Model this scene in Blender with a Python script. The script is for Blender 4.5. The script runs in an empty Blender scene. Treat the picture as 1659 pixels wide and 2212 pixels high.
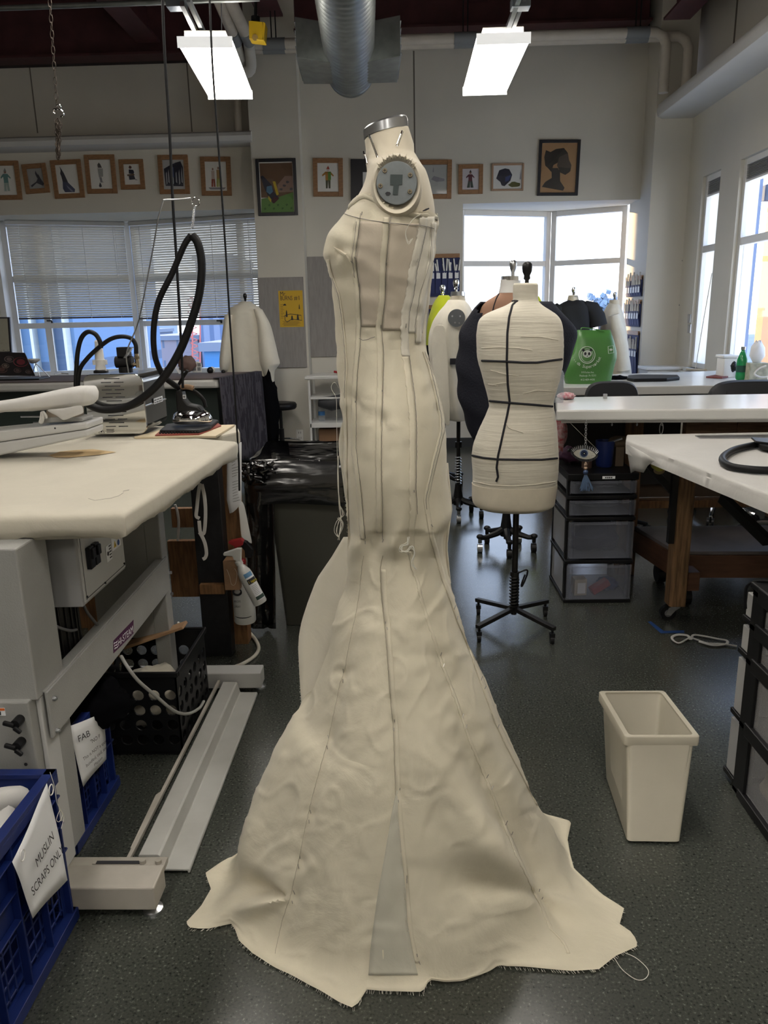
import bpy, bmesh, math, random
from mathutils import Vector, Matrix, Euler
from mathutils.bvhtree import BVHTree
S = bpy.context.scene
COL = S.collection
PI = math.pi
V = Vector
rad = math.radians

# ---------------------------------------------------------------- camera
IMW, IMH, FPX, CAMH = 1659.0, 2212.0, 1640.0, 1.40
YAW, PITCH, ROLL = rad(1.6), rad(-14.5), rad(-1.2)
FW = V((-math.sin(YAW)*math.cos(PITCH), math.cos(YAW)*math.cos(PITCH), math.sin(PITCH)))
_r0 = V((math.cos(YAW), math.sin(YAW), 0)); _u0 = _r0.cross(FW)
RT = _r0*math.cos(ROLL) + _u0*math.sin(ROLL)
UP = -_r0*math.sin(ROLL) + _u0*math.cos(ROLL)
CAM = V((0, 0, CAMH))
cd = bpy.data.cameras.new('camera'); cam = bpy.data.objects.new('camera', cd); COL.objects.link(cam)
cd.sensor_fit = 'VERTICAL'; cd.sensor_height = 36.0; cd.lens = 36.0*FPX/IMH; cd.clip_start = .05; cd.clip_end = 500
_m = Matrix((RT, UP, -FW)).transposed().to_4x4(); _m.translation = CAM
cam.matrix_world = _m
S.camera = cam

def ray(px, py): return FW + RT*((px-IMW/2)/FPX) - UP*((py-IMH/2)/FPX)
def AY(px, py, Y): d = ray(px, py); return CAM + d*(Y/d.y)
def AX(px, py, X): d = ray(px, py); return CAM + d*(X/d.x)
def AZ(px, py, Z): d = ray(px, py); return CAM + d*((Z-CAMH)/d.z)
def ppm(p):  # pixels per metre at a point
    return FPX/((p-CAM).dot(FW))

# ---------------------------------------------------------------- world, sun, exposure
S.view_settings.view_transform = 'Standard'; S.view_settings.look = 'None'
S.view_settings.exposure = 0.22; S.view_settings.gamma = 1.0; S.view_settings.use_curve_mapping = False
w = bpy.data.worlds.new('world'); S.world = w; w.use_nodes = True
nt = w.node_tree; nt.nodes.clear()
o_ = nt.nodes.new('ShaderNodeOutputWorld'); bg = nt.nodes.new('ShaderNodeBackground')
tc = nt.nodes.new('ShaderNodeTexCoord'); sp = nt.nodes.new('ShaderNodeSeparateXYZ'); cr = nt.nodes.new('ShaderNodeValToRGB')
nt.links.new(tc.outputs['Generated'], sp.inputs[0]); nt.links.new(sp.outputs['Z'], cr.inputs[0])
cr.color_ramp.elements[0].position = 0.0; cr.color_ramp.elements[0].color = (.92, .95, 1, 1)
cr.color_ramp.elements[1].position = .6; cr.color_ramp.elements[1].color = (.42, .62, 1, 1)
nt.links.new(cr.outputs[0], bg.inputs[0]); bg.inputs[1].default_value = 3.6
nt.links.new(bg.outputs[0], o_.inputs[0])
sd = bpy.data.lights.new('sun', 'SUN'); sun = bpy.data.objects.new('sun', sd); COL.objects.link(sun)
sd.energy = 11; sd.angle = rad(.6); sd.color = (1, .68, .34)
_sdir = V((-math.sin(rad(38)), math.cos(rad(38)), math.tan(rad(4.5)))).normalized()   # towards the sun
sun.rotation_euler = _sdir.to_track_quat('Z', 'Y').to_euler(); sun.location = (-3, 12, 4)

# ---------------------------------------------------------------- materials
MC = {}
def mat(name, col, rough=.5, metal=0, var=0, vs=8, bump=0, bs=40, spec=.5, trans=0, emit=0, alpha=1, coat=0, col2=None, stretch=None, detail=4, ior=None):
    if name in MC: return MC[name]
    m = bpy.data.materials.new(name); m.use_nodes = True; MC[name] = m
    n = m.node_tree; b = n.nodes['Principled BSDF']; L = n.links.new
    c = (*col, 1)
    b.inputs['Base Color'].default_value = c
    b.inputs['Roughness'].default_value = rough; b.inputs['Metallic'].default_value = metal
    b.inputs['Specular IOR Level'].default_value = spec
    if coat: b.inputs['Coat Weight'].default_value = coat
    if alpha < 1: b.inputs['Alpha'].default_value = alpha
    if ior: b.inputs['IOR'].default_value = ior
    if emit: b.inputs['Emission Color'].default_value = c; b.inputs['Emission Strength'].default_value = emit
    t = mp = None
    if var or bump:
        t = n.nodes.new('ShaderNodeTexCoord'); mp = n.nodes.new('ShaderNodeMapping'); L(t.outputs['Object'], mp.inputs[0])
        if stretch: mp.inputs['Scale'].default_value = stretch
    if var:
        nz = n.nodes.new('ShaderNodeTexNoise'); nz.inputs['Scale'].default_value = vs; nz.inputs['Detail'].default_value = detail
        L(mp.outputs[0], nz.inputs['Vector'])
        rp = n.nodes.new('ShaderNodeValToRGB'); L(nz.outputs[0], rp.inputs[0])
        rp.color_ramp.elements[0].position = .32; rp.color_ramp.elements[1].position = .68
        d2 = col2 if col2 else tuple(max(0, x*(1-var)) for x in col)
        rp.color_ramp.elements[0].color = (*d2, 1); rp.color_ramp.elements[1].color = c if col2 else (*(min(1, x*(1+var*.5)) for x in col), 1)
        L(rp.outputs[0], b.inputs['Base Color'])
    if bump:
        nb = n.nodes.new('ShaderNodeTexNoise'); nb.inputs['Scale'].default_value = bs; nb.inputs['Detail'].default_value = 3
        L(mp.outputs[0], nb.inputs['Vector'])
        bp = n.nodes.new('ShaderNodeBump'); bp.inputs['Strength'].default_value = bump; bp.inputs['Distance'].default_value = .01
        L(nb.outputs[0], bp.inputs['Height']); L(bp.outputs[0], b.inputs['Normal'])
    if trans:
        tr = n.nodes.new('ShaderNodeBsdfTranslucent'); tr.inputs[0].default_value = c
        mx = n.nodes.new('ShaderNodeMixShader'); mx.inputs[0].default_value = trans
        out = n.nodes['Material Output']; L(b.outputs[0], mx.inputs[1]); L(tr.outputs[0], mx.inputs[2]); L(mx.outputs[0], out.inputs[0])
    return m
def glass(name, tint=(1, 1, 1), refl=.08, rough=0.02):
    if name in MC: return MC[name]
    m = bpy.data.materials.new(name); m.use_nodes = True; MC[name] = m
    n = m.node_tree; n.nodes.clear(); L = n.links.new
    o = n.nodes.new('ShaderNodeOutputMaterial'); mx = n.nodes.new('ShaderNodeMixShader')
    t = n.nodes.new('ShaderNodeBsdfTransparent'); g = n.nodes.new('ShaderNodeBsdfGlossy'); f = n.nodes.new('ShaderNodeFresnel')
    f.inputs[0].default_value = 1.45
    t.inputs[0].default_value = (*tint, 1); g.inputs['Roughness'].default_value = rough
    a = n.nodes.new('ShaderNodeMath'); a.operation = 'ADD'; a.inputs[1].default_value = refl; L(f.outputs[0], a.inputs[0])
    ge = n.nodes.new('ShaderNodeNewGeometry'); bk = n.nodes.new('ShaderNodeMath'); bk.operation = 'SUBTRACT'; bk.inputs[0].default_value = 1; L(ge.outputs['Backfacing'], bk.inputs[1]); ml = n.nodes.new('ShaderNodeMath'); ml.operation = 'MULTIPLY'; L(a.outputs[0], ml.inputs[0]); L(bk.outputs[0], ml.inputs[1])
    L(ml.outputs[0], mx.inputs[0]); L(t.outputs[0], mx.inputs[1]); L(g.outputs[0], mx.inputs[2]); L(mx.outputs[0], o.inputs[0])
    return m
def frosted(name, col, opacity, rough=.35):
    if name in MC: return MC[name]
    m = bpy.data.materials.new(name); m.use_nodes = True; MC[name] = m
    n = m.node_tree; L = n.links.new; b = n.nodes['Principled BSDF']; b.inputs['Base Color'].default_value = (*col, 1); b.inputs['Roughness'].default_value = rough
    t = n.nodes.new('ShaderNodeBsdfTransparent'); t.inputs[0].default_value = (.95, .95, .97, 1); mx = n.nodes.new('ShaderNodeMixShader'); mx.inputs[0].default_value = opacity
    L(t.outputs[0], mx.inputs[1]); L(b.outputs[0], mx.inputs[2]); L(mx.outputs[0], n.nodes['Material Output'].inputs[0])
    return m
M = {}
M['wall'] = mat('wall_paint', (.64, .61, .54), .75, var=.05, vs=1.5, bump=.05, bs=120)
M['wallup'] = mat('upper_wall_paint', (.58, .55, .49), .8, var=.06, vs=1.2, bump=.05, bs=120)
M['trim'] = mat('white_window_paint', (.72, .71, .69), .45, var=.03, vs=3)
M['ledge'] = mat('grey_ledge_paint', (.60, .59, .57), .6, var=.04, vs=2)
M['maroon'] = mat('maroon_steel', (.075, .022, .025), .6, var=.3, vs=5)
M['deck'] = mat('dark_ceiling_deck', (.022, .012, .014), .8, var=.2, vs=3)
M['groove'] = mat('panel_joint', (.16, .14, .12), .9)
M['base'] = mat('dark_baseboard', (.03, .032, .035), .5)
M['galv'] = mat('galvanised_steel', (.26, .28, .275), .42, .8, var=.2, vs=12)
M['steel'] = mat('brushed_steel', (.62, .63, .65), .28, 1, var=.15, vs=20)
M['chrome'] = mat('chrome', (.85, .85, .86), .06, 1)
M['black'] = mat('black_plastic', (.007, .007, .008), .42, spec=.3)
M['blackm'] = mat('black_metal', (.012, .011, .011), .4, .2, var=.3, vs=14, spec=.4)
M['rubber'] = mat('black_rubber', (.006, .006, .007), .5, spec=.25)
M['insul'] = mat('pipe_insulation', (.58, .53, .46), .7, var=.1, vs=6, bump=.2, bs=30)
M['sleeve'] = mat('grey_pipe_sleeve', (.20, .21, .22), .6)
M['whitepl'] = mat('white_plastic', (.74, .73, .70), .4)
M['paper'] = mat('white_paper', (.80, .81, .83), .7)
M['ink'] = mat('black_ink', (.02, .02, .025), .6)
M['oak'] = mat('oak_frame_wood', (.30, .155, .07), .5, var=.25, vs=20, stretch=(1, 1, 5))
M['frameblk'] = mat('black_frame_wood', (.015, .015, .02), .4)
M['muslin'] = None
# floor: speckled vinyl
def floor_mat():
    m = bpy.data.materials.new('speckled_vinyl_floor'); m.use_nodes = True; n = m.node_tree; L = n.links.new; b = n.nodes['Principled BSDF']
    t = n.nodes.new('ShaderNodeTexCoord')
    a = n.nodes.new('ShaderNodeTexNoise'); a.inputs['Scale'].default_value = 150; a.inputs['Detail'].default_value = 2
    c = n.nodes.new('ShaderNodeTexNoise'); c.inputs['Scale'].default_value = 1.1; c.inputs['Detail'].default_value = 1
    L(t.outputs['Object'], a.inputs[0]); L(t.outputs['Object'], c.inputs[0])
    r = n.nodes.new('ShaderNodeValToRGB'); L(a.outputs[0], r.inputs[0])
    e = r.color_ramp.elements; e[0].position = .30; e[0].color = (.018, .02, .018, 1); e[1].position = .44; e[1].color = (.050, .055, .047, 1)
    x = e.new(.62); x.color = (.058, .063, .053, 1); x = e.new(.72); x.color = (.17, .18, .16, 1)
    mx = n.nodes.new('ShaderNodeMix'); mx.data_type = 'RGBA'; mx.blend_type = 'MULTIPLY'; mx.inputs[0].default_value = .7
    r2 = n.nodes.new('ShaderNodeValToRGB'); L(c.outputs[0], r2.inputs[0]); r2.color_ramp.elements[0].color = (.55, .55, .55, 1); r2.color_ramp.elements[0].position = .15; r2.color_ramp.elements[1].color = (1.1, 1.1, 1.1, 1); r2.color_ramp.elements[1].position = .85
    L(r.outputs[0], mx.inputs[6]); L(r2.outputs[0], mx.inputs[7]); L(mx.outputs[2], b.inputs['Base Color'])
    r3 = n.nodes.new('ShaderNodeMapRange'); L(c.outputs[0], r3.inputs[0]); r3.inputs[3].default_value = .19; r3.inputs[4].default_value = .27; L(r3.outputs[0], b.inputs['Roughness'])
    bp = n.nodes.new('ShaderNodeBump'); bp.inputs['Strength'].default_value = .06; bp.inputs['Distance'].default_value = .01
    c2 = n.nodes.new('ShaderNodeTexNoise'); c2.inputs['Scale'].default_value = 9; L(t.outputs['Object'], c2.inputs[0]); L(c2.outputs[0], bp.inputs['Height']); L(bp.outputs[0], b.inputs['Normal'])
    b.inputs['Specular IOR Level'].default_value = .6
    return m
M['floor'] = floor_mat()
def cloth(name, col, rough=.85, weave=900, var=.07, trans=.0, wr=.25, ws=9, sheen=.2):
    if name in MC: return MC[name]
    m = mat(name, col, rough, spec=.2, trans=trans)
    n = m.node_tree; b = n.nodes['Principled BSDF']; L = n.links.new
    b.inputs['Sheen Weight'].default_value = sheen
    t = n.nodes.new('ShaderNodeTexCoord')
    a = n.nodes.new('ShaderNodeTexNoise'); a.inputs['Scale'].default_value = ws; a.inputs['Detail'].default_value = 6; a.inputs['Roughness'].default_value = .6; a.inputs['Distortion'].default_value = .6
    f = n.nodes.new('ShaderNodeTexNoise'); f.inputs['Scale'].default_value = weave; f.inputs['Detail'].default_value = 1
    for q in (a, f): L(t.outputs['Object'], q.inputs['Vector'])
    r = n.nodes.new('ShaderNodeValToRGB'); L(a.outputs[0], r.inputs[0]); r.color_ramp.elements[0].position = .3; r.color_ramp.elements[1].position = .7
    r.color_ramp.elements[0].color = (*(x*(1-var) for x in col), 1); r.color_ramp.elements[1].color = (*(min(1, x*(1+var*.4)) for x in col), 1)
    L(r.outputs[0], b.inputs['Base Color'])
    ad = n.nodes.new('ShaderNodeMath'); ad.operation = 'MULTIPLY_ADD'; ad.inputs[1].default_value = .05; L(f.outputs[0], ad.inputs[0]); L(a.outputs[0], ad.inputs[2])
    bp = n.nodes.new('ShaderNodeBump'); bp.inputs['Strength'].default_value = wr; bp.inputs['Distance'].default_value = .03; L(ad.outputs[0], bp.inputs['Height']); L(bp.outputs[0], b.inputs['Normal'])
    return m
M['muslin'] = cloth('muslin', (.76, .70, .55), wr=.17, ws=9, trans=.12)
M['bodice'] = cloth('shaded_bodice_muslin', (.58, .51, .41), wr=.16, ws=9)  # muslin with the upper bodice's shade in its base colour
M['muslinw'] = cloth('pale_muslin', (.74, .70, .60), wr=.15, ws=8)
M['cover'] = cloth('cotton_table_cover', (.53, .495, .41), wr=.14, ws=5, var=.07)
M['coverw'] = cloth('white_table_cover', (.55, .54, .52), wr=.14, ws=5, var=.05)
M['thread'] = mat('pale_thread', (.72, .70, .62), .8)
M['pen'] = mat('grey_pencil_line', (.17, .16, .15), .7)
M['pin'] = mat('steel_pin', (.35, .33, .3), .3, .8)
M['tape'] = mat('black_twill_tape', (.008, .008, .014), .7)

# ---------------------------------------------------------------- mesh builder
class MB:
    def __init__(s): s.bm = bmesh.new(); s.mi = 0
    def _f(s, vs):
        try:
            f = s.bm.faces.new(vs); f.material_index = s.mi; return f
        except ValueError: return None
    def box(s, x0, x1, y0, y1, z0, z1, mx=None):
        c = [V((x, y, z)) for z in (z0, z1) for y in (y0, y1) for x in (x0, x1)]
        if mx: c = [mx @ p for p in c]
        v = [s.bm.verts.new(p) for p in c]
        for q in ((0, 2, 3, 1), (4, 5, 7, 6), (0, 1, 5, 4), (2, 6, 7, 3), (0, 4, 6, 2), (1, 3, 7, 5)): s._f([v[i] for i in q])
        return s
    def cbox(s, c, size, rot=(0, 0, 0)):
        mx = Matrix.Translation(c) @ Euler(rot).to_matrix().to_4x4(); a, b, d = (x/2 for x in size)
        return s.box(-a, a, -b, b, -d, d, mx)
    def beam(s, p0, p1, w, h, up=(0, 0, 1)):
        p0, p1 = V(p0), V(p1); d = p1-p0; L = d.length; d.normalize(); side = d.cross(V(up)).normalized(); u = side.cross(d)
        mx = Matrix((side, d, u)).transposed().to_4x4(); mx.translation = p0
        return s.box(-w/2, w/2, 0, L, -h/2, h/2, mx)
    def loft(s, rings, close=True, cap0=True, cap1=True):
        R = [[s.bm.verts.new(p) for p in r] for r in rings]
        n = len(R[0])
        for a, b in zip(R[:-1], R[1:]):
            for i in range(n if close else n-1):
                j = (i+1) % n; s._f([a[i], a[j], b[j], b[i]])
        if close and cap0: s._f(list(reversed(R[0])))
        if close and cap1: s._f(R[-1])
        return R
    def cyl(s, p0, p1, r0, r1=None, n=16, cap=True):
        p0, p1 = V(p0), V(p1); r1 = r0 if r1 is None else r1
        d = (p1-p0).normalized(); a = d.orthogonal().normalized(); b = d.cross(a)
        rr = [[p+(a*math.cos(t)+b*math.sin(t))*r for t in (2*PI*i/n for i in range(n))] for p, r in ((p0, r0), (p1, r1))]
        s.loft(rr, True, cap, cap); return s
    def tube(s, pts, r, n=8, closed=False, flat=1.0, updir=None):
        pts = [V(p) for p in pts]; N = len(pts); rings = []
        a = None
        for i, p in enumerate(pts):
            if closed: d = pts[(i+1) % N]-pts[i-1]
            else: d = pts[min(i+1, N-1)]-pts[max(i-1, 0)]
            if d.length < 1e-9: d = V((0, 0, 1))
            d.normalize()
            if updir is not None: a = V(updir)-d*d.dot(V(updir)); a = a.normalized() if a.length > 1e-5 else d.orthogonal().normalized()
            elif a is None: a = d.orthogonal().normalized()
            else: a = (a-d*a.dot(d)); a = a.normalized() if a.length > 1e-6 else d.orthogonal().normalized()
            b = d.cross(a); q = r[i] if isinstance(r, (list, tuple)) else r
            rings.append([p+(a*math.cos(t)*flat+b*math.sin(t))*q for t in (2*PI*k/n for k in range(n))])
        if closed: rings.append(rings[0]); s.loft(rings, True, False, False)
        else: s.loft(rings)
        return s
    def lathe(s, prof, o=(0, 0, 0), ax=(0, 0, 1), n=24, cap=True):   # prof: (r, h)
        o = V(o); d = V(ax).normalized(); a = d.orthogonal().normalized(); b = d.cross(a)
        rr = [[o+d*h+(a*math.cos(t)+b*math.sin(t))*max(r, 1e-4) for t in (2*PI*i/n for i in range(n))] for r, h in prof]
        s.loft(rr, True, cap, cap); return s
    def sph(s, c, r, n=16, m=10):
        c = V(c); r = V(r) if hasattr(r, '__len__') else V((r, r, r))
        rr = [[c+V((r.x*math.sin(p)*math.cos(t), r.y*math.sin(p)*math.sin(t), -r.z*math.cos(p))) for t in (2*PI*i/n for i in range(n))] for p in (PI*(k+.02)/(m+.04) for k in range(m+1))]
        s.loft(rr); return s
    def prism(s, pts, vec):
        pts = [V(p) for p in pts]; vec = V(vec); s.loft([pts, [p+vec for p in pts]]); return s
    def poly(s, pts): s._f([s.bm.verts.new(V(p)) for p in pts]); return s
    def grid(s, P):   # rows of points
        R = [[s.bm.verts.new(p) for p in r] for r in P]
        for a, b in zip(R[:-1], R[1:]):
            for i in range(len(a)-1): s._f([a[i], a[i+1], b[i+1], b[i]])
        return s
    def frame(s, x0, x1, z0, z1, w, y0, y1):   # rectangular frame in the XZ plane
        s.box(x0, x0+w, y0, y1, z0, z1); s.box(x1-w, x1, y0, y1, z0, z1); s.box(x0+w, x1-w, y0, y1, z0, z0+w); s.box(x0+w, x1-w, y0, y1, z1-w, z1); return s
    def build(s, name, m, parent=None, smooth=False, bev=0, sub=0, solid=0, label=None, cat=None, group=None, kind=None, ang=40, mx=None, loc=None):
        bmesh.ops.recalc_face_normals(s.bm, faces=s.bm.faces)
        if mx: s.bm.transform(mx)
        me = bpy.data.meshes.new(name)
        co = [v.co for v in s.bm.verts]
        lo = V([min(c[i] for c in co) for i in range(3)]); hi = V([max(c[i] for c in co) for i in range(3)])
        org = V(((lo.x+hi.x)/2, (lo.y+hi.y)/2, lo.z))
        for v in s.bm.verts: v.co -= org
        s.bm.to_mesh(me); s.bm.free()
        for k in (m if isinstance(m, (list, tuple)) else [m]): me.materials.append(k)
        if smooth:
            for p in me.polygons: p.use_smooth = True
            me.set_sharp_from_angle(angle=rad(ang))
        o = bpy.data.objects.new(name, me); COL.objects.link(o)
        if parent: o.parent = parent; o.location = org - WORG[parent.name]
        else: o.location = org
        WORG[o.name] = org
        if solid: q = o.modifiers.new('s', 'SOLIDIFY'); q.thickness = solid; q.offset = 0
        if bev: q = o.modifiers.new('b', 'BEVEL'); q.width = bev; q.segments = 2; q.limit_method = 'ANGLE'; q.angle_limit = rad(35)
        if sub: q = o.modifiers.new('u', 'SUBSURF'); q.levels = q.render_levels = sub
        tag(o, label, cat, group, kind)
        return o
WORG = {}
def tag(o, label=None, cat=None, group=None, kind=None):
    if label: o['label'] = label
    if cat: o['category'] = cat
    if group: o['group'] = group
    if kind: o['kind'] = kind
    return o
def thing(name, label, cat, loc=(0, 0, 0), group=None):
    o = bpy.data.objects.new(name, None); COL.objects.link(o); o.empty_display_size = .1; o.location = loc; WORG[o.name] = V(loc)
    return tag(o, label, cat, group)
def copy_tree(o, parent=None):
    c = o.copy(); COL.objects.link(c); c.parent = parent; WORG[c.name] = WORG.get(o.name, V((0, 0, 0)))
    for ch in list(o.children): copy_tree(ch, c)
    return c
def place(o, loc, rz=0, label=None):
    o.location = loc; o.rotation_euler = (0, 0, rz); WORG[o.name] = V(loc)
    if label: o['label'] = label
    return o
def text(s_, o, xd, yd, size, m, parent=None, name='lettering', width=None, align='LEFT', th=.0006, shear=0, bold=0):
    c = bpy.data.curves.new(name, 'FONT'); c.body = s_; c.offset = bold; c.size = 1; c.align_x = align; c.resolution_u = 3; c.shear = shear
    t = bpy.data.objects.new('tmp', c); me = bpy.data.meshes.new_from_object(t); bpy.data.objects.remove(t)
    xs = [v.co.x for v in me.vertices]; wd = (max(xs)-min(xs)) if xs else 1
    xd = V(xd).normalized(); yd = V(yd).normalized(); zd = xd.cross(yd); sx = (width/wd) if width else size
    o = V(o)
    for v in me.vertices: v.co = o + xd*v.co.x*sx + yd*v.co.y*size + zd*(th+v.co.z)
    b = MB(); b.bm.from_mesh(me); bpy.data.meshes.remove(me)
    return b.build(name, m, parent)
def smooth_path(pts, n=8, closed=False):
    pts = [V(p) for p in pts]; N = len(pts); out = []
    rng = range(N if closed else N-1)
    for i in rng:
        p0 = pts[i-1] if (i > 0 or closed) else pts[0]*2-pts[1]; p1 = pts[i]; p2 = pts[(i+1) % N]
        p3 = pts[(i+2) % N] if (i+2 < N or closed) else p2*2-p1
        for k in range(n):
            t = k/n; out.append(.5*((2*p1)+(p2-p0)*t+(2*p0-5*p1+4*p2-p3)*t*t+(3*p1-p0-3*p2+p3)*t**3))
    if not closed: out.append(pts[-1])
    return out
def lerp_tab(tab, x):   # tab: rows (x, a, b, ...) sorted by x; smooth (cosine free) linear interpolation
    if x <= tab[0][0]: return list(tab[0][1:])
    for r0, r1 in zip(tab[:-1], tab[1:]):
        if x <= r1[0]:
            t = (x-r0[0])/(r1[0]-r0[0]); return [a+(b-a)*t for a, b in zip(r0[1:], r1[1:])]
    return list(tab[-1][1:])
def body(rows, Y, n=36, step=None, disp=None, p=2.0, top=True, bottom=True):
    """a body of rings: rows (y_px, xl_px, xr_px, half_depth[, y_offset]) read at depth Y; returns rings of points, top first"""
    mp_ = [(r[0], r[1], r[2], r[3], r[4] if len(r) > 4 else 0) for r in rows]
    y0, y1 = mp_[0][0], mp_[-1][0]; k = max(2, int((y1-y0)/(step or 12)))
    ys = sorted(set([y0+(y1-y0)*i/k for i in range(k+1)]+[r[0] for r in mp_])); P = []
    # catmull on the table
    def tab(y):
        for i in range(len(mp_)-1):
            if y <= mp_[i+1][0]+1e-6:
                a, b = mp_[i], mp_[i+1]; c0 = mp_[max(i-1, 0)]; d0 = mp_[min(i+2, len(mp_)-1)]; h = b[0]-a[0]; t = (y-a[0])/h; o = []
                for q in range(1, 5):
                    m0 = (b[q]-c0[q])/(b[0]-c0[0])*h if b[0] != c0[0] else 0; m1 = (d0[q]-a[q])/(d0[0]-a[0])*h
                    o.append((2*t**3-3*t*t+1)*a[q]+(t**3-2*t*t+t)*m0+(-2*t**3+3*t*t)*b[q]+(t**3-t*t)*m1)
                return o
        return mp_[-1][1:]
    for y in ys:
        xl, xr, b, yo = tab(y); A = AY(xl, y, Y); B = AY(xr, y, Y); c = (A+B)/2; hx = (B-A)/2; ring = []
        for i in range(n):
            t = 2*PI*i/n; cs, sn = math.cos(t), math.sin(t)
            ex = math.copysign(abs(cs)**(2/p), cs); ey = math.copysign(abs(sn)**(2/p), sn)
            q = c + hx*ex + V((0, yo - b*ey, 0))
            if disp: q = disp(q, c, t, y)
            ring.append(q)
        P.append(ring)
    return P
# ================================================================ ROOM
WY = 8.2; RX = 2.75; LX = -6.2; RY0 = -4.0
def struct(b, name, m, **k): return b.build(name, m, kind='structure', **k)
b = MB(); b.box(LX-.2, RX+.3, RY0-.2, 9.3, -.06, 0); struct(b, 'floor', M['floor'])
b = MB(); b.box(LX-.2, RX+.3, RY0-.2, 9.0, 4.7, 4.8); struct(b, 'ceiling', M['deck'])
PX0, PX1, PYF = AY(546, 400, 8.0).x, AY(651, 400, 8.0).x, 8.0
SILL = .80; HEAD = 2.475; TOPL = AY(200, 134, WY).z; TOPR = AY(1000, 78, WY).z
OX0, OX1 = AY(1000, 437, WY).x, 2.40
# back wall, middle and right
b = MB(); b.box(PX1-.1, OX0, WY, WY+.35, 0, TOPR); b.box(OX0, OX1, WY, WY+.35, HEAD, TOPR); b.box(OX0, OX1, WY, WY+.35, 0, SILL); b.box(OX1, RX, WY, WY+.35, 0, 4.7)
b.box(PX1, OX1, WY+.35, WY+.9, HEAD, HEAD+.1); b.box(OX0-.3, OX1+.3, WY+.35, WY+.9, SILL-.1, SILL)
struct(b, 'wall_back', M['wall'])
# left part: lower wall with pictures, set-back upper wall
LLX = AY(10, 600, 8.4).x-.15
b = MB(); b.box(LLX, PX0+.1, WY, WY+.35, HEAD, 3.2); b.box(LLX, PX0+.1, WY, WY+.35, 0, SILL); b.box(LX, LLX, WY, WY+.35, 0, 3.2)
b.box(LLX-.2, PX0+.3, WY+.35, WY+1.0, HEAD, HEAD+.1); b.box(LLX-.2, PX0+.3, WY+.35, WY+1.0, SILL-.1, SILL)
struct(b, 'wall_back_left', M['wall'])
b = MB(); b.box(LX, PX0+.2, WY+.12, WY+.35, 3.18, 4.7); struct(b, 'wall_back_upper', M['wallup'])
b = MB(); b.box(PX0, PX1, PYF, WY+.3, 0, 4.7); struct(b, 'wall_pillar', M['wall'])
b = MB(); b.box(OX1, RX, 7.86, WY, 0, 4.7); struct(b, 'wall_corner_column', M['wall'])
# thin vertical panel joints, recessed
for i, (px, y0, y1, Y) in enumerate(((63, 138, 288, WY+.12), (403, 130, 285, WY+.12), (894, 110, 430, WY))):
    a = AY(px, y0, Y-.001); c = AY(px+ (1 if px < 500 else 0), y1, Y-.001); b = MB(); b.box(a.x-.006, a.x+.006, Y-.003, Y+.01, c.z, a.z); struct(b, 'trim_%d' % (i+1), M['groove'])
# ledge band left (rounded nose), and on the right wall
def nose(p0, p1, prof): # prof: list of (u, z) with u away from wall
    pass
zt, zb = AY(200, 289, 7.95).z, AY(200, 314, 7.95).z
b = MB(); pr = [(8.32, zt+.01), (8.0, zt), (7.955, zt-.02), (7.94, (zt+zb)/2), (7.96, zb+.01), (8.0, zb), (8.21, zb)]
b.prism([V((LX, y, z)) for y, z in pr], (PX0-LX+.02, 0, 0)); struct(b, 'trim_4', M['ledge'], smooth=True)
LZ = 3.13; pr = [(RX+.02, LZ+.16), (2.46, LZ+.15), (2.42, LZ+.12), (2.405, LZ+.07), (2.42, LZ+.02), (2.46, LZ), (RX+.02, LZ)]
b = MB(); b.prism([V((x, RY0, z)) for x, z in pr], (0, 7.87-RY0, 0)); struct(b, 'trim_5', M['ledge'], smooth=True)
# right wall with two windows
SW = (7.09, 7.50); LW = (4.9, 6.70); SZ = .86; HZ = 2.56
b = MB()
b.box(RX, RX+.17, RY0, LW[0], 0, 3.3); b.box(RX, RX+.17, LW[1], SW[0], 0, 3.3); b.box(RX, RX+.17, SW[1], WY+.3, 0, 3.3)
b.box(RX, RX+.17, LW[0], LW[1], 0, SZ); b.box(RX, RX+.17, LW[0], LW[1], HZ, 3.3); b.box(RX, RX+.17, SW[0], SW[1], 0, SZ); b.box(RX, RX+.17, SW[0], SW[1], HZ, 3.3)
struct(b, 'wall_right', M['wall'])
b = MB(); b.box(RX+.1, RX+.17, RY0, WY+.3, 3.25, 4.7); struct(b, 'wall_right_upper', M['wallup'])
b = MB(); b.box(LX-.2, LX, RY0, WY+.3, 0, 4.7); struct(b, 'wall_left', M['wall'])
b = MB(); b.box(LX-.2, RX+.3, RY0-.2, RY0, 0, 4.7); struct(b, 'wall_front', M['wall'])
for i, (px, y0, y1) in enumerate(((1484, 30, 200), (1594, 0, 130))):
    a = AX(px, y0 if y0 else 2, RX+.1); b = MB(); b.box(RX+.09, RX+.11, a.y-.006, a.y+.006, 3.2, 4.6); struct(b, 'trim_%d' % (6+i), M['groove'])
b = MB(); b.box(PX1, OX1, WY-.015, WY, 0, .10); b.box(PX0-.012, PX1+.012, PYF-.012, WY, 0, .10); struct(b, 'baseboard_back', M['base'])
b = MB(); b.box(LX, PX0, WY-.015, WY, 0, .10); struct(b, 'baseboard_left', M['base'])
b = MB(); b.box(RX-.015, RX, RY0, WY, 0, .10); struct(b, 'baseboard_right', M['base'])

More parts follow.
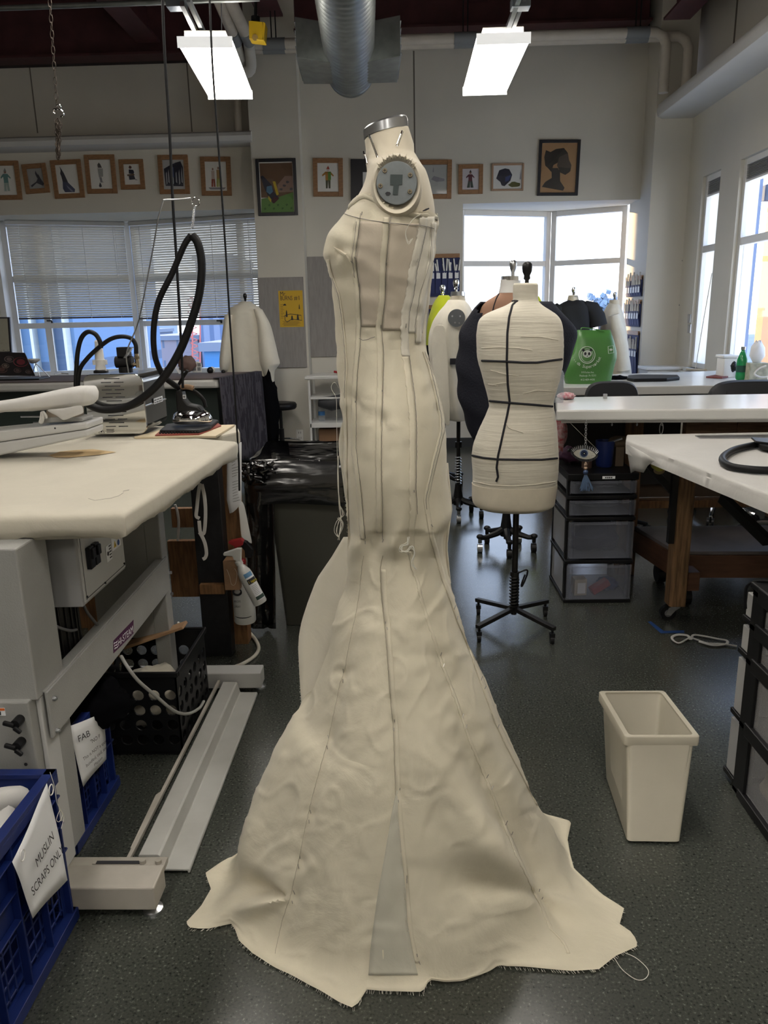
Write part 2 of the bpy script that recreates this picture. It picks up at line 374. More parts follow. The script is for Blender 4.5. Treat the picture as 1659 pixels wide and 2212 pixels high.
# ---- window segments: a frame in a vertical plane from p0 to p1
def seg_box(b, p0, p1, s0, s1, z0, z1, d=.05, off=0):
    dd = (p1-p0); L = dd.length; dd.normalize(); n = V((-dd.y, dd.x, 0))
    mx = Matrix((dd, n, V((0, 0, 1)))).transposed().to_4x4(); mx.translation = V((p0.x, p0.y, 0))
    b.box(s0, s1, off, off+d, z0, z1, mx)
PANE = glass('window_glass', (.96, .98, 1), .02)
def window(name, p0, p1, z0, z1, fw, vbars, hbars, awn=()):
    p0 = V((p0[0], p0[1], 0)); p1 = V((p1[0], p1[1], 0)); L = (p1-p0).length
    root = MB(); seg_box(root, p0, p1, 0, fw, z0, z1, .07); seg_box(root, p0, p1, L-fw, L, z0, z1, .07); seg_box(root, p0, p1, fw, L-fw, z0, z0+fw, .07); seg_box(root, p0, p1, fw, L-fw, z1-fw, z1, .07)
    o = struct(root, name, M['trim'], bev=.004)
    for s, w in vbars: q = MB(); seg_box(q, p0, p1, s-w/2, s+w/2, z0+fw, z1-fw, .06, .004); q.build('mullion', M['trim'], o, bev=.003)
    for z, w in hbars: q = MB(); seg_box(q, p0, p1, fw, L-fw, z-w/2, z+w/2, .064, .002); q.build('rail', M['trim'], o, bev=.003)
    vs = [fw]+[s for s, w in vbars]+[L-fw]; hs = [z0+fw]+[z for z, w in hbars]+[z1-fw]
    for a, c in zip(vs[:-1], vs[1:]):
        for e, f in zip(hs[:-1], hs[1:]):
            q = MB(); seg_box(q, p0, p1, a, c, e, f, .006, .03); q.build('pane', PANE, o)
    return o
# right bay
ap = (AY(1187, 600, 8.98).x, 8.98); rz = AY(1090, 570, 8.85).z
window('window_1', (OX0, 8.62), ap, SILL, HEAD, .055, [], [(rz, .055)])
window('window_2', ap, (OX1, 8.62), SILL, HEAD, .055, [], [(rz, .055)])
# left bay
apl = (AY(290, 600, 9.05).x, 9.05); lp = (AY(14, 600, 8.62).x, 8.62); rp = (PX0+.02, 8.58)
zr = AY(170, 702, 8.85).z; zr2 = AY(420, 706, 8.8).z
L1 = (V(lp)-V(apl)).length; L2 = (V(rp)-V(apl)).length
window('window_3', lp, apl, SILL, HEAD, .06, [(.36, .07)], [(zr, .06), (1.87, .06)])
window('window_4', apl, rp, SILL, HEAD, .06, [(L2*.80, .06)], [(zr, .06), (1.87, .06)])
b = MB(); b.box(lp[0]-.12, lp[0]+.005, WY+.3, 8.7, SILL, HEAD); struct(b, 'trim_8', M['trim'])
# windows in the right wall
for nm, (a, c) in (('window_5', SW), ('window_6', LW)):
    o = window(nm, (RX+.10, a), (RX+.10, c), SZ, HZ, .05, [((c-a)/2 if c-a > 1 else .2, .05)] if c-a > 1 else [], [(1.93, .06)])
# window stools / sills
b = MB(); b.box(RX-.04, RX+.2, LW[0]-.03, LW[1]+.03, SZ-.03, SZ); b.box(RX-.04, RX+.2, SW[0]-.03, SW[1]+.03, SZ-.03, SZ); struct(b, 'trim_9', M['trim'], bev=.004)
for nm, (a, c) in (('window_5', SW), ('window_6', LW)):
    t = thing('raised_blind', 'grey blind pulled up at the head of the %s right-wall window' % ('narrow' if c-a < 1 else 'wide'), 'window blind', (RX+.07, (a+c)/2, HZ-.17))
    q = MB(); q.box(RX+.04, RX+.09, a+.02, c-.02, HZ-.035, HZ); q.build('headrail', M['trim'], t)
    q = MB()
    for k in range(11): q.box(RX+.035, RX+.095, a+.025, c-.025, HZ-.045-k*.011, HZ-.041-k*.011)
    q.build('slat', mat('grey_blind_slat', (.30, .29, .28), .5), t, kind='stuff')
    q = MB(); q.box(RX+.035, RX+.095, a+.025, c-.025, HZ-.18, HZ-.165); q.build('bottom_rail', M['whitepl'], t)

# ---- ceiling steel
def ibeam(name, p0, p1, h, w, label):
    b = MB(); p0, p1 = V(p0), V(p1); z = V((0, 0, 1)); b.beam(p0, p1, w, .02); b.beam(p0+z*h, p1+z*h, w, .02); b.beam(p0+z*h/2, p1+z*h/2, .02, h)
    return b.build(name, M['maroon'], label=label, cat='beam')
ibeam('steel_beam', (LX, 8.12, TOPL+.01), (PX0, 8.12, TOPL+.01), .5, .22, 'long maroon steel beam on top of the upper wall left of the pillar')
ibeam('steel_beam', (PX1, 8.05, TOPR+.01), (2.34, 8.05, TOPR+.01), .5, .25, 'maroon steel beam above the back wall behind the big duct')
for (x0, y0, x1, y1), z, lb in (((270, 13, 352, 124), 3.95, 'diagonal-looking maroon joist left of the hanging cords'),
                          ((555, 2, 585, 34), 4.05, 'maroon joist end above the yellow box'),
                          ((1028, 2, 1018, 42), 4.2, 'narrow maroon joist right of the big duct'), ((1500, 2, 1462, 40), 3.75, 'maroon joist end in the top right corner beside the corner column')):
    a = AZ(x0, y0, z); c = AZ(x1, y1, z)
    ibeam('ceiling_joist', (a.x, -2, z) if 1 else a, (c.x, min(c.y, 8.0), z), .3, .22, lb)
# duct
D0, D1 = AY(745, 0, 5.0), AY(757, 160, 6.55); zc = (D0.z+D1.z)/2+.0; D0.z = D1.z = 3.24
dd = (D1-D0).normalized(); Ds = D0-dd*3.5
t = thing('air_duct', 'big round spiral-seamed galvanised air duct with side outlets under the ceiling', 'duct', (D1.x, D1.y, 3.06))
b = MB(); R_ = .176; N = 90; rings = []
ax = dd; sx = ax.cross(V((0, 0, 1))).normalized(); sz = V((0, 0, 1))
Ld = (D1-Ds).length
for i in range(N*4+1):
    s = Ld*i/(N*4); rr = R_+(.0065 if i % 5 == 0 else 0)
    rings.append([Ds+ax*(s+ (sx.dot(sx))*0)+ax*(.02*math.sin(2*PI*k/40))+(sx*math.cos(2*PI*k/40)+sz*math.sin(2*PI*k/40))*rr for k in range(40)])
b.loft(rings, True, True, False); b.build('duct_pipe', M['galv'], t, smooth=True, ang=60)
b = MB(); b.cyl(D1, D1+ax*.03, R_+.006, R_+.006, 40); b.build('end_cap', M['galv'], t, smooth=True)
for sg in (-1, 1):
    q0 = D1-ax*.62; b = MB()
    inn = [q0+sx*sg*.12+sz*z+ax*y for y, z in ((0, -.12), (.5, -.12), (.5, .13), (0, .13))]
    out = [q0+sx*sg*.36+sz*z+ax*y for y, z in ((-.06, -.10), (.56, -.10), (.56, .15), (-.06, .15))]
    b.loft([inn, out], True, True, True); b.build('side_outlet', M['galv'], t, bev=.003)
    b = MB(); c = q0+sx*sg*.362; 
    for k in range(5): b.beam(c+ax*-.05+sz*(-.08+.05*k), c+ax*.55+sz*(-.08+.05*k), .012, .004)
    b.build('grille_bar', M['sleeve'], t)
# light fixtures
LAMP = mat('lamp_diffuser', (1, .94, .85), .5, emit=17.0)
def fixture(p0, p1, label, rod=True, grp=None):
    c = (p0+p1)/2; t = thing('ceiling_light', label, 'ceiling light', c, group=grp)
    d = (p1-p0); L = d.length; d.normalize(); s = d.cross(V((0, 0, 1))).normalized()
    mx = Matrix((s, d, V((0, 0, 1)))).transposed().to_4x4(); mx.translation = p0
    hw = .148
    b = MB(); prof = [(-hw, .045), (-hw, .01), (-hw+.012, -.004), (hw-.012, -.004), (hw, .01), (hw, .045)]
    b.prism([mx @ V((x, .004, z)) for x, z in prof], d*(L-.008)); b.build('diffuser', LAMP, t, bev=.002)
    for y in (0, L-.006):
        b = MB(); b.prism([mx @ V((x, y, z)) for x, z in ((-hw-.004, .05), (-hw-.004, -.006), (hw+.004, -.006), (hw+.004, .05))], d*.006)
        b.build('end_plate', mat('pale_acrylic', (.9, .9, .88), .3, emit=.6), t)
    b = MB(); b.box(-.115, .115, .03, L-.03, .045, .09, mx); b.build('housing', M['whitepl'], t, bev=.004)
    return t
LZ0 = 2.87
Lf = [AZ(443, 100, LZ0), AZ(498, 213, LZ0), AZ(1088, 92, LZ0), AZ(1047, 204, LZ0)]
print('lamps', Lf)
LXA = (Lf[0].x+Lf[1].x)/2; LXB = (Lf[2].x+Lf[3].x)/2
fixture(Lf[0], Lf[1], 'lit rectangular ceiling light left of the duct, crossed by a hanging cord')
fixture(Lf[2], Lf[3], 'lit rectangular ceiling light right of the duct')
for x in (LXA, LXB):
    for y, wd_ in ((-2.4, 'farthest'), (0.0, 'second'), (2.4, 'nearest')):
        fixture(V((x, y, LZ0)), V((x, y+1.2, LZ0)), 'lit ceiling light of the %s row, %s towards the front of the room' % ('left' if x < 0 else 'right', wd_), grp='ceiling lights nearer the front of the room')
# outside
# ================================================================ GOWN ON ITS DRESS FORM
from mathutils import noise
DY = 1.72
M['form'] = cloth('form_linen', (.66, .60, .48), wr=.04, ws=14)
M['sheer'] = cloth('grey_sheer_muslin', (.55, .53, .44), wr=.08)
def fold_post(q):
    pp = proj(q); d = 0.0
    x, y = 628-pp[0], pp[1]-1940
    if x > 0:
        r = math.hypot(x, y); a = math.atan2(y, x); A = .030*math.exp(-((r-85)/70)**2); d += A*(math.exp(-((a-.28)/.28)**2)-1.1*math.exp(-((a+.30)/.26)**2))
    x, y = 1165-pp[0], pp[1]-1930
    if x > 0:
        r = math.hypot(x, y); a = math.atan2(y, x); A = .022*math.exp(-((r-120)/90)**2); d += A*(math.exp(-((a+.75)/.30)**2)-math.exp(-((a+.15)/.28)**2))
    x, y = pp[0]-1165, pp[1]-1930
    if x > 0 and y > -60: r = math.hypot(x, y); a = math.atan2(y, x); d += .016*math.exp(-((r-70)/60)**2)*(math.exp(-((a-.35)/.2)**2)-math.exp(-((a-.8)/.2)**2))
    if pp[1] > 1230:
        for s_, k_ in ((.016, 1.3), (.031, 6.1)):
            n_ = noise.noise(V((pp[0]*s_+pp[1]*s_*.35, pp[1]*s_*.8-pp[0]*s_*.2, k_))); d += max(0, .13-abs(n_))/.13*(.0024 if k_ < 3 else .0006)
    return d
def tabx(pts, y):
    if y <= pts[0][1]: return pts[0][0]
    for a, b in zip(pts[:-1], pts[1:]):
        if y <= b[1]: return a[0]+(b[0]-a[0])*(y-a[1])/max(1e-6, b[1]-a[1])
    return pts[-1][0]
S0 = [(742, 462), (722, 492), (708, 522), (706, 545), (713, 585), (722, 610), (732, 640), (738, 680), (744, 740), (747, 790), (745, 850), (747, 950), (746, 1000), (748, 1060), (750, 1120), (749, 1170)]
S1 = [(781, 440), (775, 490), (769, 530), (766, 555), (769, 575), (775, 620), (777, 660), (779, 700), (777, 750), (772, 800), (769, 867), (769, 971), (778, 1044), (786, 1136), (790, 1180), (782, 1226), (778, 1272), (771, 1320), (757, 1382), (745, 1448), (735, 1477), (710, 1597), (691, 1663), (669, 1745), (648, 1848), (627, 1939), (611, 1985), (592, 2071)]
S2 = [(842, 455), (833, 571), (831, 647), (824, 708), (828, 766), (827, 841), (825, 914), (824, 995), (826, 1087), (826, 1145), (828, 1197), (821, 1232), (824, 1290), (834, 1382), (842, 1498), (850, 1584), (854, 1712), (862, 1815), (873, 1919), (877, 2001), (889, 2063), (900, 2100)]
S3 = [(908, 465), (906, 488), (894, 545), (884, 586), (877, 640), (869, 671), (866, 708), (868, 757), (872, 783), (882, 856), (886, 914), (886, 986), (885, 1058), (888, 1110), (882, 1159), (885, 1197), (890, 1226), (901, 1255), (912, 1304), (935, 1374), (952, 1428), (985, 1514), (1010, 1589), (1045, 1671), (1084, 1770), (1125, 1865), (1170, 1960), (1191, 2009), (1216, 2034), (1232, 2069)]
S4 = [(909, 746), (927, 798), (941, 856), (950, 902), (951, 931), (935, 995), (927, 1029), (916, 1081), (921, 1113), (929, 1160), (941, 1203), (955, 1252), (973, 1298), (989, 1345), (1014, 1403), (1038, 1473), (1071, 1564), (1092, 1609), (1125, 1671), (1162, 1743)]
SIL = [  # y, xl, xr, half depth
 (405, 778, 936, .150), (430, 764, 941, .158), (455, 752, 946, .165), (480, 733, 946, .168), (500, 718, 944, .170), (520, 706, 942, .171), (540, 702, 940, .170), (560, 703, 937, .167), (580, 709, 934, .163),
 (605, 716, 931, .158), (650, 721, 927, .146), (700, 725, 921, .134), (750, 727, 921, .132), (800, 730, 934, .142), (850, 735, 950, .160), (900, 741, 960, .176), (950, 743, 964, .186), (1000, 743, 965, .190),
 (1050, 746, 968, .184), (1100, 749, 975, .174), (1135, 751, 969, .164), (1170, 750, 964, .152), (1200, 749, 964, .154), (1232, 751, 968, .164), (1270, 745, 976, .178), (1304, 730, 986, .194), (1340, 722, 998, .208),
 (1403, 708, 1017, .236), (1473, 680, 1053, .266), (1518, 661, 1071, .284), (1547, 634, 1082, .296), (1613, 604, 1109, .318), (1671, 583, 1133, .336), (1725, 561, 1155, .352), (1782, 537, 1186, .372), (1832, 519, 1222, .392)]
PINS_ = [(744, 1462), (710, 1604), (671, 1764), (649, 1862), (635, 1938), (835, 1352), (852, 1566), (863, 1718), (954, 1425), (1002, 1557), (1057, 1688), (1098, 1790), (1166, 1932), (790, 1172), (826, 845), (826, 912), (769, 868), (735, 545)]
def pinch(q, c, t, y):
    """folds: the cloth pulls in at the seams and billows between them, more so below the knee"""
    r = q-c; r.z = 0; L = r.length
    if L < 1e-5: return q
    u = r/L; front = math.sin(t) > -0.05
    d = 0.0
    if front:
        pp = proj(q)
        for k, s_ in enumerate((S1, S2, S3, S4)):
            if s_[0][1]-5 < pp[1] < s_[-1][1]+20:
                dx = pp[0]-tabx(s_, pp[1]); wpx = 14 if pp[1] < 1150 else 26
                amp = .0025 if pp[1] < 1150 else .0045+.000006*(pp[1]-1150)
                d -= amp*math.exp(-(dx/wpx)**2)
        # knee gather puckers
        kk = math.exp(-((pp[1]-1175)/42)**2)
        d += kk*.009*math.sin(pp[0]*.085+pp[1]*.02)
        if pp[1] > 1240: d += min(1, (pp[1]-1240)/350)*.010*noise.noise(V((pp[0]*.011, pp[1]*.0045, 3.1)))
        # bodice drag lines
        if pp[1] < 760: d += .0030*noise.noise(V(((pp[0]+pp[1]*.5)*.013, (pp[1]-pp[0]*.4)*.040, 7.7)))
        elif pp[1] < 1150: d += .0016*noise.noise(V((pp[0]*.02, pp[1]*.012, 1.7)))
        # bust apex
        bx, by = pp[0]-735, pp[1]-545; d += .006*math.exp(-(bx*bx/900+by*by/1300))
        # big soft folds near the hem
        if pp[1] > 1560:
            g = min(1, (pp[1]-1560)/220)
            d += g*.030*math.exp(-((pp[0]-(575-(pp[1]-1700)*.28))/30)**2)-g*.022*math.exp(-((pp[0]-(520-(pp[1]-1800)*.2))/20)**2)
            d += g*.030*math.exp(-((pp[0]-(985+(pp[1]-1700)*.62))/50)**2)-g*.022*math.exp(-((pp[0]-(1050+(pp[1]-1700)*.55))/36)**2)
        for x_, y_ in PINS_:
            if abs(pp[1]-y_) < 70 and abs(pp[0]-x_) < 90: ex_, ey_ = pp[0]-x_, pp[1]-y_; d += -.006*math.exp(-(ex_*ex_+ey_*ey_)/260)+.0035*math.exp(-((ey_-abs(ex_)*.25)**2)/90-ex_*ex_/1800)*(1 if abs(ex_) > 8 else 0)
        d += .0030*noise.noise(V((pp[0]*.035+pp[1]*.01, pp[1]*.03, 5.0)))
    else: d += .008*math.sin(t*9)*min(1, max(0, (y-1150)/400))
    return q+u*d
def proj(p):
    v = p-CAM; z = v.dot(FW); return (IMW/2+FPX*v.dot(RT)/z, IMH/2-FPX*v.dot(UP)/z)
NG = 300
gr = body(SIL, DY, n=NG, step=5, disp=pinch)
# hem on the floor: outline read clockwise, front half; far half an ellipse with the two trailing corners
hem_px = [(1232, 1848), (1240, 1880), (1300, 1935), (1348, 1966), (1337, 2007), (1352, 2009), (1368, 2022), (1379, 2046), (1331, 2067), (1294, 2096), (1232, 2100), (1150, 2094), (1088, 2090), (1051, 2077), (1005, 2104), (944, 2114), (921, 2131), (915, 2147), (820, 2143), (782, 2141), (779, 2166), (763, 2181), (730, 2166), (689, 2141), (627, 2108), (545, 2063), (516, 2034), (508, 2009), (495, 1991), (475, 1999), (454, 2008), (413, 2009), (401, 1997), (434, 1960), (456, 1923), (444, 1890), (480, 1866), (514, 1848)]
hem = [AZ(x, y, .004) for x, y in hem_px]
cen = V(((gr[-1][0].x+gr[-1][NG//2].x)/2, DY, 0))
back = [V((cen.x-.36, DY+.20, .004)), V((cen.x-.22, DY+.36, .004)), V((cen.x, DY+.42, .004)), V((cen.x+.2, DY+.36, .004)), AZ(1183, 1765, .004), AZ(1234, 1776, .004), AZ(1226, 1815, .004)]
loop_ = hem+back
def hit_loop(ang):
    d = V((math.cos(ang), math.sin(ang), 0)); best = 0
    for a, b in zip(loop_, loop_[1:]+loop_[:1]):
        e = b-a; det = d.x*(-e.y)+d.y*e.x
        if abs(det) < 1e-9: continue
        w_ = a-cen; t_ = (w_.x*(-e.y)+w_.y*e.x)/det; s_ = (d.x*w_.y-d.y*w_.x)/det
        if -1e-6 <= s_ <= 1+1e-6 and t_ > best: best = t_
    return best
last = gr[-1]; zl = sum(p.z for p in last)/NG
hr = []
for p in last:
    a = math.atan2(p.y-cen.y, p.x-cen.x); hr.append((a, max(hit_loop(a), (p-cen).xy.length+.004)))
for k in range(1, 15):
    f = k/14; ring = []
    for i, p in enumerate(last):
        a, R2 = hr[i]; r0 = V((p.x-cen.x, p.y-cen.y)).length; r_ = r0+(R2-r0)*f
        z = max(.0035, zl*(1-f)**1.7)+ (.004+.006*noise.noise(V((a*6, f*3, 2)))+.010*max(0, noise.noise(V((a*3.1, f*1.2, 8))))*f)
        ring.append(V((cen.x+math.cos(a)*r_, cen.y+math.sin(a)*r_, max(.003, z))))
    gr.append(ring)
k0 = max(i for i in range(len(gr)-14) if sum(p.z for p in gr[i])/NG > .085); nK = len(gr)-1
for i in range(NG):
    P0_, P2_ = gr[k0][i].copy(), gr[nK][i].copy(); P1_ = gr[nK-13][i].lerp(P0_, .05); P1_.z = .004; ripple = [gr[k][i].z for k in range(len(gr))]
    for k in range(k0+1, nK):
        f_ = (k-k0)/(nK-k0); q_ = P0_*(1-f_)**2+P1_*2*f_*(1-f_)+P2_*f_*f_; q_.z = max(.003, q_.z)+(.004*noise.noise(V((i*.07, f_*4, 2)))+.004 if f_ > .5 else 0)*(f_-.5)*2; gr[k][i] = q_
for k in range(len(gr)-1):
    for i in range(NG):
        q_ = gr[k][i]
        if q_.y < DY+.02 and q_.z < 1.0:
            u_ = V((q_.x-cen.x, q_.y-DY, 0)); u_.normalize(); u_.z = .55; gr[k][i] = q_+u_*fold_post(q_)*min(1, (len(gr)-1-k)/5); gr[k][i].z = max(.003, gr[k][i].z)
tg = thing('muslin_gown', 'large cream muslin mermaid gown with pinned seams and a train, on the nearest dress form', 'gown', (cen.x, DY, 0))
def top_y(px):
    t_ = [(700, 480), (735, 468), (752, 440), (775, 420), (786, 416), (811, 426), (852, 452), (872, 454), (903, 458), (918, 455), (945, 464), (980, 466)]
    for a, b in zip(t_[:-1], t_[1:]):
        if px <= b[0]: return a[1]+(b[1]-a[1])*max(0, px-a[0])/(b[0]-a[0])
    return 466
bm_ = MB(); R = bm_.loft(gr, True, False, False)
dead = []
for f in bm_.bm.faces:
    c_ = f.calc_center_median(); pp = proj(c_)
    if pp[1] < 480:
        ty = top_y(pp[0])+random.Random(int(pp[0]*3)).uniform(-1.5, 1.5)
        if c_.y > DY: ty = max(ty, 455)
        if pp[1] < ty: dead.append(f)
bmesh.ops.delete(bm_.bm, geom=dead, context='FACES')
bm_.bm.normal_update(); BV = BVHTree.FromBMesh(bm_.bm)
shell = bm_.build('gown_body', M['muslin'], tg, smooth=True, ang=80)
def onto(px, py, off=.001):
    d = ray(px, py).normalized(); h = BV.ray_cast(CAM, d)
    if h[0] is None: return None
    n = h[1]; n = -n if n.dot(d) > 0 else n
    return h[0]+n*off
def spanx(px, py, off, cx=850):
    for k in range(30):
        q = onto(px+(2*k if px < cx else -2*k), py, off)
        if q: return q
def patch(name, rows, m, off=.0012, nx=6, parent=tg, dy=7, frayL=0, frayR=0, **k):
    y0, y1 = rows[0][0], rows[-1][0]; n = max(1, int((y1-y0)/dy)); P = []
    for i in range(n+1):
        y = y0+(y1-y0)*i/n; xl, xr = lerp_tab(rows, y); xl += random.uniform(-frayL, frayL); xr += random.uniform(-frayR, frayR); r = []
        for j in range(nx+1): r.append(spanx(xl+(xr-xl)*j/nx, y, off))
        if all(r): P.append(r)
    if len(P) < 2: return None
    b = MB(); b.grid(P); return b.build(name, m, parent, smooth=True, ang=80, solid=.0006, **k)
def strip(s_, y0, y1, dl, dr, name, m, off, fl=0, fr=0):
    ys = sorted(set([y0, y1]+[p[1] for p in s_ if y0 < p[1] < y1]))
    return patch(name, [(y, tabx(s_, y)+dl, tabx(s_, y)+dr) for y in ys], m, off, 3, frayL=fl, frayR=fr, dy=4)
def line(s_, y0, y1, dx, name, m, r=.0006, off=.001, jit=.5, parent=tg, tab=None):
    pts = []; y = y0
    while y <= y1:
        q = spanx(tabx(s_, y)+dx+random.uniform(-jit, jit), y, off)
        if q: pts.append(q)
        y += 5
    if len(pts) > 1: b = MB(); b.tube(pts, r, 5); return b.build(name, m, parent)
random.seed(4)
# darker bodice overlays: shade on the upper bodice put into the cloth colour
patch('bodice_shade_panel', [(y, tabx(S1, y)+3, tabx(S2, y)-1) for y in (478, 520, 560, 600, 650, 690, 706)], M['bodice'], .0009, 8)
patch('bodice_shade_panel', [(y, tabx(S2, y)+2, tabx(S3, y)+1) for y in (482, 520, 560, 600, 650, 690, 714)], M['bodice'], .0009, 8)
# seam allowances, frayed
for s_, y0, y1, dl, dr in ((S1, 470, 1165, -9, 1), (S2, 470, 1150, -13, -1), (S0, 560, 1165, -3, 4)):
    strip(s_, y0, y1, dl, dr, 'seam_allowance', M['muslin'], .0016, .8, 0)
patch('lit_back_panel', [(y, tabx(S3, y)-1, xr_) for y, xr_ in ((468, 938), (520, 938), (580, 930), (640, 922), (700, 914), (720, 912))], M['muslinw'], .0008, 6)  # back strip and its upper allowances paler: window light put into the colour
strip(S3, 470, 770, -2, 15, 'seam_allowance', M['muslinw'], .0014, 1.6, 0); strip(S3, 770, 1190, -2, 12, 'seam_allowance', M['muslin'], .0011, 1.8, 0)
strip(S4, 760, 1740, -2, 9, 'seam_allowance', M['muslin'], .0010, 0, .6)
strip(S3, 1190, 2060, -3, 4, 'seam_allowance', M['muslin'], .0009, 1.6, .6)
strip([(936, 480), (930, 560), (915, 630), (905, 690), (903, 740)], 480, 740, -6, 5, 'seam_allowance', M['muslinw'], .0018, .6, .6)
# pencil stitching lines
for s_, y0, y1, dx in ((S1, 462, 1165, 2), (S2, 470, 1165, 1), (S3, 490, 720, 15), (S3, 770, 1110, 13), (S0, 600, 860, 1), (S4, 760, 1100, 2), (S2, 1200, 2100, 0), (S1, 1200, 2060, 0), (S4, 1110, 1740, -1), ([(933, 490), (928, 569), (908, 632), (897, 700)], 490, 740, -2), (S1, 480, 600, -5)):
    line(s_, y0, y1, dx, 'pencil_line' if y1 < 1180 else 'seam_line', M['pen'] if y1 < 1180 else mat('seam_shadow', (.46, .41, .31), .8), .00045 if y1 < 1180 else .0006, off=.0022 if y1 < 1180 else .0012)
pts = [spanx(x, y, .003) for x, y in ((742, 463), (758, 468), (775, 473), (800, 477), (830, 481), (860, 484), (885, 486), (905, 486), (920, 489), (935, 493))]
b = MB(); b.tube([p for p in pts if p], .0006, 5); b.build('pencil_line', M['pen'], tg)
pts = [spanx(x, y, .004) for x, y in ((778, 731), (786, 736), (794, 734), (803, 729), (810, 727))]
b = MB(); b.tube([p for p in pts if p], .0006, 5); b.build('loose_thread', M['pen'], tg)
# bust dart
pts = [spanx(x, y, .0015) for x, y in ((722, 534), (735, 542), (748, 551), (760, 570))]
b = MB(); b.tube([p for p in pts if p], [.001, .003, .0035, .001], 6, updir=(0, -1, 0)); b.build('dart', M['muslin'], tg, smooth=True)
# turned-down raw top edge
tp = [(752, 442), (764, 430), (775, 421), (786, 417), (798, 421), (811, 427), (830, 439), (852, 453), (872, 456), (890, 457), (903, 459), (920, 458), (944, 466)]
rows = []
for x, y in tp:
    a = spanx(x, y+3, .002); c = spanx(x, y+12, .0012)
    if a and c: rows.append([a+V((0, .002, .0015+.001*math.sin(x*.3))), a, c])
b = MB(); b.grid(rows); b.build('raw_top_edge', M['muslin'], tg, smooth=True, solid=.0006)
# grey sheer insert near the hem
patch('sheer_insert', [(1708, 856, 858), (1760, 845, 860), (1840, 832, 867), (1920, 818, 876), (1990, 808, 880), (2050, 800, 890), (2106, 796, 903)], M['sheer'], .0014, 8)
# overlapping front flap edge and the flat turned pieces at the hem
patch('front_overlap', [(1230, tabx(S2, 1230)+1, tabx(S2, 1230)+12)]+[(y, tabx(S2, y)+1, tabx(S2, y)+12) for y in range(1300, 2100, 60)], M['muslin'], .0009, 2)
# far layers showing past the near silhouette
def sheet(name, rows, Y, m, bulge=.03, th=.0012, parent=tg, nx=6, **k):
    y0, y1 = rows[0][0], rows[-1][0]; n = max(3, int((y1-y0)/14)); P = []
    for i in range(n+1):
        y = y0+(y1-y0)*i/n; xl, xr = lerp_tab(rows, y)
        P.append([AY(xl+(xr-xl)*j/nx, y, Y+bulge*(j/nx)**2+.006*noise.noise(V((j*.5, i*.3, Y)))) for j in range(nx+1)])
    b = MB(); b.grid(P); return b.build(name, m, parent, smooth=True, solid=th, ang=80, **k)
sheet('far_panel', [(1160, 742, 775), (1202, 717, 775), (1250, 684, 775), (1300, 665, 765), (1340, 652, 755), (1370, 646, 745), (1400, 644, 735), (1440, 646, 720), (1480, 648, 700), (1515, 651, 690), (1545, 650, 670)], DY+.10, M['muslinw'], -.03)
sheet('far_panel', [(898, 744, 770), (925, 736, 770), (950, 731, 770), (980, 732, 770), (1010, 737, 772), (1050, 742, 772), (1080, 746, 772)], DY+.06, M['muslinw'], .02)
sheet('far_panel', [(1000, 940, 968), (1060, 945, 973), (1100, 948, 977), (1140, 948, 971), (1180, 945, 966), (1260, 950, 974)], DY+.05, M['muslinw'], -.02)
# frayed threads along raw edges
b = MB(); rr = random.Random(9)
for s_, dx, y0, y1, Y in (([(743, 1020), (747, 1060), (750, 1120), (752, 1150)], 0, 1000, 1160, None), ([(652, 1340), (645, 1400), (648, 1480), (651, 1530)], 1, 1345, 1525, DY+.1)):
    for k in range(60):
        y = rr.uniform(y0, y1); x = tabx(s_, y)+dx; p = AY(x, y, Y or DY-.02); b.tube([p, p+V((-rr.uniform(.001, .004), rr.uniform(-.002, .002), rr.uniform(-.003, .003)))], .0003, 4)
for k, (x, y) in enumerate(hem_px):
    x1, y1 = hem_px[(k+1) % len(hem_px)]; L = math.hypot(x1-x, y1-y)
    for j in range(int(L/5)):
        f = rr.random(); p = AZ(x+(x1-x)*f, y+(y1-y)*f, .007); o = (p-cen); o.z = 0; o.normalize()
        b.tube([p-o*.004, p+o*rr.uniform(.0005, .003)+V((rr.uniform(-.002, .002), 0, -.003))], .00035, 4)
b.build('frayed_edge', M['thread'], tg, kind='stuff')
# tangled threads at the left of the knee, and at the back seam
def tangle(pts, Y, name, n=3, r=.0006, amp=4):
    b = MB(); rr = random.Random(3)
    for k in range(n): b.tube(smooth_path([AY(x+rr.uniform(-amp, amp), y+rr.uniform(-amp, amp)*.5, Y+rr.uniform(-.004, .004)) for x, y in pts], 5), r, 5)
    return b.build(name, M['thread'], tg)
tangle([(730, 985), (731, 1040), (734, 1090), (737, 1120), (733, 1150), (731, 1166)], DY-.05, 'hanging_thread', 3, .0006, 2)
tangle([(737, 1095), (740, 1110), (731, 1125), (724, 1145), (728, 1160), (736, 1150), (739, 1130), (732, 1118)], DY-.05, 'thread_tangle', 3, .0006, 4)
tangle([(729, 985), (727, 900), (727, 860), (716, 838), (722, 826), (735, 842)], DY-.06, 'hanging_thread', 1, .0005, 1)
tangle([(882, 1160), (878, 1175), (868, 1180), (866, 1190), (878, 1190), (888, 1180), (896, 1195), (892, 1215), (898, 1230)], DY-.19, 'thread_tangle', 4, .0006, 4)
tangle([(912, 462), (890, 475), (880, 500), (884, 525), (889, 515)], DY-.19, 'hanging_thread', 2, .0005, 4)
b = MB(); b.tube(smooth_path([AZ(x, y, .003) for x, y in ((1325, 2066), (1345, 2095), (1375, 2116), (1395, 2113), (1400, 2095), (1375, 2070), (1345, 2056))], 6), .0008, 5); b.build('hanging_thread', M['thread'], tg)
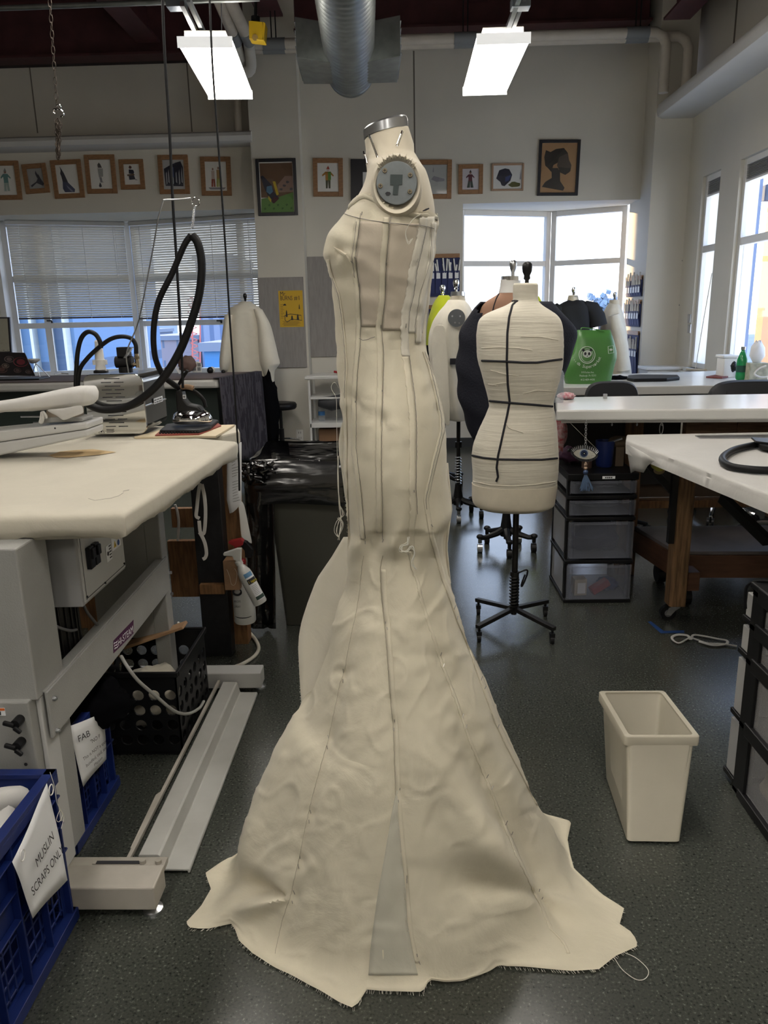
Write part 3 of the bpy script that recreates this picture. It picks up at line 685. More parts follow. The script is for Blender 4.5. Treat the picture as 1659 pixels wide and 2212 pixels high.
# pins
for x, y, dx, dy in ((744, 1448, 1, 9), (743, 1472, 1, 8), (711, 1592, 1, 9), (709, 1615, 1, 8), (672, 1752, 1, 9), (670, 1775, 1, 8), (650, 1850, 1, 7), (647, 1872, 3, 10), (637, 1926, 4, 9), (633, 1948, 3, 8),
    (833, 1345, 0, 6), (837, 1358, 1, 6), (853, 1556, 0, 7), (851, 1576, 0, 7), (865, 1703, 1, 6), (861, 1730, 1, 6), (878, 1898, 0, 16), (902, 2062, 2, 7), (906, 2078, 2, 7), (951, 1412, -3, 8), (957, 1437, -3, 7),
    (998, 1545, -3, 9), (1006, 1568, -3, 8), (1052, 1676, -4, 9), (1062, 1700, -4, 9), (1092, 1778, -4, 10), (1104, 1800, -3, 8), (1163, 1923, -2, 5), (1169, 1940, -2, 6), (980, 1313, -3, 8), (985, 1335, -2, 6), (1038, 1466, -3, 8), (1046, 1486, -3, 6),
    (1074, 1570, -3, 8), (790, 1170, 0, 7), (830, 1168, -2, 7), (770, 868, 0, 5), (826, 845, 0, 5), (826, 912, 0, 6), (769, 559, 4, 10), (842, 480, -2, 8), (835, 570, -1, 7), (899, 562, -3, 7), (777, 615, 0, 8), (823, 705, 0, 8), (875, 703, -1, 9), (931, 1135, 3, 5), (784, 463, -2, 8), (845, 472, 0, 5), (762, 565, -6, -5), (893, 1060, 0, 5)):
    p0, p1 = spanx(x-dx/2, y-dy/2, .0035), spanx(x+dx/2, y+dy/2, .0035)
    if p0 and p1: b = MB(); b.tube([p0, p1], .0008, 5); b.build('pin', M['pin'], tg)

# ---- the form inside
tf = thing('dress_form', 'beige linen dress form with steel neck ring and grey arm plate, wearing the long gown', 'dress form', (cen.x, DY, 0))
FR = [(330, 790, 895, .054), (352, 791, 908, .072, 0), (362, 792, 913, .105), (374, 793, 920, .138), (392, 790, 926, .155), (412, 783, 931, .161), (435, 770, 936, .160), (460, 757, 939, .158), (500, 730, 937, .162), (540, 716, 934, .160)]
fr = body(FR, DY, n=64, step=6, p=2.15)
nk0, nk1 = AY(785.5, 292, DY), AY(881, 264, DY); nb0, nb1 = AY(789, 318, DY), AY(886, 284, DY)
def tilt_ring(a, b_, d, n=64):
    c = (a+b_)/2; h = (b_-a)/2; return [c+h*math.cos(t)+V((0, -d*math.sin(t), 0)) for t in (2*PI*i/n for i in range(n))]
neck = [tilt_ring(AY(a, y, DY), AY(c, y2, DY), d) for a, y, c, y2, d in ((788, 304, 882, 274, .046), (789, 314, 888, 292, .047), (790, 324, 894, 312, .051))]
b = MB(); b.loft(neck+fr, True, True, True); b.build('torso', M['form'], tf, smooth=True, ang=80)
b = MB(); b.loft([tilt_ring(AY(786, 302, DY), AY(882.5, 278, DY), .0475), tilt_ring(AY(784.5, 284, DY), AY(880.5, 256, DY), .0475), tilt_ring(AY(787, 280, DY), AY(878, 252, DY), .045)], True, True, True); b.build('neck_ring', M['steel'], tf, smooth=True, ang=30)
# arm opening: oval padded ring and grey plate facing the camera side
AC = AY(857, 397, DY-.156); K = 1/ppm(AC)
b = MB(); rings = []
for rx, rz_, dy in ((56, 66, .012), (55, 64, -.006), (50, 58, -.016), (44, 50, -.012), (41, 47, -.004)): rings.append([AC+V((rx*K*math.cos(t), dy, rz_*K*math.sin(t)-.004)) for t in (2*PI*i/48 for i in range(48))])
b.loft(rings, True, True, True); b.build('arm_pad', M['form'], tf, smooth=True, ang=80)
b = MB()
for k in range(22):
    a = rad(35+k*5.2); r0, r1 = 44*K, (52+4*math.sin(k*2.3))*K; p = V((math.cos(a), 0, math.sin(a)*1.1))
    b.tube([AC+p*r0+V((0, -.014, 0)), AC+p*(r0+r1)/2+V((0, -.0175, 0)), AC+p*r1+V((0, -.0145, 0))], [.0012, .0018, .0006], 6)
b.build('gathers', M['form'], tf, smooth=True)
plm = mat('grey_arm_plate', (.20, .22, .23), .45, .3, var=.2, vs=30)
PC = AC+V((0, -.012, -.001))
b = MB(); b.cyl(PC+V((0, .006, 0)), PC+V((0, -.004, 0)), 43.5*K, n=48); o = b.build('arm_plate', plm, tf, smooth=True, bev=.001, ang=30)
def lp_(x, z): return PC+V((x*K, -.0045, z*K))
b = MB(); b.prism([lp_(x, z) for x, z in ((-13, 17), (13, 16), (12, -4), (5, -4), (2, -24), (-9, -23), (-7, -4), (-14, -4))], (0, -.0006, 0)); b.build('slot', mat('slot_dark', (.04, .055, .055), .6), o)
b = MB(); b.prism([lp_(x, z) for x, z in ((-25-0, -20), (-21, -17), (-15, -18), (-13, -21), (-17, -25), (-22, -25))], (0, -.0005, 0)); b.build('paint_chip', M['ink'], o)
for x, z in ((-25, 25), (29, 15), (-35, -5), (28, -18)):
    b = MB(); c_ = PC+V((x*K, -.004, z*K)); b.cyl(c_, c_+V((0, -.0025, 0)), 5.2*K, 4.5*K, 14); s_ = b.build('screw', mat('brass_screw', (.30, .25, .17), .35, .8), o)
    b = MB(); b.cbox(c_+V((0, -.0027, 0)), (6*K, .0004, 1.2*K)); b.cbox(c_+V((0, -.0027, 0)), (1.2*K, .0004, 6*K)); b.build('cross_slot', M['ink'], o)
# black tape end at the chest
b = MB(); b.tube([AY(x, y, DY-.10) for x, y in ((784, 415), (789, 405), (796, 394))], .0011, 5); b.build('black_cord_end', M['tape'], tf)
b = MB(); b.tube([AY(x, y, DY-.165) for x, y in ((913, 456), (920, 453), (927, 450))], [.0008, .0018, .0012], 5); b.build('black_cord_end', M['tape'], tf)
# pole and base inside the skirt
b = MB(); b.cyl((cen.x, DY, .06), (cen.x, DY, 1.25), .018, n=16); b.build('pole', M['blackm'], tf)
b = MB()
for k in range(4): a = PI/4+k*PI/2; b.beam((cen.x, DY, .07), (cen.x+.2*math.cos(a), DY+.2*math.sin(a), .05), .03, .03)
b.build('base', M['blackm'], tf)
# safety pins stuck in the neck
BF = None
def safety_pin(p0, p1, wd, lb):
    t_ = thing('safety_pin', lb, 'safety pin', p1, group='safety pins in the neck of the form'); d = (p1-p0); L = d.length; d.normalize(); s = d.cross(V((0, 1, 0))).normalized()
    b = MB(); b.tube([p0+s*wd, p0+s*wd*.9+d*L*.9, p1+s*wd*.6, p1, p1-s*wd*.5, p0+d*L*.88-s*wd*.2, p0+d*L*.1], .0009, 6); b.build('wire', M['chrome'], t_)
    b = MB(); b.tube([p0-d*.001, p0+d*.006], [.0022, .0026], 8, flat=.5); b.build('cap', M['chrome'], t_)
Yn = DY-.052
safety_pin(AY(797, 293, Yn), AY(815, 341, Yn-.012), .002, 'longest safety pin, hanging just under the left end of the neck ring')
safety_pin(AY(868, 283, Yn), AY(857, 315, Yn-.004), .003, 'safety pin stuck in the side of the neck, right of the others')
safety_pin(AY(785, 328, Yn+.02), AY(792, 355, Yn+.01), .002, 'safety pin at the left silhouette of the neck, lowest and farthest left')
# ================================================================ LEFT: STEAM TABLE AND FRIENDS
M['mach'] = mat('grey_machine_paint', (.31, .31, .295), .5, var=.06, vs=9, bump=.12, bs=260)
M['machw'] = mat('white_machine_paint', (.50, .50, .49), .4, var=.05, vs=7)
M['worn'] = mat('worn_white_paint', (.46, .43, .38), .5, var=.22, vs=5, col2=(.28, .26, .22))
M['bluepl'] = mat('blue_crate_plastic', (.007, .020, .125), .42, var=.2, vs=10)
M['pine'] = mat('pine_wood', (.24, .12, .05), .6, var=.4, vs=14, stretch=(6, 6, .8), bump=.2, bs=60)
M['plum'] = mat('plum_label', (.07, .015, .06), .5)
tm = thing('ironing_machine', 'grey vacuum ironing table with control box and cream padded top, at the left edge', 'ironing machine', (-.9, 2.1, 0))
ZT = .98
TT = [AZ(268, 1108, ZT), AZ(512, 953, ZT), AZ(430, 946, ZT), AZ(300, 950, ZT), V((-1.75, 2.62, ZT)), V((-1.75, 1.63, ZT)), AZ(0, 1116, ZT), AZ(130, 1113, ZT)]
c0 = sum(TT, V((0, 0, 0)))/len(TT)
def around(poly, seg=.02):
    out = []
    for a, b in zip(poly, poly[1:]+poly[:1]):
        n = max(1, int((b-a).length/seg)); out += [a+(b-a)*i/n for i in range(n)]
    return out
lp0 = around(TT)
def ring_at(sc, z, wob=0, seed=0):
    out = []
    for i, p in enumerate(lp0):
        d = (p-c0); d.z = 0; L = d.length; d.normalize(); w_ = wob*(noise.noise(V((i*.11, seed, 0)))+.4*noise.noise(V((i*.5, seed, 1))))
        out.append(V((p.x, p.y, 0))+d*(sc+w_*.25)+V((0, 0, z+w_)))
    return out
b = MB(); b.loft([ring_at(-.06, ZT-.001), ring_at(-.012, ZT), ring_at(.0, ZT-.006), ring_at(.003, ZT-.014, .002), ring_at(.002, ZT-.035, .008, 2), ring_at(-.004, ZT-.056, .018, 3), ring_at(-.012, ZT-.058, .018, 3)], True, True, True)
b.build('padded_cover', M['cover'], tm, smooth=True, ang=70)
b = MB(); rr = random.Random(5); cP = AZ(180, 981, ZT+.001)
b.poly([V((p.x, p.y, ZT+.0012)) for p in (AZ(105, 985, ZT), AZ(130, 976, ZT), AZ(160, 973, ZT), AZ(200, 971, ZT), AZ(252, 977, ZT), AZ(215, 983, ZT), AZ(150, 989, ZT), AZ(120, 989, ZT))]); b.build('scorch_stain', mat('scorch', (.50, .36, .19), .85), tm)
b = MB(); b.tube([AZ(x, y, ZT+.002) for x, y in ((191, 1077), (205, 1081), (225, 1078), (240, 1076), (256, 1071), (266, 1065), (266, 1061), (279, 1058))], .0004, 4); b.build('hair_thread', M['pen'], tm)
XS = -.84
colx = AY(80, 1500, 1.66).x
# near column, two sections
b = MB(); b.box(-1.20, AY(65, 1190, 1.62).x, 1.56, 1.70, .56, .925); b.build('column', M['mach'], tm, bev=.004)
b = MB(); b.box(-1.20, -.862, 1.545, 1.73, .085, .565); lc = b.build('column_base', M['mach'], tm, bev=.004)
b = MB(); b.box(-.862, -.850, 1.575, 1.64, .085, .60); b.build('column_edge', M['machw'], tm, bev=.003)
kn = M['black']
for x, y in ((37, 1560), (40, 1608)):
    c = AY(x, y, 1.53); b = MB(); b.cyl(c+V((0, .02, 0)), c+V((0, -.012, 0)), .011, n=16); b.build('lock_knob', kn, tm, smooth=True)
    b = MB(); b.cbox(c+V((-.012, -.014, .003)), (.026, .010, .010), (0, .3, 0)); b.cbox(c+V((.008, -.018, -.010)), (.020, .008, .010), (0, .7, 0)); b.build('knob_wing', kn, tm, bev=.003, kind='stuff')
c = AY(56, 1651, 1.544); b = MB(); b.cyl(c, c+V((0, -.001, 0)), .004, n=12); b.build('bolt_hole', M['ink'], tm)
c = AY(4, 1538, 1.544); b = MB(); b.box(c.x-.03, c.x+.008, c.y-.001, c.y+.0005, c.z-.009, c.z+.010); b.build('warning_sticker', M['paper'], tm)
b = MB(); b.box(c.x-.03, c.x+.008, c.y-.0016, c.y-.001, c.z+.004, c.z+.010); b.build('sticker_stripe', mat('orange_ink', (.7, .16, .03), .6), tm)
b = MB(); b.box(c.x-.006, c.x-.002, c.y-.0016, c.y-.001, c.z-.007, c.z+.002); b.build('sticker_mark', M['ink'], tm)
# cross bar with nameplate
b = MB(); pz = [(1.585, .448), (1.585, .568), (2.53, .592), (2.53, .475)]
b.prism([V((XS-.004, y, z)) for y, z in pz], (.008, 0, 0)); b.prism([V((XS-.03, y, z)) for y, z in ((1.585, .566), (1.585, .572), (2.53, .596), (2.53, .590))], (.03, 0, 0)); b.build('cross_bar', M['mach'], tm, bev=.002)
for x, y in ((115, 1509), (122, 1578)):
    c = AX(x, y, XS+.004); b = MB(); b.cyl(c, c+V((.006, 0, 0)), .006, n=6); b.cyl(c+V((.004, 0, 0)), c+V((.010, 0, 0)), .003, n=8); b.build('bolt', M['steel'], tm, kind='stuff')
q = [AX(*p, XS+.0045) for p in ((245, 1411), (245, 1384), (288, 1339), (288, 1368))]
b = MB(); b.prism(q, (.0008, 0, 0)); pl = b.build('name_plate', M['plum'], tm)
d_ = (q[3]-q[0]); text('HI-STEAM', q[0]+d_*.22+V((.001, 0, .006)), d_, (0, 0, 1), .030, M['paper'], pl, width=d_.length*.75)
b = MB()
for k in range(3): b.tube([q[0]+d_*(.05+.035*j)+V((.0015, 0, .009+.008*k+.002*math.sin(j*1.6))) for j in range(5)], .0012, 5)
b.build('wave_emblem', M['paper'], pl, kind='stuff')
# far column
fc = AY(352, 1200, 2.52).x
b = MB(); b.box(-.90, -.845, 2.50, 2.56, .05, .93); b.build('far_column', M['mach'], tm, bev=.004)
b = MB(); b.box(-1.10, -.90, 2.50, 2.515, .30, .93); b.build('side_plate', M['mach'], tm)
for x, y in ((366, 1237), (369, 1283)):
    c = AX(x, y, XS+.004); b = MB(); b.cyl(c, c+V((.008, 0, 0)), .006, n=6); b.build('bolt', M['steel'], tm)
# control box under the top
cb = [AX(*p, -.80) for p in ((160, 1190), (178, 1311), (271, 1229), (270, 1140))]
b = MB(); y0, y1 = 1.745, 2.045; z0, z1 = .715, .93; b.box(-1.12, -.80, y0, y1, z0, z1); bx = b.build('control_box', mat('control_box_grey', (.30, .30, .30), .5, var=.05), tm, bev=.003)
b = MB(); b.box(-.80, -.797, y0+.012, y1-.006, z0+.008, z1); pnl = b.build('control_panel', M['machw'], bx)
def onp(py, pz, o=-.7965): return V((o, y0+.012+(y1-y0-.018)*py, z0+.008+(z1-z0-.008)*pz))
b = MB(); b.box(-.797, -.7962, y0+.02, y0+.0215, z0+.012, z1-.01); b.box(-.797, -.7962, y0+.02, y1-.01, z0+.014, z0+.0155); b.build('panel_line', M['ink'], bx, kind='stuff')
for k, py in enumerate((.16, .28)):
    c = onp(py, .50); b = MB(); b.box(c.x, c.x+.012, c.y-.014, c.y+.014, c.z-.028, c.z+.028); b.box(c.x+.010, c.x+.018, c.y-.010, c.y+.010, c.z-.002, c.z+.024); b.build('rocker_switch', kn, bx, bev=.002, kind='stuff')
def sticker(py, pz, w_, h_): c = onp(py, pz); b = MB(); b.box(c.x, c.x+.0006, c.y-w_/2, c.y+w_/2, c.z-h_/2, c.z+h_/2); return b.build('sticker', M['paper'], bx), c
sticker(.62, .36, .036, .044); sticker(.82, .52, .064, .075)
yel = mat('warning_yellow', (.75, .50, .02), .5)
for py, pz in ((.75, .62), (.82, .62), (.89, .62), (.78, .40)):
    c = onp(py, pz, -.7955); b = MB(); b.prism([c+V((0, math.cos(a)*.010, math.sin(a)*.012)) for a in (PI/2, PI*7/6, PI*11/6)], (.0005, 0, 0)); b.build('warning_triangle', yel, bx)
    b = MB(); b.box(c.x+.0005, c.x+.001, c.y-.001, c.y+.001, c.z-.003, c.z+.004); b.build('warning_mark', M['ink'], bx)
c = onp(.87, .40, -.7955); b = MB(); b.cyl(c, c+V((.0006, 0, 0)), .008, n=18); b.build('round_mark', mat('sign_blue', (.02, .06, .22), .5), bx)
c = onp(.62, .36, -.7955); b = MB()
for k in range(5): b.box(c.x, c.x+.0005, c.y+.001, c.y+.015, c.z-.016+k*.008, c.z-.013+k*.008)
b.cyl(c+V((0, -.008, 0)), c+V((.0005, -.008, 0)), .006, n=12); b.build('sticker_print', M['ink'], bx, kind='stuff')
for py, pz in ((.03, .92), (.03, .06), (.96, .06), (.45, .03)):
    c = onp(py, pz); b = MB(); b.cyl(c, c+V((.003, 0, 0)), .003, n=8); b.build('panel_screw', kn, bx)
c = V((-.93, y0-.001, .86)); b = MB(); b.cyl(c, c+V((0, -.006, 0)), .008, n=16); b.cyl(c+V((0, -.006, 0)), c+V((0, -.010, 0)), .004, n=8); b.build('gland', M['steel'], bx, kind='stuff')
# motor
mc = V((-.955, 1.86, .56)); b = MB(); b.cyl(mc+V((0, 0, -.02)), mc+V((0, 0, .155)), .078, n=32); mo = b.build('motor', M['black'], tm, smooth=True)
b = MB()
for k in range(26): a = 2*PI*k/26; p = mc+V((math.cos(a)*.080, math.sin(a)*.080, 0)); b.cyl(p+V((0, 0, 0)), p+V((0, 0, .15)), .003, n=6)
b.build('cooling_fin', M['blackm'], mo, kind='stuff')
b = MB(); b.lathe([(.05, -.08), (.075, -.06), (.088, -.045), (.088, -.005), (.08, 0)], mc, n=32); b.build('fan_cowl', M['black'], mo, smooth=True)
b = MB(); b.tube(smooth_path([AX(x, y, -.87) for x, y in ((88, 1312), (96, 1330), (120, 1352), (150, 1362), (165, 1360))], 5), .004, 8); b.build('grey_cable', mat('grey_cable', (.13, .13, .135), .5), tm, smooth=True)
b = MB(); b.tube(smooth_path([AX(x, y, -.86) for x, y in ((178, 1302), (190, 1325), (210, 1350), (225, 1372), (250, 1400))], 5), .004, 8); b.build('grey_cable', mat('grey_cable', (.13, .13, .135), .5), tm, smooth=True)
# feet, rails, pedal
b = MB(); b.box(-1.25, -.612, 1.519, 1.600, .022, .086); b.build('foot_beam', M['worn'], tm, bev=.004)
b = MB(); b.box(-1.0, -.615, 1.600, 1.640, .060, .076); b.box(-.80, -.665, 1.612, 1.622, .0755, .0785); pp_ = b.build('slotted_plate', M['worn'], tm, bev=.002)
b = MB(); b.box(-.79, -.675, 1.612, 1.622, .0775, .0792); b.build('slot', M['ink'], tm)
for x in (-.672, -.632): b = MB(); b.cyl((x, 1.617, .076), (x, 1.617, .086), .008, n=14); b.build('bolt', M['worn'], tm)
c = AZ(328, 1973, 0); b = MB(); b.lathe([(.024, 0), (.024, .006), (.010, .012), (.006, .024)], (c.x, c.y+.012, 0), n=24); b.build('levelling_foot', M['steel'], tm, smooth=True)
b = MB(); b.box(-1.1, -.56, 2.645, 2.72, .022, .086); b.build('foot_beam', M['machw'], tm, bev=.004)
b = MB(); b.lathe([(.022, 0), (.022, .006), (.008, .012), (.006, .024)], (-.575, 2.70, 0), n=20); b.build('levelling_foot', M['steel'], tm, smooth=True)
xr0, xr1 = -.703, -.650
b = MB(); pr = [(xr0, .012), (xr0, .056), (xr0+.003, .060), (xr1-.002, .060), (xr1+.004, .056), (xr1+.012, .018), (xr1+.015, .016), (xr1+.075, .016), (xr1+.078, .013), (xr1+.078, .004), (xr1+.072, .004), (xr1+.072, .010), (xr1+.006, .010), (xr1-.002, .052), (xr0+.006, .052), (xr0+.006, .012)]
b.prism([V((x, 1.668, z)) for x, z in pr], (.0, .96, 0)); b.build('foot_pedal', mat('pedal_paint', (.48, .48, .455), .45, var=.12, vs=4, col2=(.37, .365, .34)), tm, bev=.0015)
b = MB(); b.beam((-.725, 1.62, .055), (-.720, 2.64, .055), .010, .010); b.build('linkage_rod', M['worn'], tm)
b = MB(); b.prism([V((x, y, .03)) for x, y in ((-.735, 1.70), (-.728, 1.70), (-.728, 1.95), (-.74, 1.93))], (0, 0, .025)); b.build('linkage_plate', M['worn'], tm)
# raised sleeve arm over the table
ta = thing('sleeve_press_arm', 'white padded sleeve board above a two-part white box arm, crossing the left edge', 'sleeve board', (-1.6, 2.42, 1.0))
YA = 2.36
tl, bl = AY(187, 912, YA), AY(188, 943, YA); tl0, bl0 = AY(0, 930, YA), AY(0, 984, YA); ext = .75
dt = (tl0-tl)/(tl-tl0).length; db = (bl0-bl).normalized()
mid_, mid0 = AY(188, 927, YA), AY(0, 955, YA); dm = (mid0-mid_).normalized()
b = MB(); b.prism([tl, mid_, mid_+dm*ext, tl+dt*ext], (0, .14, 0)); b.build('arm_box_top', M['machw'], ta, bev=.006)
b = MB(); b.prism([mid_+V((0, 0, -.0015)), bl, bl+db*ext, mid_+dm*ext+V((0, 0, -.0015))], (0, .14, 0)); b.build('arm_box_bottom', M['machw'], ta, bev=.006)
p = AY(119, 925, YA-.001); b = MB(); b.cyl(p, p+V((0, -.001, 0)), .003, n=10); b.build('rivet', M['ink'], ta)
# padded sleeve board
top_ = [(0, 868), (60, 856), (110, 845), (150, 838), (176, 838), (186, 847), (190, 862)]
bot_ = [(0, 893), (60, 892), (110, 887), (150, 884), (176, 880), (184, 874), (190, 866)]
rings = []
for (xa, ya), (xb, yb) in zip([(-260, 905)]+top_, [(-260, 940)]+bot_):
    P0, P1 = AY(xa, ya, YA), AY(xb, yb, YA); c = (P0+P1)/2; h = (P0-P1)/2; w_ = .075 if xa < 150 else .06 if xa < 180 else .035 if xa < 188 else .008
    rings.append([c+h*math.copysign(abs(math.sin(t))**.6, math.sin(t))+V((0, .07+w_*math.copysign(abs(math.cos(t))**.7, math.cos(t)), 0)) for t in (2*PI*i/28 for i in range(28))])
b = MB(); b.loft(rings); b.build('sleeve_board', M['coverw'], ta, smooth=True, ang=80)
b = MB(); b.grid([[AY(x, y, YA+.005+dy) for x, y, dy in r] for r in ([(95, 884, 0), (125, 883, -.012), (150, 880, -.02), (178, 872, -.01)], [(108, 892, -.004), (128, 893, -.02), (152, 888, -.022), (181, 882, -.01)], [(124, 898, -.01), (132, 902, -.024), (155, 896, -.02), (182, 889, -.01)], [(130, 904, -.018), (138, 910, -.02), (158, 900, -.015), (181, 893, -.01)])])
b.build('hanging_cover_corner', M['coverw'], ta, smooth=True, sub=2, solid=.002)
b = MB(); a, c = AY(88, 914, YA+.02), AY(178, 904, YA+.02); b.prism([a, AY(178, 911, YA+.02), c, AY(140, 900, YA+.02), AY(95, 903, YA+.02)], (0, .09, 0)); b.build('hinge_block', M['mach'], ta, bev=.003)
b = MB(); b.prism([AY(x, y, YA+.03) for x, y in ((100, 903), (100, 884), (165, 880), (165, 902))], (0, .06, 0)); b.build('board_support', mat('tan_board', (.30, .25, .20), .7), ta)
b = MB(); b.tube(smooth_path([AY(x, y, YA) for x, y in ((90, 890), (88, 905), (86, 912), (91, 912), (94, 900), (92, 888))], 4), .004, 6); b.tube(smooth_path([AY(x, y, YA-.005) for x, y in ((93, 889), (99, 897), (101, 904))], 4), .004, 6); b.build('tie_cord', M['coverw'], ta, smooth=True, kind='stuff')
b = MB(); b.tube([AY(45, 900, YA+.2), AY(88, 900, YA+.2)], .003, 6); b.build('drawer_handle_rod', M['steel'], ta)
b = MB(); b.box(-1.62, -1.5, YA+.02, YA+.12, .1, 1.02); b.build('arm_column', M['mach'], ta)

# ---- second bench behind, with boiler and iron
tb = thing('wooden_bench', 'wooden bench with black and brown posts and cream cloth top behind the ironing table', 'workbench', (-.95, 3.0, 0))
Z2 = .97
bt = [AZ(518, 931, Z2), AZ(512, 917, Z2), V((-1.5, 3.16, Z2)), V((-1.5, 2.66, Z2)), AZ(250, 958, Z2), AZ(480, 940, Z2)]
b = MB(); b.prism([p+V((0, 0, -.05)) for p in bt], (0, 0, .05)); b.build('bench_top', M['cover'], tb, bev=.008)
b = MB(); b.prism([AZ(x, y, Z2+.0005) for x, y in ((290, 948), (467, 946), (507, 921), (370, 926))], (0, 0, .008)); b.build('board', mat('pale_board', (.62, .52, .36), .7), tb, bev=.001)
pb = AZ(462, 1412, 0); b = MB(); b.box(AY(432, 1300, 2.98).x, AY(493, 1300, 2.98).x, 2.98, 3.05, 0, .93); b.build('post', mat('black_painted_wood', (.012, .012, .014), .45, var=.5, vs=30), tb, bev=.003, label='black painted post')
b = MB(); b.box(AY(488, 1300, 3.10).x, AY(531, 1300, 3.10).x, 3.10, 3.17, 0, .93); b.build('post', M['pine'], tb, bev=.003, label='brown wooden post')
for y0_, y1_, x0_, x1_, Yq in ((1098, 1140, 372, 430, 3.25), (1168, 1290, 372, 440, 3.2)):
    a, c = AY(x0_, y1_, Yq), AY(x1_, y0_, Yq); b = MB(); b.box(a.x, c.x, Yq, Yq+.03, a.z, c.z); b.build('cross_board', M['pine'], tb, bev=.002)
a, c = AY(240, 1290, 3.3), AY(372, 1180, 3.3); b = MB(); b.box(a.x-.4, a.x+.08, 3.3, 3.36, 0, .93); b.build('post', M['pine'], tb)
for x0_, x1_ in ((195, 255),): a, c = AY(x0_, 1400, 2.9), AY(x1_, 1400, 2.9); b = MB(); b.box(a.x, c.x, 2.9, 2.95, 0, .92); b.build('post', M['pine'], tb)
a, c = AY(433, 1283, 2.96), AY(484, 1262, 2.96); b = MB(); b.box(a.x, c.x, 2.955, 2.98, a.z, c.z); b.build('wood_cleat', M['pine'], tb)
b = MB(); b.tube(smooth_path([AY(x, y, 3.2) for x, y in ((384, 1168), (386, 1130), (383, 1105), (378, 1090))], 5), .006, 8); b.build('white_hose', M['whitepl'], tb, smooth=True)
# wood blocks that carry the bottles
a, c = AY(487, 1290, 2.93), AY(514, 1212, 2.93); b = MB(); b.box(a.x, c.x, 2.93, 3.0, a.z+.03, c.z); b.build('wood_block', mat('pale_block_wood', (.34, .20, .11), .6, var=.25, vs=15), tb, bev=.002)
b = MB(); b.tube(smooth_path([AY(x, y, 2.925) for x, y in ((490, 1230), (496, 1245), (500, 1262), (508, 1262), (512, 1240), (507, 1228))], 4), .0006, 4); b.build('loose_thread', M['thread'], tb)
# hanging paper sheets
t = thing('notice_sheets', 'hanging white printed sheets clipped to the bench corner above the spray bottles', 'paper', AY(508, 1100, 3.0))
for k, dx in enumerate((0, .004)):
    P = [[AY(x+dx*200, y, 3.02-.01*k+.006*math.sin(y*.03)) for x in (490, 497, 506, 514, 521)] for y in (955, 990, 1020, 1050, 1080, 1098)]
    P[-1] = [AY(x+dx*200, y, 3.02-.01*k) for x, y in ((496, 1109), (502, 1107), (509, 1101), (515, 1094), (520, 1089))]
    for r, y in zip(P[:-1], (955, 990, 1020, 1050, 1080)): pass
    b = MB(); b.grid(P); b.build('sheet', M['paper'], t, smooth=True, solid=.0005)
b = MB(); rr = random.Random(2)
for k in range(17):
    y = 985+k*6
    if k in (8,): continue
    p0, p1 = AY(500+k*.2, y+3, 3.004), AY(500+k*.2+rr.uniform(7, 16), y-1, 3.004); b.tube([p0, p1], .0008, 4)
b.build('printed_lines', M['ink'], t, kind='stuff')
# cloth corner hanging beside the sheets
b = MB(); b.grid([[AY(x, y, 3.03+.02*k) for k, (x, y) in enumerate(r)] for r in (((513, 1080), (520, 1080), (527, 1085)), ((517, 1110), (526, 1112), (534, 1120)), ((519, 1145), (532, 1148), (541, 1155)), ((521, 1165), (536, 1170), (547, 1180)))]); b.build('hanging_cloth', M['coverw'], smooth=True, sub=2, solid=.002, label='pale triangular cloth corner hanging beside the notice sheets', cat='cloth')
# tie ribbons from the cover
b = MB(); 
for pts in (((432, 1044), (428, 1070), (425, 1100), (424, 1115), (431, 1120)), ((436, 1046), (442, 1075), (444, 1110), (441, 1150), (433, 1150), (430, 1125)), ((431, 1150), (437, 1160), (443, 1175), (446, 1195), (443, 1205), (438, 1208))): b.tube(smooth_path([AY(x, y, 2.40) for x, y in pts], 5), .0065, 6, flat=.25, updir=(0, 1, 0))
b.build('tie_ribbon', M['coverw'], tm, smooth=True, kind='stuff')

# boiler
BYf = 2.86
t = thing('steam_boiler', 'mirror-polished steel steam boiler with slotted front, standing on the bench', 'steam boiler', AZ(250, 945, Z2))
x0, x1 = AY(186, 880, BYf).x, AY(313, 880, BYf).x; zt, z0 = AY(250, 808, BYf).z, Z2+.012
def rrect(x0, x1, z0, z1, r, y, n=6):
    out = []
    for cx, cz, a0 in ((x1-r, z1-r, 0), (x0+r, z1-r, PI/2), (x0+r, z0+r, PI), (x1-r, z0+r, 3*PI/2)):
        for k in range(n+1): a = a0+PI/2*k/n; out.append(V((cx+r*math.cos(a), y, cz+r*math.sin(a))))
    return out
MIR = mat('mirror_steel', (.66, .66, .64), .05, 1)
b = MB(); b.prism(rrect(x0, x1, z0, zt, .03, BYf), (0, .012, 0)); b.build('front_panel', MIR, t, bev=.002)
b = MB(); b.prism(rrect(x0+.004, x1-.004, z0+.003, zt-.004, .03, BYf+.012), (0, .26, 0)); b.build('casing', mat('dark_mirror_steel', (.20, .20, .20), .12, 1), t)
b = MB(); b.box(x1-.003, x1, BYf+.012, BYf+.27, (z0+zt)/2-.012, (z0+zt)/2-.008); b.build('casing_trim', M['chrome'], t)
W = x1-x0; H_ = zt-z0
for k in range(14):
    z = zt-.017-k*.0138
    segs = ((.36, .62),) if k % 2 == 0 else ((.30, .47), (.52, .68))
    for a, c in segs: b = MB(); b.box(x0+W*a, x0+W*c, BYf-.0006, BYf+.001, z-.0016, z+.0016); b.build('vent_slot', M['ink'], t)
tri = AY(219, 932, BYf-.001); b = MB()
pts = [tri+V((math.cos(a)*.013, 0, math.sin(a)*.013)) for a in (PI/2, PI*7/6, PI*11/6)]
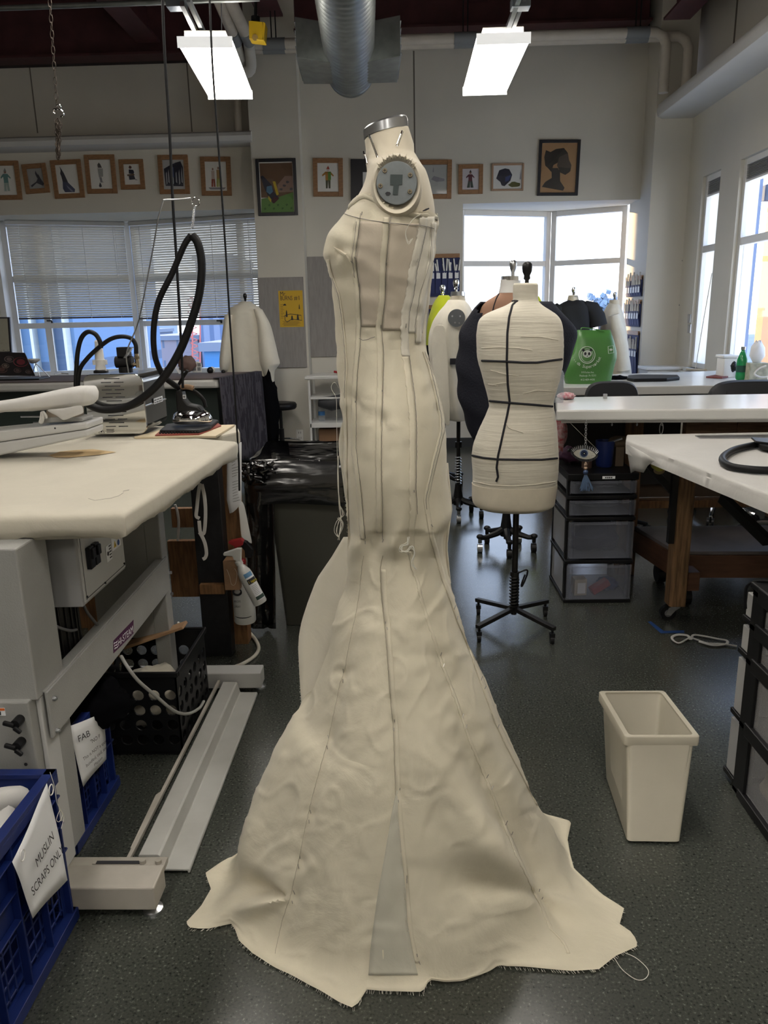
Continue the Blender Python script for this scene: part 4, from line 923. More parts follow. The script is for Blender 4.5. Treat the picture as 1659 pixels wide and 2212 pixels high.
b.tube(pts, .0008, 5, closed=True); b.box(tri.x-.002, tri.x+.002, tri.y-.001, tri.y, tri.z-.003, tri.z+.005); b.build('warning_mark', M['ink'], t, kind='stuff')
b = MB()
for k, w_ in enumerate((.03, .028, .03, .026)): b.box(tri.x+.02, tri.x+.02+w_, tri.y-.001, tri.y, tri.z+.007-k*.004, tri.z+.0085-k*.004)
b.build('printed_lines', M['ink'], t, kind='stuff')
lc_ = V((x1+.0005, BYf+.16, (z0+zt)/2)); b = MB(); b.box(lc_.x-.001, lc_.x+.0006, lc_.y-.05, lc_.y+.06, lc_.z-.014, lc_.z+.008); b.build('label_plate', M['paper'], t)
b = MB()
for k in range(9):
    for z_ in (-.011, -.002): b.box(lc_.x+.0006, lc_.x+.001, lc_.y-.045+k*.011, lc_.y-.045+k*.011+(.008 if (k+int(z_*-500)) % 3 else .004), lc_.z+z_, lc_.z+z_+.005)
b.build('label_print', M['ink'], t, kind='stuff')
# fittings on top
pc = V((AY(218, 800, BYf+.08).x, BYf+.08, zt)); b = MB(); b.lathe([(.020, 0), (.020, .02), (.017, .03), (.019, .05), (.017, .052), (.016, .09), (.012, .10), (.012, .118), (.008, .124)], pc, n=20); b.cbox(pc+V((0, 0, .04)), (.05, .02, .018)); b.build('power_plug', M['whitepl'], t, smooth=True, ang=30)
b = MB(); b.lathe([(.028, 0), (.028, .008), (.02, .012)], pc, n=20); b.build('plug_base', kn, t)
sc = V((AY(272, 800, BYf+.07).x, BYf+.07, zt)); b = MB(); b.cyl(sc, sc+V((0, 0, .022)), .026, n=20); b.build('valve_foot', kn, t)
b = MB(); b.cyl(sc+V((-.034, 0, .04)), sc+V((.03, 0, .04)), .022, n=20); b.build('valve_body', kn, t, smooth=True)
b = MB(); b.cbox(sc+V((.0, 0, .078)), (.045, .04, .036)); b.build('solenoid', kn, t, bev=.003)
b = MB(); b.cyl(sc+V((.03, 0, .03)), sc+V((.045, 0, .03)), .008, n=12); b.cyl(sc+V((.047, 0, .018)), sc+V((.047, 0, .085)), .008, n=12); b.cyl(sc+V((.047, 0, .05)), sc+V((.047, 0, .062)), .011, n=6); b.build('brass_elbow', mat('brass_fitting', (.6, .5, .36), .25, 1), t, smooth=True, kind='stuff')
hel = [sc+V((.020+.001*k+.0*math.cos(k), -.03+.014*math.cos(k*.8), .06+.028*k/40+.004*math.sin(k*.8))) for k in range(41)]
b = MB(); b.tube([sc+V((.010+.006*math.cos(k*.9)+.0006*k, -.03+.008*math.sin(k*.9), .055+.0007*k)) for k in range(60)], .0012, 5); b.build('coil_spring', M['steel'], t)
# spring arm that carries the hose
wr = smooth_path([sc+V((.02, -.03, .0)), sc+V((.022, -.03, .08)), AY(300, 690, BYf), AY(330, 540, BYf)], 4)+smooth_path([AY(342, 470, BYf), AY(352, 436, BYf), AY(357, 432, BYf), AY(385, 431, BYf), AY(412, 428, BYf)], 4)
ts = thing('hose_hanger', 'thin bent wire arm with ring and spring holding up the steam hose loop', 'hose hanger', sc)
b = MB(); b.tube(wr, .0028, 6); b.build('wire_arm', M['steel'], ts, smooth=True)
rc = AY(422, 436, BYf); b = MB()
for k in range(2): b.tube([rc+V((.014*math.cos(a), .004*k, .014*math.sin(a))) for a in (2*PI*i/20 for i in range(20))], .0016, 6, closed=True)
b.build('ring', M['chrome'], ts, smooth=True, kind='stuff')
s0, s1 = AY(420, 445, BYf), AY(415, 495, BYf)
b = MB(); b.tube([s0+(s1-s0)*k/110+V((.004*math.cos(k*.9), .004*math.sin(k*.9), 0)) for k in range(111)], .0016, 4); b.build('tension_spring', M['steel'], ts)
# hoses
def hose(pts, r, lb, Y=None, name='steam_hose'):
    b = MB(); b.tube(smooth_path([AY(p[0], p[1], p[2] if len(p) > 2 else Y) for p in pts], 8), r, 12); return b.build(name, M['rubber'], smooth=True, ang=80, label=lb, cat='hose')
hose([(415, 508), (427, 525), (435, 560), (435, 600), (427, 650), (408, 710), (385, 765), (350, 820), (310, 858), (270, 880), (225, 885), (195, 876), (188, 868), (178, 858)], .0145, 'thick black hose sagging across the front of the boiler, right half of the loop', BYf-.03)
hose([(413, 508, 2.86), (398, 530, 2.86), (372, 590, 2.86), (343, 650, 2.86), (332, 710, 2.86), (335, 770, 2.88), (352, 810, 2.92), (372, 828, 2.95), (388, 840, 2.98)], .011, 'black hose forming the left half of the tall loop and running down into the iron')
hose([(405, 800, 2.96), (386, 832, 2.98), (392, 845, 2.99)], .006, 'short thin black cable beside the hose at the top of the iron handle')
hose([(218, 752), (216, 738), (206, 722), (190, 717), (176, 730), (168, 760), (165, 800), (164, 835), (166, 870)], .0085, 'black cable arching from the white plug down behind the sleeve board', BYf+.05, 'power_cable')
hose([(294, 764), (293, 745), (283, 731), (262, 727), (238, 733), (212, 752), (188, 775), (172, 800), (168, 840), (168, 868)], .008, 'black hose arching from the brass elbow over to the left of the boiler', BYf+.05)
# iron on its rest
t = thing('steam_iron', 'chrome steam iron with black body and cork-topped handle, resting on a black mat', 'iron', AZ(415, 925, Z2))
ic = V((AY(415, 900, 2.98).x, 2.98, Z2+.035))
prof = [(-.062, 0, .0), (-.064, .02, .0), (-.055, .045, .0), (-.03, .060, .0)]
rings = []
for sx_, sy_, z in ((.072, .052, .0), (.078, .056, .008), (.078, .056, .02), (.070, .050, .036), (.05, .034, .050), (.03, .02, .054)):
    rings.append([ic+V((sx_*math.cos(a), sy_*math.sin(a), z)) for a in (2*PI*i/32 for i in range(32))])
b = MB(); b.loft(rings); b.build('chrome_body', M['chrome'], t, smooth=True, ang=60)
b = MB(); b.prism([ic+V((x, -.028, z)) for x, z in ((-.052, .045), (.05, .045), (.035, .066), (-.005, .075), (-.02, .095), (-.028, .135), (-.050, .128), (-.052, .09))], (0, .056, 0)); b.build('black_body', kn, t, bev=.006)
b = MB(); b.tube(smooth_path([ic+V(p) for p in ((-.045, 0, .13), (-.01, 0, .132), (.025, 0, .118), (.05, 0, .09), (.056, 0, .06))], 5), .009, 10, flat=.7); b.build('handle_hoop', kn, t, smooth=True)
b = MB(); b.tube(smooth_path([ic+V(p) for p in ((-.035, 0, .138), (-.01, 0, .140), (.015, 0, .134))], 5), .011, 10); b.build('cork_grip', mat('cork', (.27, .17, .10), .8, var=.3, vs=80), t, smooth=True)
b = MB(); b.box(ic.x-.022, ic.x-.010, ic.y-.0295, ic.y-.028, ic.z+.098, ic.z+.113); b.build('sticker', M['paper'], t); b = MB(); b.box(ic.x-.020, ic.x-.017, ic.y-.0300, ic.y-.0295, ic.z+.101, ic.z+.110); b.box(ic.x-.0155, ic.x-.0125, ic.y-.0300, ic.y-.0295, ic.z+.101, ic.z+.110); b.build('sticker_print', M['ink'], t, kind='stuff')
t = thing('iron_rest', 'black ribbed rubber iron rest on a red sheet under the iron', 'iron rest', AZ(412, 935, Z2))
b = MB(); b.prism([AZ(x, y, Z2+.009) for x, y in ((335, 942), (350, 929), (470, 915), (478, 921), (430, 940))], (0, 0, .004)); b.build('red_sheet', mat('red_rubber', (.22, .035, .02), .6), t)
b = MB(); b.prism([AZ(x, y, Z2+.013) for x, y in ((345, 936), (360, 922), (455, 910), (472, 913), (455, 928), (430, 936))], (0, 0, .012)); b.build('rubber_mat', M['rubber'], t, bev=.003)
b = MB()
for k in range(14): f = k/13; p = AZ(346+f*82, 937-f*1.5, Z2+.028); b.cyl(p, p+V((0, 0, .006)), .004, n=6)
b.build('nub', M['rubber'], t, kind='stuff')
# hanging cords and chain
def cord(pts, r, lb, Y, name='black_cable', m=None): b = MB(); b.tube(smooth_path([AY(x, y, Y) for x, y in pts], 6), r, 8); return b.build(name, m or M['rubber'], smooth=True, label=lb, cat='cable')
cord([(350, -40), (351, 0), (356, 120), (366, 280), (373, 430), (380, 540), (388, 680), (393, 780), (395, 838)], .0052, 'thicker black cord hanging from the ceiling down to the iron', 2.96)
cord([(451, -40), (453, 0), (459, 140), (472, 320), (486, 520), (497, 700), (506, 830), (512, 930), (516, 1000), (517, 1060)], .0036, 'thin black cord hanging across the left ceiling light to the bench corner', 2.9)
t = thing('hanging_chain', 'rusty hanging chain with an S-hook and a bundled tail, near the top left', 'chain', AY(128, 345, 3.2))
chm = mat('rusty_chain', (.055, .042, .033), .5, .6)
def link(b, c, d, n_, L=.016, W_=.0065, r=.0013):
    d = V(d).normalized(); s = d.cross(n_).normalized()
    b.tube([c+d*L*math.sin(a)+s*W_*math.cos(a) for a in (2*PI*i/12 for i in range(12))], r, 5, closed=True)
P0, P1 = AY(106, -20, 3.2), AY(123, 232, 3.2); n = int((P1-P0).length/.026)
for i in range(n):
    b = MB(); link(b, P0+(P1-P0)*(i+.5)/n, P1-P0, V((0, 1, 0)) if i % 2 else V((.7, .7, 0)), .0155); b.build('chain_link', chm, t, smooth=True)
b = MB(); rr = random.Random(7)
for k in range(46):
    f = k/46; p = AY(126+rr.uniform(-5, 5)*(1-f*.7), 262+f*78, 3.2+rr.uniform(-.008, .008)); link(b, p, V((rr.uniform(-.2, .2), 0, 1)), V((rr.uniform(-1, 1), 1, 0)), .0125, .006, .0016)
b.build('chain_bundle', chm, t, smooth=True, kind='stuff')
b = MB(); b.tube(smooth_path([AY(x, y, 3.18) for x, y in ((122, 228), (128, 226), (131, 231), (125, 236), (117, 236), (115, 242), (119, 246))], 5), .003, 8); b.tube(smooth_path([AY(x, y, 3.18) for x, y in ((122, 236), (130, 236), (137, 243), (136, 251), (131, 252))], 5), .003, 8); b.build('hook', M['chrome'], t, smooth=True, kind='stuff')
# ================================================================ CRATES, BINS, LEFT BACKGROUND
def crate(name, lb, x0, x1, y0, y1, h, m, tiers=3):
    t = thing(name, lb, 'crate', ((x0+x1)/2, (y0+y1)/2, 0)); z0 = .003; g = .018; r = .02
    b = MB(); b.box(x0, x1, y0, y1, z0, z0+.02); b.build('crate_floor', m, t)
    # four panels: inner wall, rim, horizontal tiers, upright ribs, lattice in the lower part
    for sd_ in range(4):
        b = MB()
        if sd_ < 2: L = y1-y0; xs = x0 if sd_ == 0 else x1; mx = Matrix(((0, -1 if sd_ == 0 else 1, 0, xs), (1, 0, 0, y0), (0, 0, 1, 0), (0, 0, 0, 1)))
        else: L = x1-x0; ys = y0 if sd_ == 2 else y1; mx = Matrix(((1, 0, 0, x0), (0, -1 if sd_ == 3 else 1, 0, ys), (0, 0, 1, 0), (0, 0, 0, 1)))
        if sd_ >= 2: mx = Matrix(((1, 0, 0, x0), (0, 1 if sd_ == 2 else -1, 0, ys), (0, 0, 1, 0), (0, 0, 0, 1)))
        if sd_ < 2: mx = Matrix(((0, 1 if sd_ == 0 else -1, 0, xs), (1, 0, 0, y0), (0, 0, 1, 0), (0, 0, 0, 1)))
        # local: x along, y inwards, z up
        top0 = h*.48
        b.box(0, L, g, g+.003, top0, h-.01, mx)                       # solid upper wall
        b.box(0, L, 0, g+.006, h-.012, h, mx); b.box(0, L, 0, .003, h-.035, h-.012, mx)
        for k in range(1, tiers+1): z = top0+(h-top0)*(k-1)/tiers; b.box(0, L, .002, g, z, z+.004, mx)
        n = 4
        for k in range(n+1):
            x = .02+(L-.04)*k/n; b.box(x-.002, x+.002, .001, g, z0+.02, h-.012, mx)
        for k in (0, 1): x = k*(L-.035); b.box(x, x+.035, g-.002, g+.001, z0, h, mx)
        nb = 12
        for k in range(nb+1): x = .04+(L-.08)*k/nb; b.box(x-.003, x+.003, g, g+.003, z0+.04, top0, mx)
        for k in range(4): z = z0+.05+(top0-.05)*k/4; b.box(.03, L-.03, g, g+.003, z-.003, z+.003, mx)
        b.box(0, L, -.004, g, z0, z0+.03, mx)
        b.build('crate_side', m, t, bev=.0015)
    return t
crate('plastic_crate', 'nearest blue plastic crate, full of cream muslin scraps, in the bottom left corner', -1.16, -.805, 1.08, 1.52, .41, M['bluepl'])
crate('plastic_crate', 'blue plastic crate under the ironing table with a partly hidden fabric sign', -1.25, -.90, 1.74, 2.06, .33, M['bluepl'])
# black milk crate with round holes
def hole_panel(b, o, xd, L, H, cols, rows, rr_, z0, th, inn):
    """panel with round holes: each cell a ring of quads between square and circle"""
    zd = V((0, 0, 1)); cw = L/cols; chh = (H-z0)/rows
    b.prism([o, o+xd*L, o+xd*L+zd*z0, o+zd*z0], inn*th)
    for i in range(cols):
        for j in range(rows):
            c = o+xd*(cw*(i+.5))+zd*(z0+chh*(j+.5)); n = 16; sq = []; ci = []
            for k in range(n):
                a = 2*PI*k/n+PI/4; cs, sn = math.cos(a), math.sin(a); s_ = 1/max(abs(cs), abs(sn))
                sq.append(c+xd*(cs*s_*cw/2)+zd*(sn*s_*chh/2)); ci.append(c+xd*(cs*rr_)+zd*(sn*rr_))
            b.loft([[p+inn*th for p in ci], ci, sq, [p+inn*th for p in sq], [p+inn*th for p in ci]], True, False, False)
t = thing('milk_crate', 'black square crate with rows of round holes under the ironing table', 'crate', (-.90, 2.4, 0))
cx0, cx1, cy0, cy1, ch_ = -1.06, -.745, 2.225, 2.58, .285
for o, xd, L, inn in ((V((cx0, cy0, .01)), V((1, 0, 0)), cx1-cx0, V((0, 1, 0))), (V((cx0, cy1, .01)), V((1, 0, 0)), cx1-cx0, V((0, -1, 0))), (V((cx1, cy0, .01)), V((0, 1, 0)), cy1-cy0, V((-1, 0, 0))), (V((cx0, cy0, .01)), V((0, 1, 0)), cy1-cy0, V((1, 0, 0)))):
    b = MB(); hole_panel(b, o, xd, L, ch_-.05, 6, 4, .019, .02, .006, inn); b.prism([o+V((0, 0, ch_-.05)), o+xd*L+V((0, 0, ch_-.05)), o+xd*L+V((0, 0, ch_)), o+V((0, 0, ch_))], inn*.006); b.build('perforated_side', M['black'], t)
b = MB(); b.box(cx0, cx1, cy0, cy1, .004, .012); b.build('crate_floor', M['black'], t)
b = MB(); z = ch_+.01
for q in ((cx0-.008, cx1+.008, cy0-.010, cy0+.002), (cx0-.008, cx1+.008, cy1-.002, cy1+.010), (cx0-.010, cx0+.002, cy0, cy1), (cx1-.002, cx1+.010, cy0, cy1)): b.box(*q, z-.01, z+.008)
b.build('rim', M['black'], t, bev=.003)
# scraps inside: crumpled rolls
def crumple(name, c, s, m, lb, seed, roll=None, grp=None, parent=None):
    b = MB(); c = V(c); s = V(s); n, k = 28, 16; rings = []
    for j in range(k+1):
        ph = PI*(j+.01)/(k+.02); r = []
        for i in range(n):
            th = 2*PI*i/n; d = V((math.sin(ph)*math.cos(th), math.sin(ph)*math.sin(th), math.cos(ph)))
            f = 1+.30*noise.noise(d*2.2+V((seed, 0, 0)))+.14*noise.noise(d*6+V((0, seed, 0))); r.append(c+V((d.x*s.x*f, d.y*s.y*f, d.z*s.z*f)))
        rings.append(r)
    b.loft(rings); return b.build(name, m, parent, smooth=True, ang=75, label=lb, cat=None if parent else 'fabric scrap', group=grp)
crumple('muslin_scrap', (-.90, 1.40, .31), (.075, .10, .07), M['coverw'], 'crumpled pale muslin scrap at the back of the nearest blue crate', 1)
crumple('muslin_scrap', (-.885, 1.26, .31), (.06, .08, .07), M['cover'], 'yellowish muslin scrap bunched in the middle of the nearest blue crate', 2)
crumple('muslin_scrap', (-1.06, 1.22, .29), (.08, .12, .08), M['muslinw'], 'white muslin scrap against the left side of the nearest blue crate', 3)
crumple('muslin_scrap', (-.98, 1.27, .20), (.14, .16, .12), M['cover'], 'muslin scraps filling the lower part of the nearest blue crate', 4)
b = MB(); b.tube(smooth_path([V((-1.08, 1.28, .38)), V((-.98, 1.34, .40)), V((-.90, 1.42, .395)), V((-.86, 1.47, .37))], 5), [.022]*5+[.026]*10+[.02], 14); b.build('muslin_roll', M['coverw'], smooth=True, label='rolled strip of pale muslin lying across the back of the nearest blue crate', cat='fabric scrap')
crumple('muslin_scrap', (-.90, 2.42, .12), (.10, .12, .09), M['cover'], 'cream fabric glimpsed through the holes of the black crate', 6)
crumple('black_fabric', (-.935, 2.02, .30), (.11, .10, .075), mat('black_fabric', (.003, .003, .004), .95, spec=.05), 'black fabric bundle spilling over the second blue crate', 8)
crumple('yellow_bundle', (-1.10, 2.0, .36), (.06, .06, .05), mat('olive_yellow', (.35, .30, .04), .7), 'olive yellow item at the back of the second blue crate', 9)
b = MB(); b.prism([V((-1.0, 2.44, .29)), V((-.80, 2.50, .34)), V((-.795, 2.50, .332)), V((-.99, 2.44, .282))], (0, .06, 0)); b.build('wooden_hanger', mat('tan_hanger_wood', (.35, .21, .11), .5), label='tan wooden piece lying in the black crate', cat='hanger')
# signs tied to the crates
def sign(name, P4, lb, nx=8, wob=.006, nrm=V((1, 0, 0))):
    t = thing(name, lb, 'sign', (P4[2]+P4[3])/2); g = []
    for j in range(nx+1):
        v = j/nx; r = []
        for i in range(nx+1):
            u = i/nx; p = (P4[0]*(1-u)+P4[1]*u)*(1-v)+(P4[3]*(1-u)+P4[2]*u)*v
            r.append(p+nrm*(.004+wob*math.sin(u*5+v*3)+wob*.5*math.sin(v*7-u*2)))
        g.append(r)
    b = MB(); b.grid(g); b.build('sheet', M['paper'], t, smooth=True, solid=.0005)
    return t
XC = -.795
A, B_, C_, D_ = [AX(*p, XC) for p in ((22, 1862), (100, 1692), (141, 1901), (66, 1984))]
t = sign('muslin_sign', (A, B_, C_, D_), 'white sheet reading MUSLIN SCRAPS ONLY tied to the nearest blue crate', wob=.002)
xd = (C_-D_+B_-A)/2; yd = (A-D_+B_-C_)/2
ox = XC+.0105
def onsign(P4, u, v): p = (P4[3]*(1-u)+P4[2]*u)*(1-v)+(P4[0]*(1-u)+P4[1]*u)*v; return V((max(q.x for q in P4)+.013, p.y, p.z))
P4 = (A, B_, C_, D_)
def slant(s_, P4, u0, u1, v, h, t, ser=0):
    p, q = onsign(P4, u0, v), onsign(P4, u1, v); d = q-p; upv = (onsign(P4, u0, v+.1)-p); return text(s_, p, d, upv, h, M['ink'], t, width=d.length, bold=0)
slant('MUSLIN', P4, .30, .78, .56, .034, t); slant('SCRAPS ONLY', P4, .07, .95, .33, .034, t)
for u, v in ((.10, .93), (.93, .96)):
    p = onsign(P4, u, v); b = MB(); b.tube([p+V((.002, .010*math.cos(a), .012*math.sin(a)+.006)) for a in (2*PI*k/12 for k in range(12))], .0014, 5, closed=True); b.build('zip_tie', M['whitepl'], t)
XC2 = -.893
P4b = [AX(*p, XC2) for p in ((143, 1568), (226, 1556), (226, 1592), (175, 1700))]
P4b = [AX(*p, XC2) for p in ((143, 1570), (222, 1540), (226, 1640), (176, 1700))]
t = sign('fabric_sign', P4b, 'white printed sheet tied to the blue crate under the table, partly covered by black fabric', wob=.002)
P4b = tuple(P4b)
slant('FAB', P4b, .08, .42, .72, .030, t); slant('"NO F', P4b, .40, .72, .58, .018, t); slant('This is NOT a spot', P4b, .10, .93, .40, .016, t); slant('bundled, tied, and', P4b, .14, .93, .27, .016, t); slant('Please', P4b, .40, .72, .16, .014, t)
b = MB(); rr = random.Random(1); b.tube(smooth_path([AX(x, y, -.79) for x, y in ((108, 1668), (118, 1700), (122, 1730), (128, 1745), (135, 1760), (128, 1775), (122, 1770), (130, 1750), (138, 1765), (132, 1790))], 4), .0007, 4); b.build('thread_tangle', M['thread'], label='tangled white threads caught on the rim corner of the nearest crate', cat='thread')
# white cable on the floor and cable loops
b = MB(); b.tube(smooth_path([AZ(x, y, .008) for x, y in ((385, 1345), (400, 1362), (410, 1375))]+[AZ(x, y, .008) for x, y in ((440, 1442),)], 5), .006, 8); b.build('floor_cable', M['whitepl'], smooth=True, label='short run of white cable on the floor behind the ironing table', cat='cable')
b = MB(); b.tube(smooth_path([AZ(x, y, .009) for x, y in ((535, 1362), (552, 1382), (559, 1400), (552, 1415), (535, 1428), (515, 1438), (495, 1444))], 6), .008, 10); b.build('floor_hose', mat('cream_hose', (.55, .52, .44), .5), smooth=True, label='pale curved hose on the floor beside the brown bench post', cat='hose')
b = MB(); b.tube(smooth_path([AX(262, 1418, XS+.01), AX(275, 1440, -.80), AX(300, 1472, -.78), AX(335, 1502, -.76), AX(375, 1535, -.74), AX(405, 1542, -.735), AX(430, 1530, -.73), AX(440, 1515, -.73)], 6), .0052, 10); b.build('grey_cable', mat('pale_grey_cable', (.36, .36, .34), .5), smooth=True, label='pale grey cable sagging from the cross bar to the foot pedal rail', cat='cable')
# cream waste bin on the right of the gown
t = thing('cream_waste_bin', 'empty slim cream plastic waste bin standing alone on the floor at right', 'bin', (.66, 1.92, 0))
M['cream'] = mat('cream_plastic', (.50, .465, .375), .42, var=.07, vs=6)
fl = [AZ(1354, 1822, 0), AZ(1470, 1824, 0), AZ(1414, 1690, 0), AZ(1308, 1680, 0)]
HB = .245
for hb in (HB,):
    rim = [AZ(1350, 1592, hb), AZ(1514, 1592, hb), AZ(1435, 1491, hb), AZ(1292, 1492, hb)]
print('bin', fl, rim)
def rr4(P, r, n=5):
    out = []
    for i in range(4):
        p = P[i]; a = (P[i-1]-p).normalized(); c = (P[(i+1) % 4]-p).normalized()
        for k in range(n+1): t_ = k/n; out.append(p+a*r*(1-t_)**2+c*r*t_**2)
    return out
cm = sum(rim, V((0, 0, 0)))/4
def ins(P, f, z): c = sum(P, V((0, 0, 0)))/4; return [V((c.x+(p.x-c.x)*f, c.y+(p.y-c.y)*f, z)) for p in P]
rx0, rx1 = rim[0].x, rim[1].x; ry0 = (rim[0].y+rim[1].y)/2; ry1 = (rim[2].y+rim[3].y)/2
b = MB(); outer = [ins(fl, .985, .001), ins(fl, 1, .006)]
up1 = [V((rim[i].x+(cm.x-rim[i].x)*.10, rim[i].y+(cm.y-rim[i].y)*.06, HB-.02)) for i in range(4)]
rg = [rr4(ins(fl, .95, .001), .012), rr4(ins(fl, 1, .008), .014), rr4(up1, .014)]
b.loft(rg, True, True, False)
inn_ = [V((rim[i].x+(cm.x-rim[i].x)*.15, rim[i].y+(cm.y-rim[i].y)*.085, HB-.006)) for i in range(4)]
b.loft([rr4(inn_, .012), rr4(ins(fl, .93, .012), .012)], True, False, True)
b.build('bin_body', M['cream'], t, smooth=True, ang=50)
b = MB(); b.loft([rr4([V((p.x, p.y, HB-.028)) for p in up1], .014), rr4([V((p.x, p.y, HB-.028)) for p in rim], .014), rr4([V((p.x, p.y, HB-.002)) for p in rim], .014), rr4(ins(rim, .985, HB), .013), rr4([V((p.x, p.y, HB)) for p in inn_], .012), rr4([V((p.x, p.y, HB-.007)) for p in inn_], .012)], True, False, False); b.build('rolled_rim', M['cream'], t, smooth=True, ang=50)

# big waste bin with black liner
t = thing('lined_waste_bin', 'tall grey waste bin overhung by a shiny black liner, left of the gown', 'bin', (-.45, 3.35, 0))
gx0, gx1 = AY(588, 1100, 3.3).x, -.24
b = MB(); b.loft([rr4([V((gx0+.03, 3.31, .002)), V((gx1-.02, 3.31, .002)), V((gx1-.02, 3.68, .002)), V((gx0+.03, 3.68, .002))], .02), rr4([V((gx0-.012, 3.278, .61)), V((gx1-.005, 3.278, .61)), V((gx1-.005, 3.73, .61)), V((gx0-.012, 3.73, .61))], .03)], True, True, False); b.build('bin_body', mat('dark_grey_plastic', (.055, .055, .045), .5), t, smooth=True, ang=50)
linm = mat('black_liner', (.004, .004, .005), .2, bump=.9, bs=4, spec=.9, stretch=(1, 1, 3.5))
def liner(P0, P1, z0, z1, seed, bul=.02, n=44, m_=14):
    pass
q0 = [V((gx0-.10, 3.23, 0)), V((gx1+.01, 3.24, 0)), V((gx1+.02, 3.78, 0)), V((gx0-.10, 3.78, 0))]
base = around(rr4(q0, .05, 4), .012); cc = sum(base, V((0, 0, 0)))/len(base); rings = []
for k in range(20):
    f = k/19; z = .80-(.80-.60)*f; r = []
    for i, p in enumerate(base):
        d = (p-cc).normalized(); w_ = .016*noise.noise(V((i*.03, z*20, 1)))+.004*noise.noise(V((i*.06+z*16, z*40, 2))); e = .012*math.sin(f*PI)-(.03*(1-f)**4)
        r.append(V((p.x, p.y, 0))+d*(w_+e)+V((0, 0, z+.012*noise.noise(V((i*.04, f*3, 5))))))
    rings.append(r)
inner = [[V((p.x, p.y, 0))+(cc-p).normalized()*(.02+.05*f)+V((0, 0, .80-.25*f+.010*noise.noise(V((i*.1, f*4, 9))))) for i, p in enumerate(base)] for f in (0, .3, .6, 1)]
b = MB(); b.loft(list(reversed(inner))+rings, True, False, False); b.build('black_liner', linm, t, smooth=True, ang=80)
# bag tail hanging at the left side down to the floor
g = []
for j in range(30):
    f = j/29; y = 1000+f*358; r = []
    for i in range(14):
        u = i/13; xl, xr = 527+12*f, 590+6*f; p = AY(xl+(xr-xl)*u, y, 3.24+.05*math.sin(u*9+f*2)*.4+.02*noise.noise(V((u*5, f*8, 3)))); p.z = max(.01, p.z); r.append(p)
    g.append(r)
b = MB(); b.grid(g); b.build('liner_tail', linm, t, smooth=True, solid=.004)
b = MB(); rr = random.Random(6)
for k in range(26):
    c = AY(rr.uniform(528, 580), rr.uniform(998, 1040), 3.20+rr.uniform(-.01, .02)); b.tube(smooth_path([c+V((rr.uniform(-.03, .03), rr.uniform(-.01, .01), rr.uniform(-.02, .02))) for _ in range(4)], 4), rr.uniform(.004, .009), 6)
b.build('gathered_knot', linm, t, smooth=True, kind='stuff')
# spray bottles
def bottle(name, lb, base_px, top_px, Yd, r, capm, trigm, tilt_label, neckm):
    pass
BS = mat('white_bottle', (.66, .66, .64), .3)
t = thing('spray_bottle', 'white spray bottle with yellow-lettered label, tilted, hanging by its trigger from the wood block', 'spray bottle', AY(556, 1310, 2.92))
p0, p1 = AY(563, 1303, 2.92), AY(517, 1217, 2.93); ax_ = (p1-p0).normalized(); L = (p1-p0).length; rB = .029
sd1 = ax_.cross(V((0, 1, 0))).normalized()
b = MB(); b.lathe([(rB*.9, 0), (rB, .005), (rB, L*.70), (rB*.92, L*.80), (rB*.62, L*.90), (.012, L*.96), (.012, L)], p0, ax_, 28); bt_ = b.build('bottle_body', BS, t, smooth=True, ang=50)
b = MB(); b.lathe([(.0155, 0), (.0155, .016), (.012, .02)], p0+ax_*L*.97, ax_, 20); b.build('screw_cap', BS, t, smooth=True, ang=30)
tp_ = [AY(x, y, 2.93) for x, y in ((506, 1208), (521, 1214), (522, 1184), (512, 1184), (483, 1194), (484, 1199), (503, 1200))]
b = MB(); b.prism([q+V((0, -.012, 0)) for q in tp_], (0, .022, 0)); b.build('trigger_head', BS, t, bev=.003)
def wrap(u0, u1, v0, v1, m, name, off=.0008, n=8):   # patch on the bottle wall: u angle towards camera, v along the axis
    g = []
    fwd = (V((0, -1, 0))-ax_*(-ax_.y)).normalized(); rt = ax_.cross(fwd).normalized()
    if rt.x < 0: rt = -rt
    for j in range(2):
        v = v0+(v1-v0)*j; g.append([p0+ax_*L*v+(fwd*math.cos(a)+rt*math.sin(a))*(rB+off) for a in (u0+(u1-u0)*i/n for i in range(n+1))])
    b = MB(); b.grid(g); return b.build(name, m, t, smooth=True)
wrap(.1, 1.5, .10, .66, M['paper'], 'label'); wrap(.1, 1.5, .50, .62, M['ink'], 'label_band', .0012); wrap(.1, 1.5, .12, .20, mat('dark_green_ink', (.03, .06, .05), .5), 'label_band', .0012); wrap(.05, 1.3, .66, .76, mat('sky_blue_print', (.12, .28, .5), .5), 'label_band', .0010)
fwd = (V((0, -1, 0))-ax_*(-ax_.y)).normalized(); rt = ax_.cross(fwd).normalized(); rt = rt if rt.x > 0 else -rt
text('Niagara', p0+ax_*L*.525+(fwd*math.cos(.35)+rt*math.sin(.35))*(rB+.002)-rt*.004, rt*.8-fwd*.35, ax_, .016, mat('yellow_ink', (.75, .62, .02), .5), t, width=.034)
b = MB()
for k in range(7): c0_ = p0+ax_*L*(.24+.034*k); b.tube([c0_+(fwd*math.cos(a)+rt*math.sin(a))*(rB+.0015) for a in (.3, .5, .7, .9, 1.05)], .0005, 4)
for k in range(12): c0_ = p0+ax_*L*(.18+.045*k); b.tube([c0_+(fwd*math.cos(a)+rt*math.sin(a))*(rB+.0008) for a in (-.9, -.7, -.55)], .0004, 4)
b.build('small_print', M['ink'], t, kind='stuff')
t = thing('spray_bottle', 'upright white spray bottle with red and black trigger, behind the tilted one', 'spray bottle', AY(530, 1345, 3.0))
q0 = AY(530, 1342, 3.0); q1 = AY(533, 1218, 3.0); L2_ = q1.z-q0.z; rC = .046
